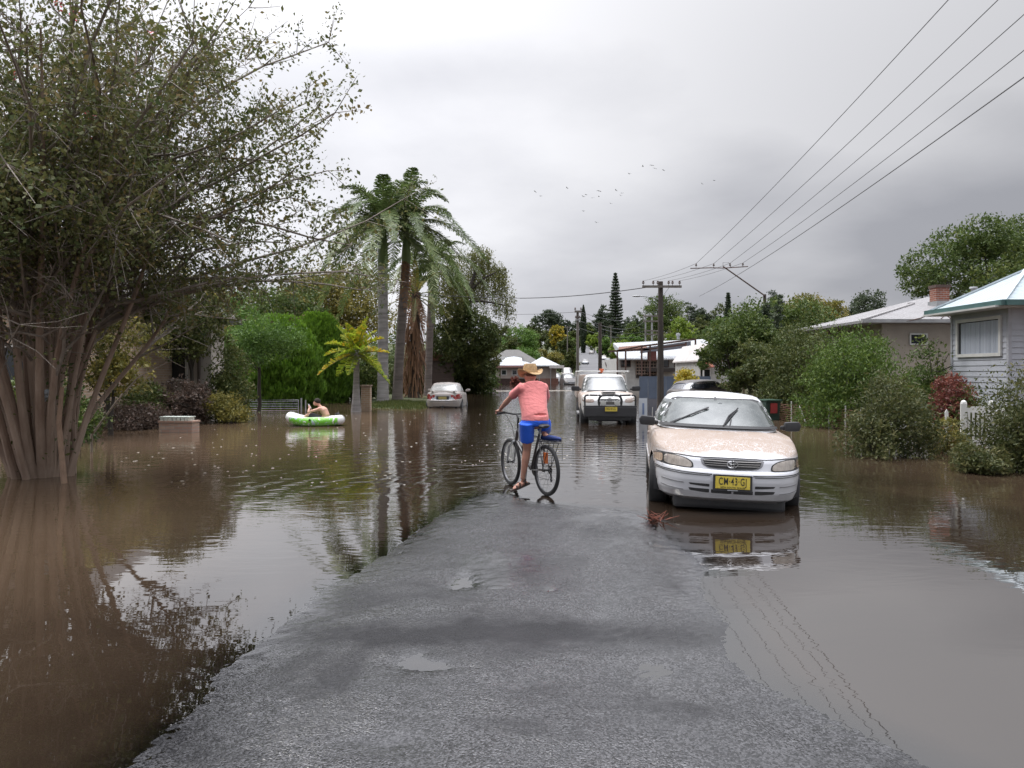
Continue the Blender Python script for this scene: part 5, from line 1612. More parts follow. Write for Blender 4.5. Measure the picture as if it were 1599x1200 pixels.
def wire(pts, sag, r, name, label, nseg=18):
    mb = MB(); path = []
    for a, b_ in zip(pts[:-1], pts[1:]):
        a = Vector(a); b_ = Vector(b_)
        for i in range(nseg + 1):
            f = i / nseg
            if path and i == 0: continue
            p = a.lerp(b_, f); p.z -= sag * (b_ - a).length * 4 * f * (1 - f)
            path.append(p)
    mb.tube(path, r, 5)
    o = mb.build(name, M('wire_grey', (.09, .09, .095), .5), None, True)
    return tag(o, label, 'power line')


# outreach crossarm on a slanting strut, reached by the wires from the right
YA = 27.0
out_ = thing('outreach_crossarm', 'thin wide crossarm carried on a long slanting strut above the hedge bushes', 'power pole', (XA(1194, 42), 42.0, 0))
o = Vector((XA(1194, 42), 42.0, 0))
pa = W(1130, 417, YA)
MB().tube([W(1194, 590, 42) - o - Vector((0, 0, 2)), W(1194, 460, 42) - o], [.12, .09], 8).build('pole_shaft', WOOD, out_, True)
MB().tube([W(1194, 462, 42) - o, pa - o], [.04, .024], 6).build('strut', DKSTEEL, out_, True)
ca = MB().tube([W(1078, 419.5, YA) - o, W(1110, 418.5, YA) - o, W(1130, 419, YA) - o, W(1168, 416.5, YA) - o], .018, 6).build('crossarm', DKSTEEL, out_, True)
att = []
for px, py in ((1087, 418), (1114.5, 418), (1140, 417.5), (1160, 417)):
    p = W(px, py, YA); mb = MB(); insul(mb, p - o, .7); mb.build('insulator', CER, ca, True); att.append(p + Vector((0, 0, .14)))
mb = MB(); q = [W(1129, 418, YA), W(1129, 410.5, YA), W(1138, 410.5, YA), W(1141, 417, YA)]; mb.tube([k - o for k in q], .008, 5); mb.build('jumper', DKSTEEL, ca)
far = [(1486, 0), (1556, 0), (1612, 3), (1612, 56)]
near_d = 9.0
for i, (a, (px, py)) in enumerate(zip(att, far)):
    s = W(px + (px - 1100) * .4, py - (417 - py) * .42, near_d - 1.0)
    wire([s, a, tips[[0, 1, 3, 5][i]]], .007, .0065, 'power_line', ['steepest power line of the set running to the slanting crossarm', 'second power line from the left at the top edge', 'third power line from the left above the slanting crossarm', 'lowest of the four power lines meeting the slanting crossarm'][i])
wire([W(1700, 48, 9), W(1092, 463, 40)], .007, .009, 'power_line', 'separate cable passing below the slanting crossarm to the trees', 26)
# cable from the main pole across to the left
wire([W(1010, 449, YP), W(812, 466, 44)], .012, .022, 'power_line', 'dark cable running left from the main power pole to the weeping tree')
wire([W(812, 466, 44), W(560, 452, 48)], .01, .016, 'power_line', 'thin cable passing behind the royal palm trunks')


def pole2(label, px, pt, pb, Y, r, arms, mat=WOODG, rlow=None):
    x = XA(px, Y)
    zb = (hz_(x, Y) if Y > 112 else -.5)
    p = thing('power_pole', label, 'power pole', (x, Y, zb))
    zt = ZA(pt, Y) - zb
    MB().tube([(0, 0, -.5), (0, 0, zt)], [r * 1.15, r * .85], 8).build('pole_shaft', mat, p, True)
    for (a, b_, py, th) in arms:
        ca = MB().bar((XA(a, Y) - x, -r, ZA(py, Y) - zb), (XA(b_, Y) - x, -r, ZA(py, Y) - zb), th).build('crossarm', WOODG if th > .1 else GREYM, p)
        for q in (a + 1, b_ - 1):
            mb = MB(); insul(mb, (XA(q, Y) - x, -r, ZA(py, Y) - zb + .04), 1.5); mb.build('insulator', CER, ca)
    return p
pole2('pale grey timber pole with small crossarms behind the cyclist\'s hat, leftmost pole', 902, 486, 600, 62, .12, [(897, 908, 487, .16), (898, 906, 500, .1)])
pole2('plain dark pole standing behind the ute roof', 937, 504, 590, 68, .17, [], WOOD)
pp = pole2('twin post pole with four stacked steel crossarms left of the main power pole', 1018, 492, 545, 120, .16, [(1004, 1030, 494, .2), (1004, 1030, 502, .24), (1006, 1030, 517, .22), (1006, 1026, 522.5, .2)], GREYM)
MB().tube([(XA(1008, 120) - XA(1018, 120), 0, -.5), (XA(1008, 120) - XA(1018, 120), 0, ZA(493, 120))], .12, 8).build('second_post', GREYM, pp, True)
pole2('thin far pole against the trees just left of the tiered pine', 954, 508, 530, 230, .2, [(950, 958, 510, .2)])
pole2('slender distant pole left of the pencil cypress', 886, 510, 560, 160, .12, [(882, 890, 512, .14)])
for k, (a, b_) in enumerate((((905, 487), (760, 490)), ((905, 487), (1004, 494)), ((902, 500), (1006, 517)), ((938, 508), (1006, 502)), ((903, 512), (1008, 522)), ((905, 488), (937, 507)))):
    Ya, Yb = 62, (120 if b_[0] > 1000 else 70)
    wire([W(*a, Ya), W(*b_, Yb)], .012, .016, 'power_line', ['thin wire running left from the pole behind the hat', 'top wire between the pole behind the hat and the twin post pole', 'slack wire between the pole behind the hat and the twin post pole',
        'short wire from the plain dark pole to the twin post pole', 'lowest slack wire leading to the twin post pole', 'short wire linking the pole behind the hat to the plain dark pole'][k])

# ============================================================ birds
rng = np.random.RandomState(3)
birds = [(920, 102), (988, 93), (1013, 117), (1080, 131), (815, 160), (1382, 238), (1477, 212), (78, 298), (122, 333), (327, 269), (455, 337), (475, 322), (527, 347), (576, 293), (576, 337),
         (710, 288), (757, 310), (748, 331), (670, 392), (457, 451), (557, 540)]
def bird_mb(rng):
    mb = MB()
    mb.ell((0, 0, 0), (.06, .24, .06), 8, 6); mb.ell((0, .27, .02), (.035, .06, .035), 6, 5)
    up = rng.uniform(-.15, .3)
    for s in (-1, 1):
        a = [(s * .04, .12, .02), (s * .04, -.10, .02), (s * .34, -.10, .10 + up * .4), (s * .34, .13, .10 + up * .4), (s * .72, -.04, up), (s * .66, .05, up)]
        o_ = [(x, y, z + .015) for x, y, z in a]
        mb.add(a + o_, [(0, 1, 2, 3), (3, 2, 4, 5), (9, 8, 7, 6), (11, 10, 8, 9), (0, 3, 9, 6), (1, 7, 8, 2), (3, 5, 11, 9), (2, 8, 10, 4), (4, 10, 11, 5)])
    return mb
for i, (bx, by) in enumerate(birds):
    Y = 150 + rng.uniform(-15, 15)
    p = W(820 + bx / 5.0, 240 + by / 5.0, Y)
    o = bird_mb(rng).build('bird', M('bird_grey', (.10, .10, .10), .8), None, True)
    o.location = p; o.rotation_euler = (rng.uniform(-.2, .2), rng.uniform(-.25, .45), rng.uniform(.2, 1.4)); sc_ = rng.uniform(.55, .72); o.scale = (sc_,) * 3
    tag(o, 'small dark bird flying in the loose flock high over the street', 'bird', 'birds flying in a loose flock')

# ============================================================ vehicles
def half_ring(w, yf, yr, nexp, bowf, bowr, K):
    ph = np.linspace(0, PI, 721)
    ym = (yf + yr) / 2
    x = w * np.abs(np.sin(ph)) ** (2 / nexp)
    c = np.cos(ph)
    q = (x / max(w, 1e-6)) ** 2.2
    y = np.where(c >= 0, ym - (ym - yf - bowf * q) * np.abs(c) ** (2 / nexp), ym + (yr - bowr * q - ym) * np.abs(c) ** (2 / nexp))
    s = np.concatenate([[0], np.cumsum(np.hypot(np.diff(x), np.diff(y)))]); s /= s[-1]
    t_ = np.linspace(0, 1, K + 1)
    return np.interp(t_, s, x), np.interp(t_, s, y)


def smooth_tab(rows, n):
    """rows: (v, ...) control levels -> n interpolated levels (monotone-ish)"""
    rows = np.array(rows, float); v = rows[:, 0]
    vv = np.unique(np.concatenate([np.linspace(v[0], v[-1], n), v]))
    return vv, [np.interp(vv, v, rows[:, k]) for k in range(1, rows.shape[1])]


def shell(rings, zb, zs, crown, nexp=5, bowf=.2, bowr=.15, K=90, nlev=18, ncap=14, cpow=2.4, wheels=(), Rw=.36, zoff=0):
    vv, (w, yf, yr) = smooth_tab(rings, nlev)
    V = []; nr = 2 * K
    for v, a, b_, c in zip(vv, w, yf, yr):
        x, y = half_ring(a, b_, c, nexp, bowf, bowr, K)
        X = np.concatenate([x, -x[-2:0:-1]]); Y = np.concatenate([y, y[-2:0:-1]])
        z0 = np.interp(Y, *zip(*zb)); z1 = np.interp(Y, *zip(*zs))
        V.append(np.stack([X, Y, z0 + (z1 - z0) * v], -1))
    V = np.concatenate(V)
    Q = grid_faces(len(vv), nr, True)
    # cap
    x, y = half_ring(w[-1], yf[-1], yr[-1], nexp, bowf, bowr, K)
    t_ = np.linspace(1, -1, ncap + 1)
    z1 = np.interp(y, *zip(*zs)); cr = np.interp(y, *zip(*crown))
    C = np.stack([x[:, None] * t_[None], np.repeat(y[:, None], ncap + 1, 1), z1[:, None] + cr[:, None] * (1 - np.abs(t_[None]) ** cpow) * np.minimum(1, x[:, None] / (w[-1] * .5))], -1)
    o = len(V)
    V = np.concatenate([V, C.reshape(-1, 3)])
    Qc = grid_faces(K + 1, ncap + 1) + o
    Q = np.concatenate([Q, Qc])
    if len(wheels):
        for wy, wz in wheels:
            side = np.abs(V[:, 0]) > .45
            d = np.hypot(V[:, 1] - wy, V[:, 2] - wz)
            sn = side & (d > Rw * .86) & (d < Rw * 1.14)
            k = Rw / np.maximum(d, 1e-6)
            V[sn, 1] = wy + (V[sn, 1] - wy) * k[sn]; V[sn, 2] = wz + (V[sn, 2] - wz) * k[sn]
            cen = V[Q].mean(1)
            inside = (np.hypot(cen[:, 1] - wy, cen[:, 2] - wz) < Rw * .985) & (np.abs(cen[:, 0]) > .45)
            Q = Q[~inside]
    return V, Q


def shell_obj(name, VQ, mat, parent):
    V, Q = VQ
    me = np_mesh(name, V, Q)
    bm = bmesh.new(); bm.from_mesh(me)
    bmesh.ops.remove_doubles(bm, verts=bm.verts, dist=4e-4)
    bmesh.ops.recalc_face_normals(bm, faces=bm.faces)
    bm.to_mesh(me)
    bvh = BVHTree.FromBMesh(bm); bm.free()
    o = link_mesh(name, me, mat, parent, True)
    me.set_sharp_from_angle(angle=R(38))
    return o, bvh


def chaikin(P, n=2, k=.25):
    P = [Vector((a, b_)) for a, b_ in P]
    for _ in range(n):
        Q = []
        for i in range(len(P)):
            a, b_ = P[i], P[(i + 1) % len(P)]
            Q += [a.lerp(b_, k), a.lerp(b_, 1 - k)]
        P = Q
    return P


def decal(name, poly, mode, bvh, off, mat, parent, res=.06, rim=.008, chk=2, k=.2):
    """a panel of real thickness that follows the body: outline given in a straight view of the car"""
    P = chaikin(poly, chk, k) if chk else [Vector(p) for p in poly]
    # subdivide the outline
    O = []
    for i in range(len(P)):
        a, b_ = P[i], P[(i + 1) % len(P)]
        m_ = max(1, int((b_ - a).length / res))
        O += [a.lerp(b_, j / m_) for j in range(m_)]
    n0 = len(O)
    arr = np.array([(p.x, p.y) for p in O])
    gx_ = np.arange(arr[:, 0].min() + res * .5, arr[:, 0].max(), res); gy_ = np.arange(arr[:, 1].min() + res * .5, arr[:, 1].max(), res)
    pts = list(O)
    if len(gx_) and len(gy_):
        g1, g2 = np.meshgrid(gx_, gy_)
        s = sdf_poly(g1, g2, arr)
        for a, b_ in zip(g1[s > res * .35], g2[s > res * .35]): pts.append(Vector((a, b_)))
    r = geometry.delaunay_2d_cdt(pts, [], [list(range(n0))], 1, 1e-6)
    vs, fs = r[0], r[2]
    D = {'f': (0, 1, 0), 'r': (0, -1, 0), 'L': (1, 0, 0), 'R': (-1, 0, 0), 't': (0, 0, -1)}[mode]
    D = Vector(D); out_ = []
    for p in vs:
        if mode == 'f': o = Vector((p.x, -6, p.y))
        elif mode == 'r': o = Vector((p.x, 12, p.y))
        elif mode == 'L': o = Vector((-6, p.x, p.y))
        elif mode == 'R': o = Vector((6, p.x, p.y))
        else: o = Vector((p.x, p.y, 6))
        h, nrm, _, _ = bvh.ray_cast(o, D)
        if h is None:
            q = Vector(o)
            if mode in 'fr': q.y = .3 if mode == 'f' else 4
            elif mode in 'LR': q.x = -.8 if mode == 'L' else .8
            else: q.z = 1
            h, nrm, _, _ = bvh.find_nearest(q)
            nrm = nrm if nrm.dot(D) < 0 else -nrm
        if nrm.dot(D) > 0: nrm = -nrm
        out_.append((h + nrm * off, nrm))
    bm = bmesh.new()
    bv = [bm.verts.new(a) for a, _ in out_]
    for f in fs:
        try: bm.faces.new([bv[i] for i in f])
        except ValueError: pass
    bm.normal_update()
    s = sum((f.normal.dot(D) * f.calc_area() for f in bm.faces))
    if s > 0: bmesh.ops.reverse_faces(bm, faces=bm.faces)
    be = [e for e in bm.edges if len(e.link_faces) == 1]
    g = bmesh.ops.extrude_edge_only(bm, edges=be)
    nv = [x for x in g['geom'] if isinstance(x, bmesh.types.BMVert)]
    for v in nv: v.co += D * (rim + off)
    me = bpy.data.meshes.new(name); bm.to_mesh(me); bm.free()
    o = link_mesh(name, me, mat, parent, True)
    me.set_sharp_from_angle(angle=R(50))
    return o


def strip(name, path, wd, mode, bvh, off, mat, parent, res=.08):
    """ribbon along a 2D path (seams, trim lines)"""
    P = [Vector(p) for p in path]; Lf = []; Rt = []
    for i, p in enumerate(P):
        d = (P[min(i + 1, len(P) - 1)] - P[max(i - 1, 0)]).normalized(); n_ = Vector((-d.y, d.x)) * wd / 2
        Lf.append(p + n_); Rt.append(p - n_)
    return decal(name, Lf + Rt[::-1], mode, bvh, off, mat, parent, res=res, rim=.003, chk=0)


TYRE = M('tyre_rubber', (.018, .018, .019), .8, .2, 8, bmp=.3, bscale=60)
RIMM = M('hubcap_silver', (.42, .43, .44), .35, .1, 6, metal=.5)
SEAM = M('panel_gap', (.02, .02, .02), .8, .1)
RUBBER = M('window_rubber', (.018, .018, .02), .55, .1)
LENS_C = None


def lens_mat(name, c, rough=.12):
    if name in MATS: return MATS[name]
    m, t, b = new_mat(name)
    tcn = nd(t, 'ShaderNodeTexCoord').outputs['Object']
    sp = nd(t, 'ShaderNodeSeparateXYZ'); t.links.new(tcn, sp.inputs[0])
    f = noise(t, 14, 3, .6, tcn)
    t.links.new(mixc(t, cramp(t, f, [(.35, 0), (.7, 1)]), tuple(k * .7 for k in c), c), b.inputs['Base Color'])
    b.inputs['Roughness'].default_value = rough
    b.inputs['Coat Weight'].default_value = 1; b.inputs['Coat Roughness'].default_value = .04
    w = mth(t, 'SINE', mth(t, 'MULTIPLY', sp.outputs[0], 260)); bump(t, b, w, .25, .004)
    MATS[name] = m
    return m


def car_glass(name, c=(.05, .06, .06), dust=(.28, .27, .25), amt=.35):
    if name in MATS: return MATS[name]
    m, t, b = new_mat(name)
    f = noise(t, 3.5, 5, .65); f2 = noise(t, 60, 2, .6)
    k = mth(t, 'MULTIPLY', mth(t, 'ADD', cramp(t, f, [(.35, 0), (.75, 1)]), mth(t, 'MULTIPLY', cramp(t, f2, [(.5, 0), (.7, 1)]), .4)), amt, clamp=True)
    t.links.new(mixc(t, k, c, dust), b.inputs['Base Color'])
    b.inputs['IOR'].default_value = 2.3
    t.links.new(mth(t, 'ADD', .05, mth(t, 'MULTIPLY', k, .35)), b.inputs['Roughness'])
    MATS[name] = m
    return m


def silt_paint(name, c, dirt, tops, doors, rough=.28, zlo=.68, zhi=1.02, fz=.2, dz=.9):
    """car paint with dried silt on the bonnet and flanks"""
    m, t, b = new_mat(name)
    tcn = nd(t, 'ShaderNodeTexCoord').outputs['Object']
    sp = nd(t, 'ShaderNodeSeparateXYZ'); t.links.new(tcn, sp.inputs[0])
    g = nd(t, 'ShaderNodeNewGeometry')
    n1_ = noise(t, 5, 5, .65, tcn); n2_ = noise(t, 95, 3, .7, tcn, .5, stretch=(1, .35, 1)); n3_ = noise(t, 2.2, 4, .6, tcn, 1.2, stretch=(1, .6, 1))
    vor = nd(t, 'ShaderNodeTexVoronoi', feature='DISTANCE_TO_EDGE'); vor.inputs['Scale'].default_value = 7
    mp = nd(t, 'ShaderNodeMapping'); mp.inputs['Scale'].default_value = (1, .30, 1); t.links.new(tcn, mp.inputs[0])
    dd = nd(t, 'ShaderNodeVectorMath', operation='ADD'); t.links.new(mp.outputs[0], dd.inputs[0])
    nn = nd(t, 'ShaderNodeTexNoise'); nn.inputs['Scale'].default_value = 5; t.links.new(tcn, nn.inputs['Vector'])
    sc2 = nd(t, 'ShaderNodeVectorMath', operation='SCALE'); t.links.new(nn.outputs['Color'], sc2.inputs[0]); sc2.inputs['Scale'].default_value = .22
    t.links.new(sc2.outputs[0], dd.inputs[1]); t.links.new(dd.outputs[0], vor.inputs['Vector'])
    riv = mth(t, 'MAXIMUM', cramp(t, vor.outputs['Distance'], [(.0, .25), (.010, .45), (.022, 1)]), cramp(t, n3_, [(.46, 0), (.54, 1)]))
    top = mth(t, 'MULTIPLY', cramp(t, mth(t, 'SUBTRACT', sp.outputs[2], zlo), [(0.0, 0), (.05, 1)]), cramp(t, mth(t, 'SUBTRACT', zhi + 1, sp.outputs[2]), [(.0, 0), (1, 1)]))
    top = mth(t, 'MULTIPLY', top, cramp(t, mth(t, 'ADD', mth(t, 'MULTIPLY', n3_, .6), mth(t, 'MULTIPLY', sp.outputs[1], .9)), [(.40, 0), (.55, 1)]))
    top = mth(t, 'MULTIPLY', top, tops)
    side = mth(t, 'MULTIPLY', cramp(t, sp.outputs[1], [(.55, 0), (.75, 1)]), mth(t, 'MULTIPLY', cramp(t, n1_, [(.30, .45), (.55, 1)]), doors))
    fac = mth(t, 'MAXIMUM', mth(t, 'MULTIPLY', mth(t, 'MULTIPLY', top, cramp(t, n2_, [(.36, .55), (.56, 1)])), riv), side, clamp=True)
    dcol = mixc(t, cramp(t, n2_, [(.3, 0), (.7, 1)]), tuple(k * .82 for k in dirt), tuple(min(1, k * 1.12) for k in dirt))
    t.links.new(mixc(t, fac, c, dcol), b.inputs['Base Color'])
    t.links.new(mth(t, 'ADD', rough, mth(t, 'MULTIPLY', fac, .45)), b.inputs['Roughness'])
    b.inputs['Coat Weight'].default_value = .35; b.inputs['Coat Roughness'].default_value = .12
    MATS[name] = m
    return m


def wheel(parent, x, y, z, r, w, side, capm=RIMM, rot=0.0):
    T = Matrix.Translation((x, y, z)) @ Matrix.Rotation(rot, 4, 'Z') @ Matrix.Rotation(R(90) * side, 4, 'Y')
    mb = MB(); h = w / 2
    mb.lathe([(r * .62, -h), (r * .80, -h * 1.06), (r * .95, -h * .92), (r * 1.0, -h * .6), (r * 1.0, h * .6), (r * .95, h * .92), (r * .80, h * 1.06), (r * .62, h)], 36, T, closed=True)
    wo = mb.build('wheel', TYRE, parent, True)
    mb = MB(); mb.lathe([(.0, h * .75), (r * .14, h * .78), (r * .2, h * .55), (r * .52, h * .5), (r * .6, h * .95), (r * .64, h * .9), (r * .63, -h * .5), (0, -h * .5)], 30, T)
    for k in range(7):
        a = 2 * PI * k / 7
        mb.prism([(math.cos(a - .10) * r * .18, math.sin(a - .10) * r * .18, h * .52), (math.cos(a - .13) * r * .54, math.sin(a - .13) * r * .54, h * .55), (math.cos(a + .13) * r * .54, math.sin(a + .13) * r * .54, h * .55), (math.cos(a + .10) * r * .18, math.sin(a + .10) * r * .18, h * .52)], (0, 0, 0), (0, 0, h * .22), T)
    mb.build('rim', capm, wo, True)
    return wo


def liner(parent, ys, z, Rw, hw):
    for y in ys:
        for s in (-1, 1):
            mb = MB(); T = Matrix.Translation((s * (hw - .32), y, z)) @ Matrix.Rotation(R(90) * s, 4, 'Y')
            mb.lathe([(0, -.02), (Rw * 1.02, -.02), (Rw * 1.02, .27), (Rw * .99, .27), (Rw * .99, 0.0), (0, 0.0)], 24, T)
            o = mb.build('wheel_arch_liner', BLACKP, parent, True)
            bm = bmesh.new(); bm.from_mesh(o.data)
            bmesh.ops.bisect_plane(bm, geom=bm.verts[:] + bm.edges[:] + bm.faces[:], plane_co=(0, 0, z - .08), plane_no=(0, 0, -1), clear_outer=True)
            bm.to_mesh(o.data); bm.free()


def text_mesh(s, size, depth=.001, narrow=1.0):
    cu = bpy.data.curves.new('lettering', 'FONT'); cu.body = s; cu.size = size; cu.extrude = depth; cu.align_x = 'CENTER'; cu.align_y = 'CENTER'; cu.space_character = 1.14
    cu.offset = size * .004
    o = bpy.data.objects.new('lettering', cu); COL.objects.link(o)
    dg = bpy.context.evaluated_depsgraph_get(); dg.update()
    me = bpy.data.meshes.new_from_object(o.evaluated_get(dg))
    bpy.data.objects.remove(o); bpy.data.curves.remove(cu)
    me.transform(Matrix.Diagonal((narrow, 1, 1, 1)))
    return me


PLATE_Y = M('yellow_plate', (.62, .47, .05), .45, .10, 9, (.70, .56, .09))
INK = M('plate_ink', (.015, .015, .015), .6, .1)


def number_plate(parent, c, rz, tilt, text, sub, w=.372, h=.134, face=-1, dirty=None):
    T = Matrix.Translation(c) @ Matrix.Rotation(rz, 4, 'Z') @ Matrix.Rotation(tilt, 4, 'X')
    mb = MB(); mb.box((0, 0, 0), (w + .05, .012, h + .045)); fr_ = mb.build('plate_frame', BLACKP, parent, bevel=.003)
    mb = MB(); mb.box((0, -.010, .003), (w, .006, h)); pl = mb.build('number_plate', dirty or PLATE_Y, fr_, bevel=.002)
    me = text_mesh(text, h * .84, .0012, .60)
    me.transform(Matrix.Translation((0, -.0145, .014)) @ Matrix.Rotation(R(90), 4, 'X'))
    me.update(); o = link_mesh('registration_text', me, INK, fr_)
    if sub:
        me = text_mesh(sub, h * .19, .0012, 1.0)
        me.transform(Matrix.Translation((0, -.0145, -.049)) @ Matrix.Rotation(R(90), 4, 'X')); link_mesh('state_text', me, INK, fr_)
        mb = MB(); mb.box((0, -.0125, -.079), (.11, .004, .010)); mb.build('dealer_strip', GREYM, fr_)
    fr_.matrix_local = T
    return fr_


def emblem(parent, c, s, mat, rot=None):
    mb = MB()
    def ring(cx, cz, a, b_, r):
        n_ = 28
        mb.tube([(cx + a * math.cos(2 * PI * i / n_), 0, cz + b_ * math.sin(2 * PI * i / n_)) for i in range(n_ + 1)], r, 5, cap=False)
    ring(0, 0, .066 * s, .044 * s, .0055 * s); ring(0, 0, .020 * s, .040 * s, .0045 * s); ring(0, .019 * s, .044 * s, .0165 * s, .0045 * s)
    o = mb.build('emblem', mat, parent, True)
    o.matrix_local = Matrix.Translation(c) @ (rot or Matrix())
    return o


def mirror_cap(parent, x, y, z, side, mat, s=1.0):
    mb = MB(); w = .115 * s; h = .075 * s
    mb.prism([(x - side * w, y - .05, z - h * .9), (x + side * w * .8, y - .03, z - h * .8), (x + side * w, y - .02, z + h * .2), (x + side * w * .7, y - .03, z + h), (x - side * w, y - .05, z + h * .8)][::side], (0, 0, 0), (0, .12, 0)); mb.box((x - side * w * 1.1, y + .02, z - .02), (.09 * s, .06, .06))
    return mb.build('mirror', mat, parent, True, bevel=.028)


# ------------------------------------------------ the white sedan in the foreground
def front_sedan():
    a = R(9.2)
    root = thing('sedan_car', 'white sedan with a silt-covered bonnet facing the camera in shallow floodwater', 'car', (2.50, 8.66, -.085), rot=(R(-.6), R(2.0), -a)); root.scale = (1.03, 1.0, 1.03)
    paint = silt_paint('white_silted_paint', (.64, .65, .68), (.29, .208, .150), .97, .85)
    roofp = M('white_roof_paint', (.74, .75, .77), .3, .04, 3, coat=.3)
    Lc = 4.76
    zb = [(0, .21), (.45, .19), (.8, .20), (4.0, .22), (4.76, .30)]
    zs = [(0, .715), (.12, .72), (.35, .75), (.7, .80), (1.25, .885), (2.5, .92), (3.9, .95), (4.6, .94), (4.76, .90)]
    rings = [(0, .80, .13, Lc - .10), (.06, .845, .06, Lc - .05), (.2, .875, .02, Lc - .02), (.45, .888, .0, Lc), (.60, .89, .0, Lc), (.66, .888, .012, Lc - .01), (.70, .884, .045, Lc - .05),
             (.86, .88, .07, Lc - .06), (.95, .862, .10, Lc - .08), (1.0, .835, .15, Lc - .11)]
    crown = [(0, .01), (.15, .02), (.6, .055), (1.25, .06), (2.5, .05), (4.0, .07), (4.76, .05)]
    wz, Rw = .31, .355
    V, Q = shell(rings, zb, zs, crown, 4.8, .17, .2, 110, 22, 16, wheels=((.98, wz), (3.65, wz)), Rw=Rw)
    body, bv = shell_obj('body', (V, Q), paint, root)
    g = [(0, .80, 1.16, 4.15), (.3, .765, 1.42, 3.98), (.6, .715, 1.68, 3.78), (.85, .655, 1.90, 3.60), (.95, .615, 2.02, 3.5), (1, .56, 2.16, 3.38)]
    V, Q = shell(g, [(1.1, .92), (4.2, .97)], [(1.9, 1.345), (2.3, 1.365), (2.8, 1.37), (3.4, 1.35)], [(2.0, .03), (2.7, .045), (3.4, .03)], 4.4, .30, .2, 70, 14, 12)
    cab, bg_ = shell_obj('cabin', (V, Q), roofp, root)
    glass = car_glass('windscreen_glass', (.05, .062, .062), (.30, .32, .31), .34)
    decal('windscreen_seal', [(-.755, .955), (.755, .955), (.575, 1.325), (-.575, 1.325)], 'f', bg_, .004, RUBBER, root, .07, chk=1, k=.06)
    ws = decal('windscreen', [(-.715, .975), (.715, .975), (.548, 1.305), (-.548, 1.305)], 'f', bg_, .009, glass, root, .06, chk=1, k=.08)
    for s, md in ((-1, 'L'), (1, 'R')):
        for nm, poly in (('front_side_window', [(1.62, .99), (2.52, 1.0), (2.55, 1.285), (2.2, 1.285), (1.95, 1.20)]), ('rear_side_window', [(2.62, 1.0), (3.42, 1.02), (3.55, 1.10), (3.28, 1.27), (2.66, 1.285)])):
            decal(nm, poly, md, bg_, .006, glass, root, .1, chk=1, k=.1)
        strip('door_seam', [(1.35, .88), (1.33, .55), (1.42, .27)], .012, md, bv, .002, SEAM, root)
        strip('door_seam', [(2.55, .93), (2.55, .5), (2.5, .27)], .012, md, bv, .002, SEAM, root)
        strip('rub_strip', [(1.42, .52), (2.4, .53), (3.25, .55)], .05, md, bv, .008, M('strip_white', (.6, .6, .61), .5), root)
        decal('indicator', [(.62, .62), (.74, .62), (.74, .655), (.62, .65)], md, bv, .004, lens_mat('amber_lens', (.55, .20, .04)), root, .03, chk=1)
        mb = MB(); mb.box((s * .885, 2.35, .80), (.03, .17, .035)); mb.build('door_handle', paint, root, bevel=.008)
    decal('rear_window', [(-.64, 1.02), (.64, 1.02), (.52, 1.29), (-.52, 1.29)], 'r', bg_, .006, glass, root, .1, chk=1)
    # front face ------------------------------------------------
    LC = lens_mat('clear_lens', (.46, .41, .36)); LA = lens_mat('side_lens', (.62, .47, .36))
    for s in (-1, 1):
        mir = lambda P: [(s * x, z) for x, z in (P if s > 0 else P[::-1])]
        decal('headlight_surround', mir([(.415, .578), (.43, .635), (.50, .672), (.62, .694), (.80, .690), (.866, .655), (.874, .590), (.70, .570), (.45, .562)]), 'f', bv, .004, SEAM, root, .025, chk=1)
        hl = decal('headlight', mir([(.43, .585), (.445, .632), (.51, .664), (.62, .684), (.728, .685), (.735, .583), (.46, .570)]), 'f', bv, .009, LC, root, .025, chk=2)
        decal('indicator_lens', mir([(.748, .585), (.742, .684), (.80, .680), (.858, .65), (.868, .595)]), 'f', bv, .009, LA, root, .025, chk=1)
        mb = MB(); 
        # grooves along the bumper
        strip('bumper_groove', mir([(.22, .515), (.50, .520), (.72, .528), (.83, .535)]), .008, 'f', bv, .004, SEAM, root, .025)
        strip('bumper_groove', mir([(.24, .498), (.50, .502), (.70, .510), (.83, .518)]), .006, 'f', bv, .004, SEAM, root, .025)
        strip('bumper_groove', mir([(.52, .400), (.62, .403), (.76, .412)]), .009, 'f', bv, .004, M('groove_shade', (.25, .25, .26), .6), root, .025)
        strip('bumper_groove', mir([(.52, .318), (.62, .322), (.76, .335)]), .009, 'f', bv, .004, M('groove_shade', (.25, .25, .26), .6), root, .025)
    strip('bonnet_seam', [(-.82, .698), (-.60, .702), (-.42, .692), (-.33, .690), (0, .693), (.33, .690), (.42, .692), (.60, .702), (.82, .698)], .008, 'f', bv, .004, SEAM, root, .025)
    decal('grille_surround', [(-.355, .688), (.355, .688), (.325, .610), (.26, .575), (0, .562), (-.26, .575), (-.325, .610)], 'f', bv, .003, M('grille_grey', (.20, .20, .21), .4, metal=.3), root, .04, chk=2, k=.15)
    gr = decal('grille', [(-.325, .676), (.325, .676), (.298, .613), (.24, .585), (0, .574), (-.24, .585), (-.298, .613)], 'f', bv, .007, M('grille_black', (.012, .012, .013), .6), root, .04, chk=2, k=.15)
    for z in (.656, .633, .610):
        k = .318 - (.676 - z) * .42
        strip('slat', [(-k, z), (0, z - .004), (k, z)], .0075, 'f', bv, .014, M('slat_grey', (.26, .25, .24), .4, metal=.3), gr, .05)
    h_, n_, _, _ = bv.ray_cast(Vector((0, -5, .632)), Vector((0, 1, 0)))
    emblem(gr, h_ + Vector((0, -.022, -.002)), .88, M('emblem_chrome', (.62, .62, .63), .2, metal=.9))
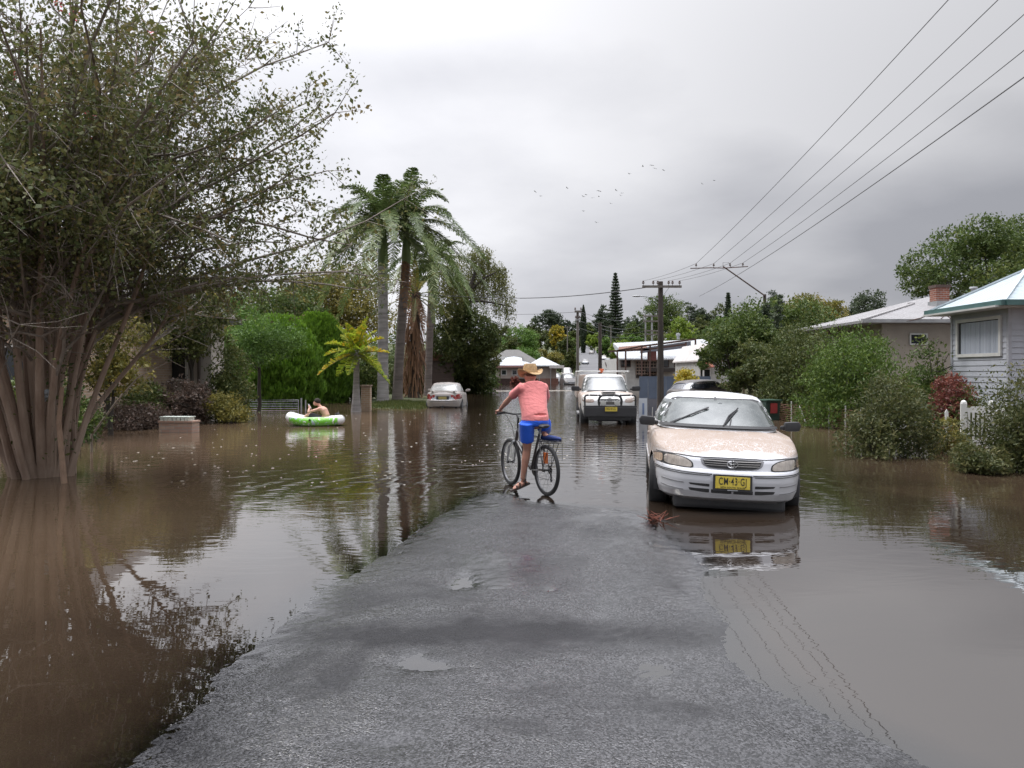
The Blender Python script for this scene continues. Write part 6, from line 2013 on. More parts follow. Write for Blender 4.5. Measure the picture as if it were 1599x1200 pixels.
    for (z0, z1) in ((.372, .405), (.305, .348)):
        for (x0, x1) in ((-.47, -.245), (-.225, -.005), (.015, .225), (.245, .47)):
            e0 = .03 if abs(x0) > .4 else 0; e1 = .03 if abs(x1) > .4 else 0
            if z0 > .36 and abs(x0 + x1) < .3: continue
            decal('intake', [(x0 + e0 * .6, z0 + e0 * .4), (x1 - e1 * .6, z0 + e1 * .4), (x1, z1), (x0, z1)], 'f', bv, .002, M('grille_black', (.012, .012, .013)), root, .05, chk=1, k=.08)
    h_, n_, _, _ = bv.ray_cast(Vector((0, -5, .43)), Vector((0, 1, 0)))
    number_plate(root, h_ + Vector((0, -.016, 0)), 0, R(-3), 'CM·43·GJ', 'NEW SOUTH WALES')
    mb = MB(); mb.box((0, .50, .17), (1.24, .5, .16)); mb.build('valance', BLACKP, root, bevel=.04)
    mb = MB(); mb.box((0, 2.4, .27), (1.10, 3.9, .12)); mb.build('underbody', BLACKP, root)
    liner(root, (.98, 3.65), wz, Rw, .89)
    for y in (.98, 3.65):
        for s in (-1, 1): wheel(root, s * .775, y, .305, .315, .20, s, rot=R(-4) if y < 2 else 0)
    mirror_cap(root, -.93, 1.62, 1.0, -1, BLACKP, .92); mirror_cap(root, .93, 1.62, 1.0, 1, BLACKP, .92)
    # wipers
    for pts in (((-.62, .975), (-.36, 1.10), (-.14, 1.185)), ((.02, .975), (.11, 1.10), (.24, 1.19))):
        P3 = []
        for x, z in pts:
            h_, n_, _, _ = bg_.ray_cast(Vector((x, -5, z)), Vector((0, 1, 0))); P3.append(h_ + Vector((0, -.035, .012)))
        mb = MB(); mb.tube(P3, [.013, .011, .006], 5); mb.tube([P3[0] + Vector((.07, -.012, -.01)), P3[0].lerp(P3[2], .42) + Vector((.02, -.012, -.006))], .008, 5)
        mb.tube([P3[0].lerp(P3[2], -.02) + Vector((0, .016, .01)), P3[2] + Vector((.01, .018, .01))], .011, 4)
        mb.build('wiper', BLACKP, root, True)
    strip('cowl', [(-.74, .955), (0, .958), (.74, .955)], .03, 'f', bg_, .03, BLACKP, root, .06)
    mb = MB(); h_, n_, _, _ = bg_.ray_cast(Vector((.03, -5, 1.255)), Vector((0, 1, 0))); mb.box(h_ + Vector((0, -.004, 0)), (.05, .006, .035)); mb.build('sticker', M('pale_sticker', (.6, .62, .65), .5), ws)
    mb = MB(); mb.bar((-.02, 1.9, 1.26), (-.02, 1.98, 1.33), .03); mb.build('aerial_base', BLACKP, root)
    return root
front_sedan()
# reddish debris caught at its wheel
rng = np.random.RandomState(12); mb = MB()
c = W(1026, 795, 8.35); c.z = .0
for i in range(26):
    a = rng.uniform(0, 2 * PI); l = rng.uniform(.04, .17); p = c + Vector((rng.normal() * .05, rng.normal() * .06, rng.uniform(0, .03)))
    mb.tube([p, p + Vector((math.cos(a) * l, math.sin(a) * l, rng.uniform(0, .09)))], [.006, .002], 4)
tag(mb.build('leaf_litter', M('red_leaf_litter', (.16, .05, .03), .8, .3, 20)), 'clump of reddish twigs floating by the white sedan\'s front wheel', 'debris')


# ------------------------------------------------ white ute
def ute():
    a = R(3.0)
    root = thing('utility_truck', 'white double cab ute with a black bull bar facing the camera beyond the white sedan', 'ute', (XA(952, 23.75), 23.75, -.22), rz=-a)
    paint = silt_paint('ute_paint', (.62, .62, .61), (.42, .31, .245), .3, .9, zlo=.95, zhi=1.3)
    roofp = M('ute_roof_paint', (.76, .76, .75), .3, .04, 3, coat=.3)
    zb = [(0, .50), (.5, .48), (3.7, .46)]
    zs = [(0, 1.0), (.15, 1.04), (.7, 1.12), (1.3, 1.16), (3.6, 1.17)]
    rings = [(0, .84, .10, 3.62), (.3, .875, .03, 3.64), (.6, .885, .04, 3.65), (.85, .885, .07, 3.65), (.95, .865, .11, 3.64), (1.0, .83, .17, 3.62)]
    V, Q = shell(rings, zb, zs, [(0, .03), (.4, .06), (1.3, .07), (3.6, .04)], 6, .16, .05, 90, 16, 12, wheels=((.98, .42),), Rw=.44)
    body, bv = shell_obj('body', (V, Q), paint, root)
    g = [(0, .79, 1.22, 3.6), (.4, .745, 1.52, 3.58), (.8, .685, 1.85, 3.54), (.93, .645, 2.0, 3.5), (1, .58, 2.14, 3.42)]
    V, Q = shell(g, [(1.1, 1.15), (3.7, 1.17)], [(1.9, 1.73), (2.4, 1.755), (3.5, 1.74)], [(2, .03), (2.8, .045), (3.5, .03)], 5, .24, .05, 60, 12, 10)
    cab, bg_ = shell_obj('cabin', (V, Q), roofp, root)
    glass = car_glass('ute_glass', (.06, .07, .075), (.32, .33, .33), .5)
    decal('windscreen_seal', [(-.74, 1.19), (.74, 1.19), (.60, 1.70), (-.60, 1.70)], 'f', bg_, .004, RUBBER, root, .08, chk=1, k=.06)
    decal('windscreen', [(-.71, 1.21), (.71, 1.21), (.58, 1.68), (-.58, 1.68)], 'f', bg_, .009, glass, root, .08, chk=1, k=.07)
    for md in 'LR':
        decal('front_side_window', [(1.62, 1.21), (2.45, 1.22), (2.45, 1.64), (2.12, 1.64), (1.85, 1.52)], md, bg_, .006, glass, root, .12, chk=1, k=.1)
        decal('rear_side_window', [(2.58, 1.22), (3.38, 1.23), (3.36, 1.60), (2.58, 1.64)], md, bg_, .006, glass, root, .12, chk=1, k=.1)
        strip('door_seam', [(1.35, 1.12), (1.35, .8), (1.5, .55)], .014, md, bv, .002, SEAM, root)
        strip('door_seam', [(2.5, 1.15), (2.5, .8), (2.5, .52)], .014, md, bv, .002, SEAM, root)
    LC = lens_mat('ute_lens', (.42, .33, .28))
    for s in (-1, 1):
        mir = lambda P: [(s * x, z) for x, z in (P if s > 0 else P[::-1])]
        decal('headlight', mir([(.47, .90), (.49, 1.0), (.66, 1.05), (.82, 1.05), (.84, .93), (.70, .88)]), 'f', bv, .005, LC, root, .05, chk=1)
    decal('grille', [(-.40, 1.01), (.40, 1.01), (.36, .83), (-.36, .83)], 'f', bv, .004, M('grille_grime', (.06, .055, .05), .6), root, .06, chk=1)
    emblem(root, (0, -.02, .985), 1.15, M('ute_emblem', (.12, .12, .12), .4))
    mb = MB(); mb.box((0, .62, 1.20), (.44, .45, .07)); sc_ = mb.build('bonnet_scoop', paint, root, bevel=.02)
    mb = MB(); mb.box((0, .393, 1.20), (.38, .012, .035)); mb.build('scoop_opening', SEAM, sc_)
    # bull bar
    bar = M('bar_black', (.025, .025, .026), .35, .15)
    def arc(pts, r, nm):
        P = [Vector(p) for p in pts]
        for _ in range(2):
            Q_ = [P[0]]
            for i in range(len(P) - 1): Q_ += [P[i].lerp(P[i + 1], .25), P[i].lerp(P[i + 1], .75)]
            P = Q_ + [P[-1]]
        return MB().tube(P, r, 8).build(nm, bar, bb, True)
    mb = MB(); mb.box((0, -.12, .62), (1.62, .34, .30)); mb.box((0, -.02, .42), (1.30, .25, .16)); mb.box((0, -.20, .79), (1.66, .16, .05))
    bb = mb.build('bull_bar', M('bumper_black', (.022, .022, .024), .5, .15, 4), root, bevel=.03)
    for s in (-1, 1):
        arc([(s * .78, -.20, .80), (s * .79, -.20, 1.10), (s * .72, -.20, 1.14), (s * .45, -.20, 1.13), (s * .30, -.20, 1.13)], .028, 'outer_loop')
        arc([(s * .34, -.21, .80), (s * .36, -.21, 1.0), (s * .30, -.21, 1.10), (s * .22, -.21, 1.13), (0, -.21, 1.13)], .034, 'inner_loop')
        mb = MB(); T = Matrix.Translation((s * .215, -.24, .89)) @ Matrix.Rotation(R(90), 4, 'X'); mb.lathe([(0, .03), (.085, .02), (.09, -.03), (.05, -.08), (0, -.08)], 16, T); mb.build('spotlight', M('spot_lens', (.50, .50, .47), .25, .1, 6), bb, True)
    mb = MB(); mb.tube([(-.35, -.21, .985), (.35, -.21, .985)], .02, 6); mb.build('cross_tube', bar, bb)
    number_plate(root, Vector((.02, -.33, .705)), 0, 0, 'NG·61ZL', None)
    # running gear
    mb = MB(); mb.box((0, 2.2, .48), (1.1, 3.8, .16)); mb.box((0, .9, .36), (.9, .25, .2)); mb.build('chassis', BLACKP, root)
    mb = MB(); mb.tube([(-.45, .2, .32), (-.35, .35, .36)], .03, 6); mb.tube([(.36, .2, .33), (.42, .3, .25)], .03, 6); mb.build('recovery_hook', GREYM, root)
    liner(root, (.98,), .42, .44, .88)
    for y in (.98, 4.05):
        for s in (-1, 1): wheel(root, s * .76, y, .385, .385, .27, s)
    for s in (-1, 1):
        mb = MB(); mb.box((s * .86, 2.3, .47), (.16, 1.5, .05)); mb.build('side_step', GREYM, root)
        mirror_cap(root, s * 1.02, 1.70, 1.30, s, BLACKP, 1.25)
    # tray with mesh sides and ladder rack reaching over the cab
    mb = MB(); mb.box((0, 4.5, .98), (1.84, 1.75, .08)); mb.box((0, 4.5, 1.12), (1.86, 1.77, .28)); mb.build('tray', paint, root, bevel=.015)
    rk = MB()
    for s in (-1, 1):
        rk.tube([(s * .88, 3.68, 1.2), (s * .86, 3.68, 1.80), (s * .80, 3.62, 1.86)], .03, 6); rk.tube([(s * .90, 5.32, 1.2), (s * .88, 5.32, 1.86)], .03, 6)
        rk.tube([(s * .80, 2.2, 1.87), (s * .84, 3.7, 1.88), (s * .88, 5.34, 1.88)], .028, 6)
    for y in (2.3, 3.68, 5.32): rk.tube([(-.84, y, 1.88), (.84, y, 1.88)], .028, 6)
    rk.build('ladder_rack', WHITE, root, True)
    mb = MB(); mb.box((0, 4.5, 1.50), (1.74, 1.66, .52)); cn = mb.build('canopy', paint, root, bevel=.05)
    for s in (-1, 1):
        mb = MB(); mb.box((s * .875, 4.5, 1.55), (.012, 1.2, .30)); mb.build('canopy_window', glass, cn, bevel=.004)
    mb = MB(); mb.lathe([(.085, 0), (.085, .1), (.07, .13), (0, .135)], 14, Matrix.Translation((-.10, 2.35, 1.84))); mb.build('beacon', lens_mat('orange_beacon', (.65, .13, .03)), root, True)
    strip('wiper', [(-.6, 1.225), (-.2, 1.245), (.1, 1.225)], .02, 'f', bg_, .02, BLACKP, root, .1)
    strip('wiper', [(.0, 1.225), (.35, 1.245), (.62, 1.225)], .02, 'f', bg_, .02, BLACKP, root, .1)
    return root
ute()


# ------------------------------------------------ silver sedan, seen from behind
def generic_car(name, label, cat, loc, rz, colour, Lc=4.35, hw=.84, ht=1.39, belt=.92, boot=True, lights=True, group=None, plate=True, glassc=(.04, .05, .055), dust=.3, rough=.3, detail=True, wagon=False):
    root = thing(name, label, cat, loc, rz, group)
    key = 'paint_' + '_'.join(str(int(c * 100)) for c in colour)
    paint = MATS.get(key) or silt_paint(key, colour, (.45, .36, .29), *((.05, .12) if sum(colour) < .4 else (.35, .5)))
    zb = [(0, .24), (.5, .22), (Lc - .5, .23), (Lc, .30)]
    zs = [(0, .66), (.12, .68), (.6, .78), (1.15, belt - .04), (Lc - .8, belt + .02), (Lc - .1, belt + .02), (Lc, belt - .03)]
    rings = [(0, .76 / .84 * hw, .10, Lc - .10), (.1, .82 / .84 * hw, .03, Lc - .03), (.35, hw, .0, Lc), (.5, hw, .01, Lc), (.58, hw, .05, Lc - .07), (.85, hw * .99, .09, Lc - .09), (.95, hw * .965, .12, Lc - .12), (1, hw * .93, .17, Lc - .16)]
    wz, Rw = .30, .35
    V, Q = shell(rings, zb, zs, [(0, .03), (.6, .06), (1.2, .06), (Lc - .9, .05), (Lc, .03)], 5, .22, .22, 80 if detail else 40, 16 if detail else 10, 12, wheels=((.88, wz), (Lc - .92, wz)) if detail else (), Rw=Rw)
    body, bv = shell_obj('body', (V, Q), paint, root)
    yr0, yr1 = (Lc - .55, Lc - 1.25) if not wagon else (Lc - .12, Lc - .62)
    g = [(0, hw * .91, 1.05, yr0), (.4, hw * .86, 1.38, yr0 - (yr0 - yr1) * .42), (.8, hw * .77, 1.72, yr0 - (yr0 - yr1) * .8), (.93, hw * .72, 1.86, yr1 + .02), (1, hw * .65, 2.0, yr1 - .12)]
    V, Q = shell(g, [(1.0, belt - .04), (Lc, belt)], [(1.7, ht - .06), (2.2, ht - .035), (3.0, ht - .04), (Lc - .8, ht - .08)], [(1.8, .03), (2.5, .04), (Lc - 1, .03)], 4.2, .26, .18, 50 if detail else 30, 12, 10)
    cab, bg_ = shell_obj('cabin', (V, Q), paint, root)
    glass = car_glass('glass_%d' % int(dust * 100 + glassc[0] * 1000), glassc, (.35, .35, .34), dust)
    z0, z1 = belt + .05, ht - .09
    decal('windscreen', [(-hw * .82, z0), (hw * .82, z0), (hw * .68, z1), (-hw * .68, z1)], 'f', bg_, .006, glass, root, .12, chk=1, k=.08)
    decal('rear_window', [(-hw * .80, z0 + .02), (hw * .80, z0 + .02), (hw * .66, z1), (-hw * .66, z1)], 'r', bg_, .006, glass, root, .1, chk=1, k=.08)
    for md in 'LR':
        m_ = 2.45 if not wagon else 2.35
        decal('front_side_window', [(1.5, z0), (m_, z0 + .01), (m_, z1), (2.0, z1), (1.75, z0 + (z1 - z0) * .7)], md, bg_, .006, glass, root, .14, chk=1, k=.1)
        e = yr0 - .35
        decal('rear_side_window', [(m_ + .1, z0 + .01), (e, z0 + .03), (e - (yr0 - yr1) * .55, z1), (m_ + .1, z1)], md, bg_, .006, glass, root, .14, chk=1, k=.1)
    if detail:
        RL = lens_mat('red_lens', (.30, .02, .02))
        for s in (-1, 1):
            mir = lambda P: [(s * x, z) for x, z in (P if s > 0 else P[::-1])]
            decal('tail_light', mir([(.60, .66), (.60, .87), (.70, .90), (.80, .86), (.82, .68)]), 'r', bv, .006, RL, root, .05, chk=1, k=.15)
            decal('side_tail_light', [(Lc - .30, .70), (Lc - .06, .67), (Lc - .08, .86), (Lc - .14, .89)], 'L' if s < 0 else 'R', bv, .006, RL, root, .05, chk=1)
            decal('headlight', mir([(.45, .55), (.48, .64), (.78, .66), (.80, .56)]), 'f', bv, .005, lens_mat('clear_lens', (.46, .41, .36)), root, .05, chk=1)
            mirror_cap(root, s * (hw + .10), 1.5, belt + .08, s, paint, .9)
            md = 'L' if s < 0 else 'R'
            strip('door_seam', [(1.3, belt - .06), (1.3, .5), (1.4, .28)], .012, md, bv, .002, SEAM, root); strip('door_seam', [(2.4, belt - .03), (2.4, .5), (2.4, .28)], .012, md, bv, .002, SEAM, root)
        decal('boot_panel', [(-.58, .62), (.58, .62), (.60, .83), (-.60, .83)], 'r', bv, .002, M('boot_shade', (.30, .32, .34), .4), root, .1, chk=1) if colour[0] < .6 and not wagon else None
        strip('bumper_groove', [(-.78, .585), (0, .58), (.78, .585)], .018, 'r', bv, .003, SEAM, root)
        if not wagon:
            mb = MB(); mb.box((0, Lc - .30, belt + .10), (1.25, .20, .035)); mb.box((-.5, Lc - .30, belt + .05), (.06, .14, .1)); mb.box((.5, Lc - .30, belt + .05), (.06, .14, .1)); mb.build('spoiler', paint, root, bevel=.012)
        if plate:
            h_, n_, _, _ = bv.ray_cast(Vector((0, 9, .72)), Vector((0, -1, 0)))
            mb = MB(); mb.box(h_ + Vector((0, .0, .0)), (.58, .03, .17)); mb.build('plate_recess', BLACKP, root)
            number_plate(root, h_ + Vector((0, .022, 0)), PI, 0, ' ', None, dirty=M('muddy_plate', (.34, .28, .10), .7, .3, 30))
        mb = MB(); mb.box((0, Lc - .05, .30), (.1, .22, .08)); mb.ell((0, Lc + .06, .36), (.035, .035, .04)); mb.build('tow_bar', BLACKP, root)
        liner(root, (.88, Lc - .92), wz, Rw, hw)
        for y in (.88, Lc - .92):
            for s in (-1, 1): wheel(root, s * (hw - .105), y, .30, .305, .19, s)
    else:
        for y in (.85, Lc - .9):
            for s in (-1, 1): wheel(root, s * (hw - .06), y, .30, .30, .2, s)
        for s in (-1, 1):
            decal('headlight', [(s * .45, .55), (s * .48, .64), (s * .76, .66), (s * .78, .56)][::s], 'f', bv, .006, lens_mat('clear_lens', (.46, .41, .36)), root, .08, chk=0)
            decal('tail_light', [(s * .58, .68), (s * .58, .85), (s * .78, .85), (s * .80, .68)][::s], 'r', bv, .006, lens_mat('red_lens', (.30, .02, .02)), root, .08, chk=0)
    mb = MB(); mb.box((0, Lc / 2, .26), (hw * 1.5, Lc - .5, .1)); mb.build('underbody', BLACKP, root)
    return root


Yr = DW(637.5); Ls = 4.35
generic_car('sedan_car', 'silver sedan seen from behind, parked in the flood beside the grass verge', 'car', (XA(690, Yr) + .13, Yr + Ls, -.27), PI - R(2.4) + R(1.0), (.22, .23, .245), Ls, .85, 1.42, .94, glassc=(.28, .28, .27), dust=.9)
# dark wagon in a driveway
generic_car('station_wagon', 'dark grey wagon with a red tail light parked in a driveway behind the white sedan', 'car', (XA(1150, 36.2), 36.2, -.20), R(127), (.060, .055, .058), 4.5, .87, 1.50, 1.02, glassc=(.02, .022, .035), dust=.08, wagon=True, plate=False)
# far cars
FC = [('small silver car driving up the middle of the hill road', 914, 568, (.42, .44, .46), 0), ('white car parked near the top of the hill road', 923, 552, (.62, .62, .62), PI),
      ('white car parked at the kerb right of the dark pole on the hill road', 943, 561, (.60, .60, .60), 0), ('dark blue car parked lowest at the kerb of the hill road', 949.5, 566, (.035, .045, .08), 0)]
def hill_Y(py):
    ys = np.arange(116, 700, 1.0); rows = HY - (hill_z(0, ys) + .15 - CH) * F / ys
    return float(ys[np.argmin(np.abs(rows - py))])
for lb, px, py, c, rz in FC:
    Yc = hill_Y(py + 1.5)
    generic_car('parked_car', lb, 'car', (XA(px, Yc), Yc, float(hill_z(0, Yc)) + .12), rz - R(5), c, 4.4, .86, 1.42, .93, detail=False)
for lb, px, Yc, c, rz, kw in (('black and white four-wheel drive at the water\'s edge beside the leftmost pole', 893, 100, (.045, .045, .05), R(8), dict(ht=1.75, belt=1.1, wagon=True)),
                              ('dark van-like vehicle parked behind the brick base of the white roofed house', 877, 116, (.03, .035, .045), R(20), dict(ht=1.85, belt=1.15, wagon=True)),
                              ('pale truck-like wagon parked at the foot of the hill', 889, 124, (.40, .42, .42), R(5), dict(ht=2.1, belt=1.2, wagon=True))):
    generic_car('parked_car', lb, 'car', (XA(px, Yc), Yc, (-.25 if Yc < 112 else float(hill_z(0, Yc)))), rz, c, 4.6, .9, detail=False, **kw)

# ============================================================ people, bicycle, raft
def organic(name, mb, voxel, it, mat, parent):
    """fuse overlapping limbs into one continuous skin"""
    me = mb.mesh(name)
    bm = bmesh.new(); bm.from_mesh(me); bmesh.ops.recalc_face_normals(bm, faces=bm.faces); bm.to_mesh(me); bm.free()
    o = bpy.data.objects.new(name, me); COL.objects.link(o)
    r = o.modifiers.new('r', 'REMESH'); r.mode = 'VOXEL'; r.voxel_size = voxel; r.adaptivity = 0
    s = o.modifiers.new('s', 'SMOOTH'); s.factor = .5; s.iterations = it
    dg = bpy.context.evaluated_depsgraph_get(); dg.update()
    me2 = bpy.data.meshes.new_from_object(o.evaluated_get(dg))
    bpy.data.objects.remove(o)
    me2.materials.clear()
    return link_mesh(name, me2, mat, parent, True)


def skin_mat(name, c):
    if name in MATS: return MATS[name]
    m, t, b = new_mat(name)
    f = noise(t, 9, 4, .6)
    t.links.new(mixc(t, cramp(t, f, [(.3, 0), (.7, 1)]), tuple(k * .85 for k in c), (c[0] * 1.1, c[1] * 1.0, c[2] * .98)), b.inputs['Base Color'])
    b.inputs['Roughness'].default_value = .5; b.inputs['Subsurface Weight'].default_value = .15
    b.inputs['Subsurface Radius'].default_value = (.02, .008, .004)
    MATS[name] = m
    return m


def cloth_mat(name, c, sc=7, wr=.5):
    m, t, b = new_mat(name)
    f = noise(t, sc, 4, .6)
    t.links.new(mixc(t, f, tuple(k * .86 for k in c), tuple(min(1, k * 1.12) for k in c)), b.inputs['Base Color'])
    b.inputs['Roughness'].default_value = .85
    b.inputs['Sheen Weight'].default_value = .2
    w1 = noise(t, 5.0, 3, .6, dist=2.0, stretch=(1.0, 1.0, 2.2)); w2 = noise(t, 16, 2, .6, dist=1.0)
    bump(t, b, mth(t, 'ADD', w1, mth(t, 'MULTIPLY', w2, .25)), wr, .03)
    return m
SKIN = skin_mat('tanned_skin', (.55, .30, .22))
SKIN2 = skin_mat('pale_skin', (.62, .39, .29))

# ------------------------------------------------ bicycle
ang = R(26.0)
rc = Vector((XA(853.5, 9.98), 9.98, -.004))
U = Vector((-math.sin(ang), math.cos(ang), 0)); Rt = Vector((math.cos(ang), math.sin(ang), 0)); ZU = Vector((0, 0, 1))
bike = thing('bicycle', 'dark mountain bicycle with rear rack and orange reflector where the bare road ends', 'bicycle', tuple(rc), rz=ang)
# bike frame coordinates: local x = right, y = forward, z = up
WR = .338
def bike_wheel(y, steer=0.0):
    T = Matrix.Translation((0, y, WR)) @ Matrix.Rotation(steer, 4, 'Z') @ Matrix.Rotation(R(90), 4, 'Y')
    mb = MB(); nt_ = 40; cs = 8
    vs = []; fs = []
    for i in range(nt_):
        a = 2 * PI * i / nt_
        for j in range(cs):
            q = 2 * PI * j / cs; rr = WR - .026 + .026 * math.cos(q)
            vs.append((rr * math.cos(a), rr * math.sin(a), .026 * math.sin(q)))
    for i in range(nt_):
        for j in range(cs): fs.append((i * cs + j, ((i + 1) % nt_) * cs + j, ((i + 1) % nt_) * cs + (j + 1) % cs, i * cs + (j + 1) % cs))
    mb.add(vs, fs, T)
    w = mb.build('wheel', TYRE, bike, True)
    mb = MB(); mb.lathe([(WR - .055, -.012), (WR - .040, -.014), (WR - .040, .014), (WR - .055, .012)], 40, T, closed=True); mb.build('rim', M('rim_alloy', (.12, .12, .125), .4, .1, metal=.5), w, True)
    mb = MB()
    for i in range(16):
        a = 2 * PI * i / 16; a2 = a + (.28 if i % 2 else -.28)
        s = .03 if i % 4 < 2 else -.03
        mb.tube([T @ Vector((.022 * math.cos(a2), .022 * math.sin(a2), s)), T @ Vector(((WR - .05) * math.cos(a), (WR - .05) * math.sin(a), 0))], .0022, 4, cap=False)
    mb.build('spokes', M('spoke_steel', (.35, .35, .36), .35, metal=.7), w)
    mb = MB(); mb.lathe([(0, -.06), (.018, -.06), (.024, -.035), (.014, -.02), (.014, .02), (.024, .035), (.018, .06), (0, .06)], 12, T); mb.build('hub', M('hub_black', (.03, .03, .03), .4), w, True)
    return w
fy = 1.08
bike_wheel(0); bike_wheel(fy, R(-3))
FR = M('frame_paint', (.055, .05, .05), .3, .1, 6, coat=.5)
FRS = M('frame_silver', (.35, .36, .37), .35, .1, 6, metal=.4)
bb_ = (0, .44, .30); st_ = (0, .20, .80); hb_ = (0, .90, .66); ht_ = (0, .855, .80); hub = (0, 0, WR)
mb = MB()
mb.tube([bb_, st_], .017, 8); mb.tube([(0, .22, .76), ht_], .018, 8); mb.tube([bb_, hb_], .023, 8); mb.tube([hb_, ht_], .024, 8)
for s in (-1, 1):
    mb.tube([(s * .05, 0, WR), (s * .035, .30, .31), bb_], .010, 6); mb.tube([(s * .05, 0, WR), (s * .03, .12, .60), (0, .21, .74)], .008, 6)
mb.build('frame', FR, bike, True)
mb = MB()
for s in (-1, 1): mb.tube([(s * .055, fy, WR), (s * .055, fy - .06, WR + .22), (s * .05, .905, .64)], [.012, .019, .016], 8)
mb.tube([(-.055, .91, .64), (.055, .91, .64)], .018, 8); mb.tube([hb_, (0, .845, .86)], .014, 8)
mb.build('fork', FRS, bike, True)
mb = MB(); mb.tube([(0, .845, .84), (0, .83, .98), (0, .88, 1.03)], .015, 8)
mb.tube([(-.33, .80, 1.055), (-.22, .84, 1.065), (-.06, .885, 1.035), (.06, .885, 1.035), (.22, .84, 1.065), (.33, .80, 1.055)], .012, 8)
hbm = mb.build('handlebar', BLACKP, bike, True)
for s in (-1, 1):
    mb = MB(); mb.tube([(s * .34, .795, 1.055), (s * .22, .835, 1.064)], .018, 8); mb.build('grip', TYRE, hbm, True)
    mb = MB(); mb.tube([(s * .19, .86, 1.06), (s * .26, .90, 1.03), (s * .31, .885, 1.02)], .007, 5); mb.build('brake_lever', GREYM, hbm, True)
mb = MB(); mb.tube([(-.2, .87, 1.05), (-.1, 1.0, 1.0), (-.02, .98, .85), (0, .96, .70)], .004, 5); mb.tube([(.2, .87, 1.05), (.05, .98, .98), (.03, .93, .85), (.02, .8, .72)], .004, 5); mb.build('cable', BLACKP, bike, True)
mb = MB(); mb.tube([st_, (0, .165, .885)], .013, 8); mb.build('seat_post', GREYM, bike, True)
mb = MB(); mb.tube([(0, .02, .905), (0, .06, .915), (0, .16, .915), (0, .26, .905), (0, .31, .895)], [(.05, .018), (.085, .03), (.06, .03), (.025, .022), (.015, .012)], 12); mb.build('saddle', BLACKP, bike, True)
# rack
mb = MB()
for s in (-1, 1):
    mb.tube([(s * .06, .17, .715), (s * .065, -.10, .715), (s * .055, -.27, .712)], .005, 5); mb.tube([(s * .06, 0, WR + .01), (s * .075, -.06, .71)], .005, 5); mb.tube([(s * .06, 0, WR + .01), (s * .07, -.20, .71)], .005, 5)
for y in (.1, 0, -.1, -.2, -.27): mb.tube([(-.06, y, .715), (.06, y, .715)], .004, 5)
mb.tube([(0, .14, .718), (0, -.27, .716)], .004, 5); mb.tube([(.10, -.24, .70), (.10, -.24, .48)], .003, 4)
mb.build('rack', BLACKP, bike, True)
# drive train
mb = MB()
Tc = Matrix.Translation((.055, .44, .30)) @ Matrix.Rotation(R(90), 4, 'Y'); mb.lathe([(.02, -.002), (.095, -.002), (.095, .002), (.02, .002)], 28, Tc, closed=True)
Tc = Matrix.Translation((.05, 0, WR)) @ Matrix.Rotation(R(90), 4, 'Y')
for k, r_ in enumerate((.055, .047, .039, .031)): mb.lathe([(.01, -.002 + k * .006), (r_, -.002 + k * .006), (r_, .002 + k * .006), (.01, .002 + k * .006)], 20, Tc, closed=True)
mb.tube([(.06, .44, .395), (.06, 0, WR + .05)], .004, 4); mb.tube([(.06, .44, .205), (.06, .05, .20), (.06, .03, .24)], .004, 4)
mb.build('chain_drive', M('dirty_steel', (.06, .055, .05), .5, metal=.5), bike, True)
mb = MB(); mb.tube([(.07, .0, WR - .02), (.075, .02, .27), (.07, -.01, .19)], .012, 6); Tc = Matrix.Translation((.068, .0, .20)) @ Matrix.Rotation(R(90), 4, 'Y'); mb.lathe([(.0, -.006), (.024, -.006), (.024, .006), (0, .006)], 14, Tc); mb.build('derailleur', BLACKP, bike, True)
mb = MB(); mb.tube([(-.07, .44, .30), (-.08, .46, .13)], .010, 6); mb.box((-.13, .46, .125), (.09, .08, .022)); mb.build('crank', GREYM, bike)
mb = MB(); mb.tube([(.07, .44, .30), (.08, .42, .47)], .010, 6); mb.box((.13, .42, .475), (.09, .08, .022)); mb.build('crank', GREYM, bike)
mb = MB(); mb.box((-.015, -.005, .50), (.045, .05, .15)); mb.build('reflector', lens_mat('orange_reflector', (.75, .16, .02)), bike, bevel=.008)
mb = MB(); mb.tube([(-.09, .44, .42), (-.09, .50, .62)], .03, 8); mb.build('water_bottle_cage', BLACKP, bike, True)

# ------------------------------------------------ cyclist
pr = W(836, 657, 10.15); pr.z = 0
person = thing('person', 'person in a pink T-shirt, blue shorts and straw hat seated on a bicycle', 'person', tuple(pr))
q = lambda px, py, Y: W(px, py, Y) - pr
hipL, hipR = q(823, 664, 10.10), q(848, 664, 10.24)
pel = q(835.5, 657, 10.17); wa = q(834, 640, 10.20); ches = q(831.5, 617, 10.28); nk = q(830, 600, 10.33); hd = q(828, 586.5, 10.39)
shL, shR = q(812.5, 605.5, 10.23), q(849.5, 605.5, 10.40)
elL, haL = q(795.5, 623, 10.46), q(781, 639.5, 10.64)
elR = q(853.5, 625, 10.66); haR = Vector(rc) + Rt * .31 + U * .81 + ZU * 1.06 - pr
knL, anL = q(823, 703, 10.20), q(816, 748, 10.26)
knR, anR = q(852, 672, 10.62), q(849, 679, 10.24)
mb = MB()
def ltube(pts, rad, n=12):
    P = [Vector(p) for p in pts]; mb.tube(P, rad, n)
def ebl(c, r, rot=0.0):
    mb.ell((0, 0, 0), r, 16, 12, Matrix.Translation(c) @ Matrix.Rotation(rot, 4, 'Z'))
ebl(hd, (.078, .098, .115), ang); ebl(hd + Vector((0, 0, -.045)) + U * .02, (.062, .085, .075), ang)
ebl(hd + U * .105 + Vector((0, 0, -.015)), (.016, .022, .022), ang)           # nose
ebl(hd + U * .088 + Vector((0, 0, -.06)), (.03, .014, .012), ang)             # lips
ebl(hd + U * .082 + Vector((0, 0, -.09)), (.028, .024, .018), ang)            # chin
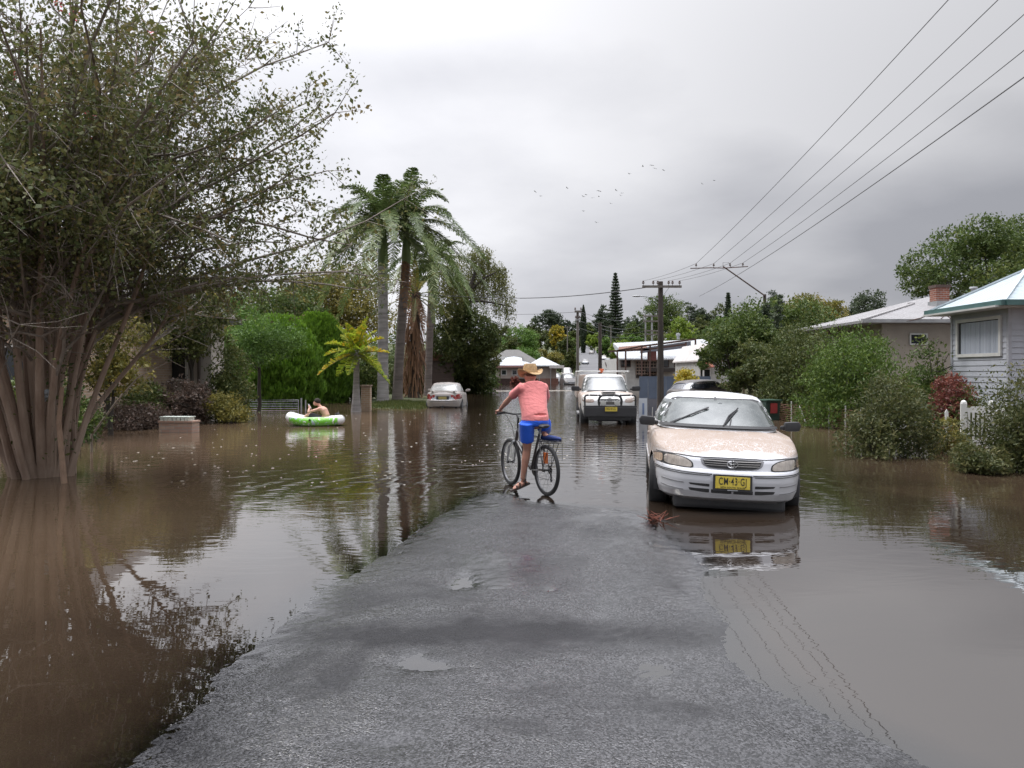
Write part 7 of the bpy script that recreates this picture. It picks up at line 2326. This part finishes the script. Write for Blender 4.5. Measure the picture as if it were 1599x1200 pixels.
for s in (-1, 1):
    ebl(hd + Rt * s * .082 + Vector((0, 0, -.02)), (.012, .022, .034), ang)   # ears
ltube([hd - Vector((0, 0, .07)), nk, ches + Vector((0, 0, .06))], [.058, .06, .075])
ebl(ches, (.155, .105, .17), ang); ebl(wa, (.150, .11, .13), ang); ebl(pel, (.165, .125, .12), ang)
ltube([ches, wa, pel], [.13, .13, .13])
ltube([shL, shR], [.062, .062]); 
for sh, el, ha in ((shL, elL, haL), (shR, elR, haR)):
    m1 = sh.lerp(el, .5)
    ltube([sh.lerp(ches, .3), sh, m1, el, el.lerp(ha, .35), el.lerp(ha, .85), ha], [.055, .058, .047, .038, .040, .027, .026])
    # hand: palm and five curled fingers round the grip
    hdir = (ha - el).normalized(); across = Rt.copy()
    gp = ha + hdir * .04
    mb.ell((0, 0, 0), (.042, .045, .020), 12, 8, Matrix.Translation(gp) @ Matrix.Rotation(ang, 4, 'Z'))
    for k in range(4):
        b0 = gp + across * (-.032 + k * .021) + U * .03
        ln = (.024, .030, .028, .020)[k]
        ltube([b0, b0 + U * ln + Vector((0, 0, -.008)), b0 + U * ln * .9 + Vector((0, 0, -.034)), b0 + U * .004 + Vector((0, 0, -.044))], [.010, .0095, .009, .008], 8)
    sd_ = 1 if ha is haL else -1
    b0 = gp + across * (sd_ * .038) - U * .01
    ltube([b0, b0 + across * sd_ * .018 + U * .02 - ZU * .016, b0 + across * sd_ * .012 + U * .04 - ZU * .03], [.012, .0105, .009], 8)
# legs
ltube([hipL, hipL.lerp(knL, .5), knL, knL.lerp(anL, .3), knL.lerp(anL, .8), anL], [.092, .078, .054, .057, .036, .034])
ltube([hipR, hipR.lerp(knR, .5), knR, knR.lerp(anR, .35), knR.lerp(anR, .8), anR], [.092, .078, .054, .054, .038, .034])
toeL = q(802, 764.5, 10.22); heelL = q(823.5, 754, 10.30)
ltube([anL, heelL.lerp(toeL, .15) + ZU * .03, heelL.lerp(toeL, .6) + ZU * .02, toeL + ZU * .012], [.036, .042, .038, .022])
for k in range(5):
    d = (toeL - heelL).normalized(); sd2 = d.cross(ZU).normalized()
    b0 = heelL.lerp(toeL, .82) + sd2 * (-.032 + .016 * k) + ZU * .015
    ltube([b0, b0 + d * (.06, .055, .05, .045, .038)[k]], [.012, .009], 8)
toeR = q(872, 684, 10.12)
ltube([anR, anR.lerp(toeR, .3) - ZU * .03, toeR - ZU * .01], [.036, .04, .026])
organic('body', mb, .009, 4, SKIN, person)
# shirt
mb = MB()
mb.tube([pel + Vector((0, 0, .05)), wa, ches - Vector((0, 0, .02)), ches + Vector((0, 0, .09)), nk - Vector((0, 0, .075)), nk - Vector((0, 0, .03))],
        [(.145, .182), (.138, .178), (.140, .196), (.132, .196), (.112, .150), (.075, .082)], 20)
T_ = [shL, shR]
mb.tube([shL + Vector((0, 0, -.01)), shR + Vector((0, 0, -.01))], [.070, .070], 14)
mb.tube([shL.lerp(ches, .4), shL, shL.lerp(elL, .5), shL.lerp(elL, .72)], [.070, .068, .060, .062], 14)
mb.tube([shR.lerp(ches, .4), shR, shR.lerp(elR, .5), shR.lerp(elR, .72)], [.070, .068, .060, .062], 14)
mb.tube([pel + Vector((0, 0, .0)), pel + Vector((0, 0, .07))], [(.148, .186), (.142, .182)], 20)
organic('shirt', mb, .010, 3, cloth_mat('pink_cotton', (.88, .285, .275), 5, .38), person)
# shorts
mb = MB()
mb.tube([pel + Vector((0, 0, .045)), pel + Vector((0, 0, -.02)), pel + Vector((0, 0, -.075))], [(.138, .176), (.15, .186), (.14, .17)], 20)
mb.tube([hipL + Vector((0, 0, .03)), hipL.lerp(knL, .35), hipL.lerp(knL, .66)], [.106, .097, .093], 16)
mb.tube([hipR + Vector((0, 0, .02)), hipR.lerp(knR, .4), hipR.lerp(knR, .80)], [.110, .098, .088], 16)
organic('shorts', mb, .010, 3, cloth_mat('blue_cloth', (.014, .11, .66), 6, .4), person)
mb = MB(); e0 = hipL + Vector((-.100, .0, .02)); e1 = hipL.lerp(knL, .62) + Vector((-.095, .0, 0)); mb.tube([e0, e0.lerp(e1, .5) + Vector((-.004, 0, 0)), e1], [(.010, .018)] * 3, 6); mb.build('side_stripe', M('white_piping', (.6, .63, .7), .8), person, True)
# sandal and shoe
mb = MB(); d = (toeL - heelL).normalized(); sd2 = d.cross(ZU).normalized()
sole = [heelL - d * .03 - sd2 * .032 - ZU * .02, heelL - d * .03 + sd2 * .032 - ZU * .02, heelL.lerp(toeL, .65) + sd2 * .048 - ZU * .012, toeL + d * .05 + sd2 * .03, toeL + d * .055 - sd2 * .03, heelL.lerp(toeL, .65) - sd2 * .048 - ZU * .012]
mb.prism(sole, (0, 0, -.012), (0, 0, .012))
for f, h in ((.22, .062), (.62, .052), (.85, .035)):
    c0 = heelL.lerp(toeL, f)
    mb.tube([c0 - sd2 * .047, c0 - sd2 * .04 + ZU * h, c0 + sd2 * .04 + ZU * h, c0 + sd2 * .047], .011, 6)
mb.tube([anL - ZU * .035 + sd2 * .045, anL - ZU * .03 - d * .05, anL - ZU * .035 - sd2 * .045], .012, 6)
mb.build('sandal', M('dark_sandal', (.05, .035, .03), .7), person, True)
mb = MB(); dR = (toeR - anR).normalized()
mb.tube([anR - ZU * .03 - dR * .03, anR - ZU * .038 + dR * .03, anR.lerp(toeR, .55) - ZU * .022, toeR - ZU * .012, toeR + dR * .04 - ZU * .012], [(.034, .03), (.044, .045), (.046, .036), (.042, .026), (.02, .014)], 14)
so = mb.build('shoe', M('navy_shoe', (.02, .045, .18), .7), person, True)
mb = MB(); mb.tube([anR - ZU * .068 - dR * .04, anR.lerp(toeR, .5) - ZU * .060, toeR + dR * .03 - ZU * .038], [(.045, .012)] * 3, 10); mb.build('shoe_sole', M('shoe_sole', (.03, .035, .07), .7), so, True)
# hair and hat
mb = MB(); mb.ell((0, 0, 0), (.084, .10, .09), 16, 10, Matrix.Translation(hd + Vector((0, 0, .03)) - U * .01) @ Matrix.Rotation(ang, 4, 'Z')); mb.build('hair', M('short_hair', (.12, .07, .045), .9, .3, 30), person, True)
mb = MB(); NH = 48
vs = []; fs = []
def hat_pt(a, k):
    """k runs from crown centre to the brim edge"""
    ca, sa = math.cos(a), math.sin(a)
    prof = [(.0, .128), (.035, .125), (.065, .142), (.088, .132), (.099, .10), (.106, .05), (.110, .008), (.125, .0), (.150, -.004), (.172, -.004), (.180, .0)]
    r_, z_ = prof[k]
    ex, ey = (.90, 1.08)
    side = abs(ca) ** 3
    if k >= 7: z_ += side * (k - 6) * .018 - abs(sa) ** 3 * (k - 6) * .007
    if k <= 2: z_ -= .012 * (1 - side)
    return Vector((r_ * ca * ex * (1 + (.05 * side if k > 7 else 0)), r_ * sa * ey, z_))
for k in range(11):
    for i in range(NH): vs.append(hat_pt(2 * PI * i / NH, k))
for k in range(10):
    for i in range(NH): fs.append((k * NH + i, k * NH + (i + 1) % NH, (k + 1) * NH + (i + 1) % NH, (k + 1) * NH + i))
o2 = len(vs)
vs += [v + Vector((0, 0, -.006)) for v in vs]
fs += [tuple(reversed([i + o2 for i in f])) for f in list(fs)]
fs += [(10 * NH + i, 10 * NH + (i + 1) % NH, o2 + 10 * NH + (i + 1) % NH, o2 + 10 * NH + i) for i in range(NH)]
mb.add(vs, fs, Matrix.Translation(hd + Vector((0, 0, .022))) @ Matrix.Rotation(ang, 4, 'Z') @ Matrix.Rotation(R(-6), 4, 'X'))
m, t, b = new_mat('straw')
tcn = nd(t, 'ShaderNodeTexCoord').outputs['Object']
wv = nd(t, 'ShaderNodeTexWave', wave_type='BANDS', bands_direction='Z'); wv.inputs['Scale'].default_value = 45; wv.inputs['Distortion'].default_value = 1.5; t.links.new(tcn, wv.inputs['Vector'])
t.links.new(mixc(t, cramp(t, noise(t, 30, 4, .7, tcn), [(.3, 0), (.7, 1)]), (.34, .20, .09), (.60, .42, .22)), b.inputs['Base Color']); b.inputs['Roughness'].default_value = .8
bump(t, b, wv.outputs['Fac'], .6, .004)
hat = mb.build('straw_hat', m, person, True)
mb = MB(); mb.lathe([(.108, .010), (.112, .012), (.110, .030), (.105, .030)], 40, Matrix.Translation(hd + Vector((0, 0, .022))) @ Matrix.Rotation(ang, 4, 'Z') @ Matrix.Rotation(R(-6), 4, 'X') @ Matrix.Diagonal((.90, 1.08, 1, 1)), closed=True); mb.build('hat_band', M('straw_band', (.42, .27, .13), .8), hat, True)

# ------------------------------------------------ raft with a sitting person
YB = DW(665)
ro = Vector((XA(492.5, YB), YB, 0))
raft = thing('inflatable_raft', 'small white and bright green inflatable raft floating on the brown water', 'raft', tuple(ro), rz=R(4))
m, t, b = new_mat('raft_vinyl')
tcn = nd(t, 'ShaderNodeTexCoord').outputs['Object']
n1_ = noise(t, 5.5, 3, .6, tcn, .6); n2_ = noise(t, 7.5, 2, .6, tcn, .4, stretch=(1, 1, .7))
c = mixc(t, cramp(t, n1_, [(.37, 0), (.40, 1)]), (.74, .76, .74), (.16, .48, .03))
c = mixc(t, cramp(t, n2_, [(.60, 0), (.63, 1)]), c, (.42, .52, .55))
sp = nd(t, 'ShaderNodeSeparateXYZ'); t.links.new(tcn, sp.inputs[0])
c = mixc(t, cramp(t, mth(t, 'ABSOLUTE', sp.outputs[0]), [(.70, 0), (.74, 1)]), c, (.72, .73, .72))
c = mixc(t, cramp(t, sp.outputs[2], [(.262, 0), (.275, 1)]), c, (.74, .75, .73))
t.links.new(c, b.inputs['Base Color']); b.inputs['Roughness'].default_value = .35; b.inputs['Coat Weight'].default_value = .3
bump(t, b, noise(t, 12, 2, .5, tcn), .3, .01)
mb = MB(); P = []; NR = 56
for i in range(NR):
    a = 2 * PI * i / NR
    ca, sa = math.cos(a), math.sin(a)
    x = .74 * (abs(ca) ** .62) * (1 if ca > 0 else -1); y = .33 * (abs(sa) ** .8) * (1 if sa > 0 else -1)
    z = .13 + (.15 if x < 0 else .05) * abs(x / .74) ** 3
    P.append(Vector((x, y, z)))
P.append(P[0]); mb.tube(P, [.145 + .004 * math.sin(i * 2.1) for i in range(NR + 1)], 12, cap=False)
hull = mb.build('hull_tube', m, raft, True)
mb = MB(); mb.prism([(p.x * .95, p.y * .95, .05) for p in P[:-1]], (0, 0, 0), (0, 0, .05)); mb.build('floor', M('raft_floor', (.35, .42, .4), .5), raft)
mb = MB(); mb.tube([(.56, .2, .34), (.66, .1, .38), (.72, -.05, .37), (.66, -.15, .34)], .02, 8); mb.tube([(-.10, -.47, .22), (-.06, -.475, .19)], .03, 8); mb.build('grab_handle', BLACKP, raft, True)
per = thing('person', 'bare-backed dark-haired person sitting hunched in the raft looking at a phone', 'person', tuple(ro))
q = lambda px, py, dy=0.0: W(px, py, YB + dy) - ro
mb = MB()
hp, bk, ch_, sh_, nk_, hd_ = q(507, 655), q(509, 648), q(505.5, 641), q(502, 637.5), q(498.5, 633.8), q(495, 628.5)
mb.tube([hp, bk, ch_, sh_ + Vector((0, 0, .01))], [(.165, .12), (.155, .11), (.18, .115), (.16, .075)], 16)
mb.tube([sh_, nk_, hd_], [.06, .052, .055], 10); mb.ell(hd_, (.10, .078, .105), 14, 10); mb.ell(hd_ + Vector((-.04, 0, -.05)), (.07, .06, .06), 12, 8)
mb.ell(hd_ + Vector((-.10, 0, -.02)), (.02, .014, .02), 8, 6)
for s in (-1, 1):
    sp_ = sh_ + Vector((-.01, s * .17, -.02)); el_ = q(483.5, 643.5) + Vector((0, s * .16, 0)); ha_ = q(485.5, 637) + Vector((-.03, s * .05, 0))
    mb.tube([sh_ + Vector((0, s * .08, 0)), sp_, sp_.lerp(el_, .5), el_, el_.lerp(ha_, .5), ha_], [.06, .058, .045, .038, .034, .026], 10)
    mb.ell(ha_ + Vector((-.01, 0, .03)), (.028, .022, .036), 8, 6)
    for k in range(4): mb.tube([ha_ + Vector((-.02, -s * .012, .01 + k * .018)), ha_ + Vector((-.045, -s * .02, .018 + k * .018)), ha_ + Vector((-.04, -s * .04, .02 + k * .018))], [.010, .009, .008], 6)
    mb.tube([ha_ + Vector((.0, -s * .01, .04)), ha_ + Vector((-.01, -s * .035, .075))], [.011, .009], 6)
    hh_ = hp + Vector((-.02, s * .09, -.04)); kn_ = q(482, 648) + Vector((0, s * .13, 0)); ft_ = q(470, 659) + Vector((0, s * .1, 0))
    mb.tube([hh_, hh_.lerp(kn_, .5), kn_, kn_.lerp(ft_, .4), ft_], [.085, .075, .055, .05, .035], 10); mb.tube([ft_, ft_ + Vector((-.15, 0, .02))], [.036, .024], 8)
organic('body', mb, .011, 3, SKIN2, per)
mb = MB()
for s in (-1, 1):
    hh_ = hp + Vector((-.02, s * .09, -.04)); kn_ = q(482, 648) + Vector((0, s * .13, 0)); mb.tube([hh_ + Vector((.06, 0, 0)), hh_, hh_.lerp(kn_, .9)], [.10, .105, .085], 12)
mb.tube([hp + Vector((0, -.1, -.06)), hp + Vector((0, .1, -.06))], [.12, .12], 12)
organic('shorts', mb, .014, 2, M('charcoal_cloth', (.03, .035, .035), .85), per)
mb = MB(); mb.ell(hd_ + Vector((.012, 0, .028)), (.105, .085, .10), 14, 9); mb.build('hair', M('dark_hair', (.02, .014, .010), .85, .3, 30), per, True)
ph = MB().box((0, 0, 0), (.012, .075, .15)).build('phone', M('pale_phone', (.6, .62, .65), .3), None, bevel=.004)
ph.location = ro + q(483.5, 634.5); ph.rotation_euler = (0, R(-30), 0)
tag(ph, 'pale mobile phone held up by the person in the raft', 'phone')

# ============================================================ floating bits
rng = np.random.RandomState(77)
V = []; Q = []
for i in range(230):
    px = rng.uniform(180, 900); py = 642 + 120 * rng.rand() ** 1.6
    Y = DW(py); x = XA(px, Y); r_ = rng.uniform(.012, .035)
    if abs(x) < 1.5 and Y < 12: continue
    a = rng.uniform(0, PI); o = len(V)
    for k in range(5):
        b_ = a + 2 * PI * k / 5; V.append((x + math.cos(b_) * r_ * rng.uniform(.5, 1.3), Y + math.sin(b_) * r_ * rng.uniform(.5, 1.3), .004))
    V.append((x, Y, .010))
    for k in range(5): Q.append((o + k, o + (k + 1) % 5, o + 5))
o = link_mesh('floating_scraps', np_mesh('floating_scraps', V, Q), M('foam_scraps', (.42, .38, .32), .6)); tag(o, 'tiny leaves and foam flecks drifting on the brown water', 'debris', kind='stuff')
# pale foam line across the flooded street far off
mb = MB(); mb.tube([W(728, 611.5, 1) * 0 + Vector((XA(728, DW(611.2)), DW(611.2), .01)), Vector((XA(800, DW(610.6)), DW(610.6), .01)), Vector((XA(893, DW(610.2)), DW(610.2), .01))], [(.10, .02)] * 3, 6)
o = mb.build('foam_line', M('foam_scraps', (.42, .38, .32))); tag(o, 'thin pale foam line across the far end of the flooded street', 'foam', kind='stuff')
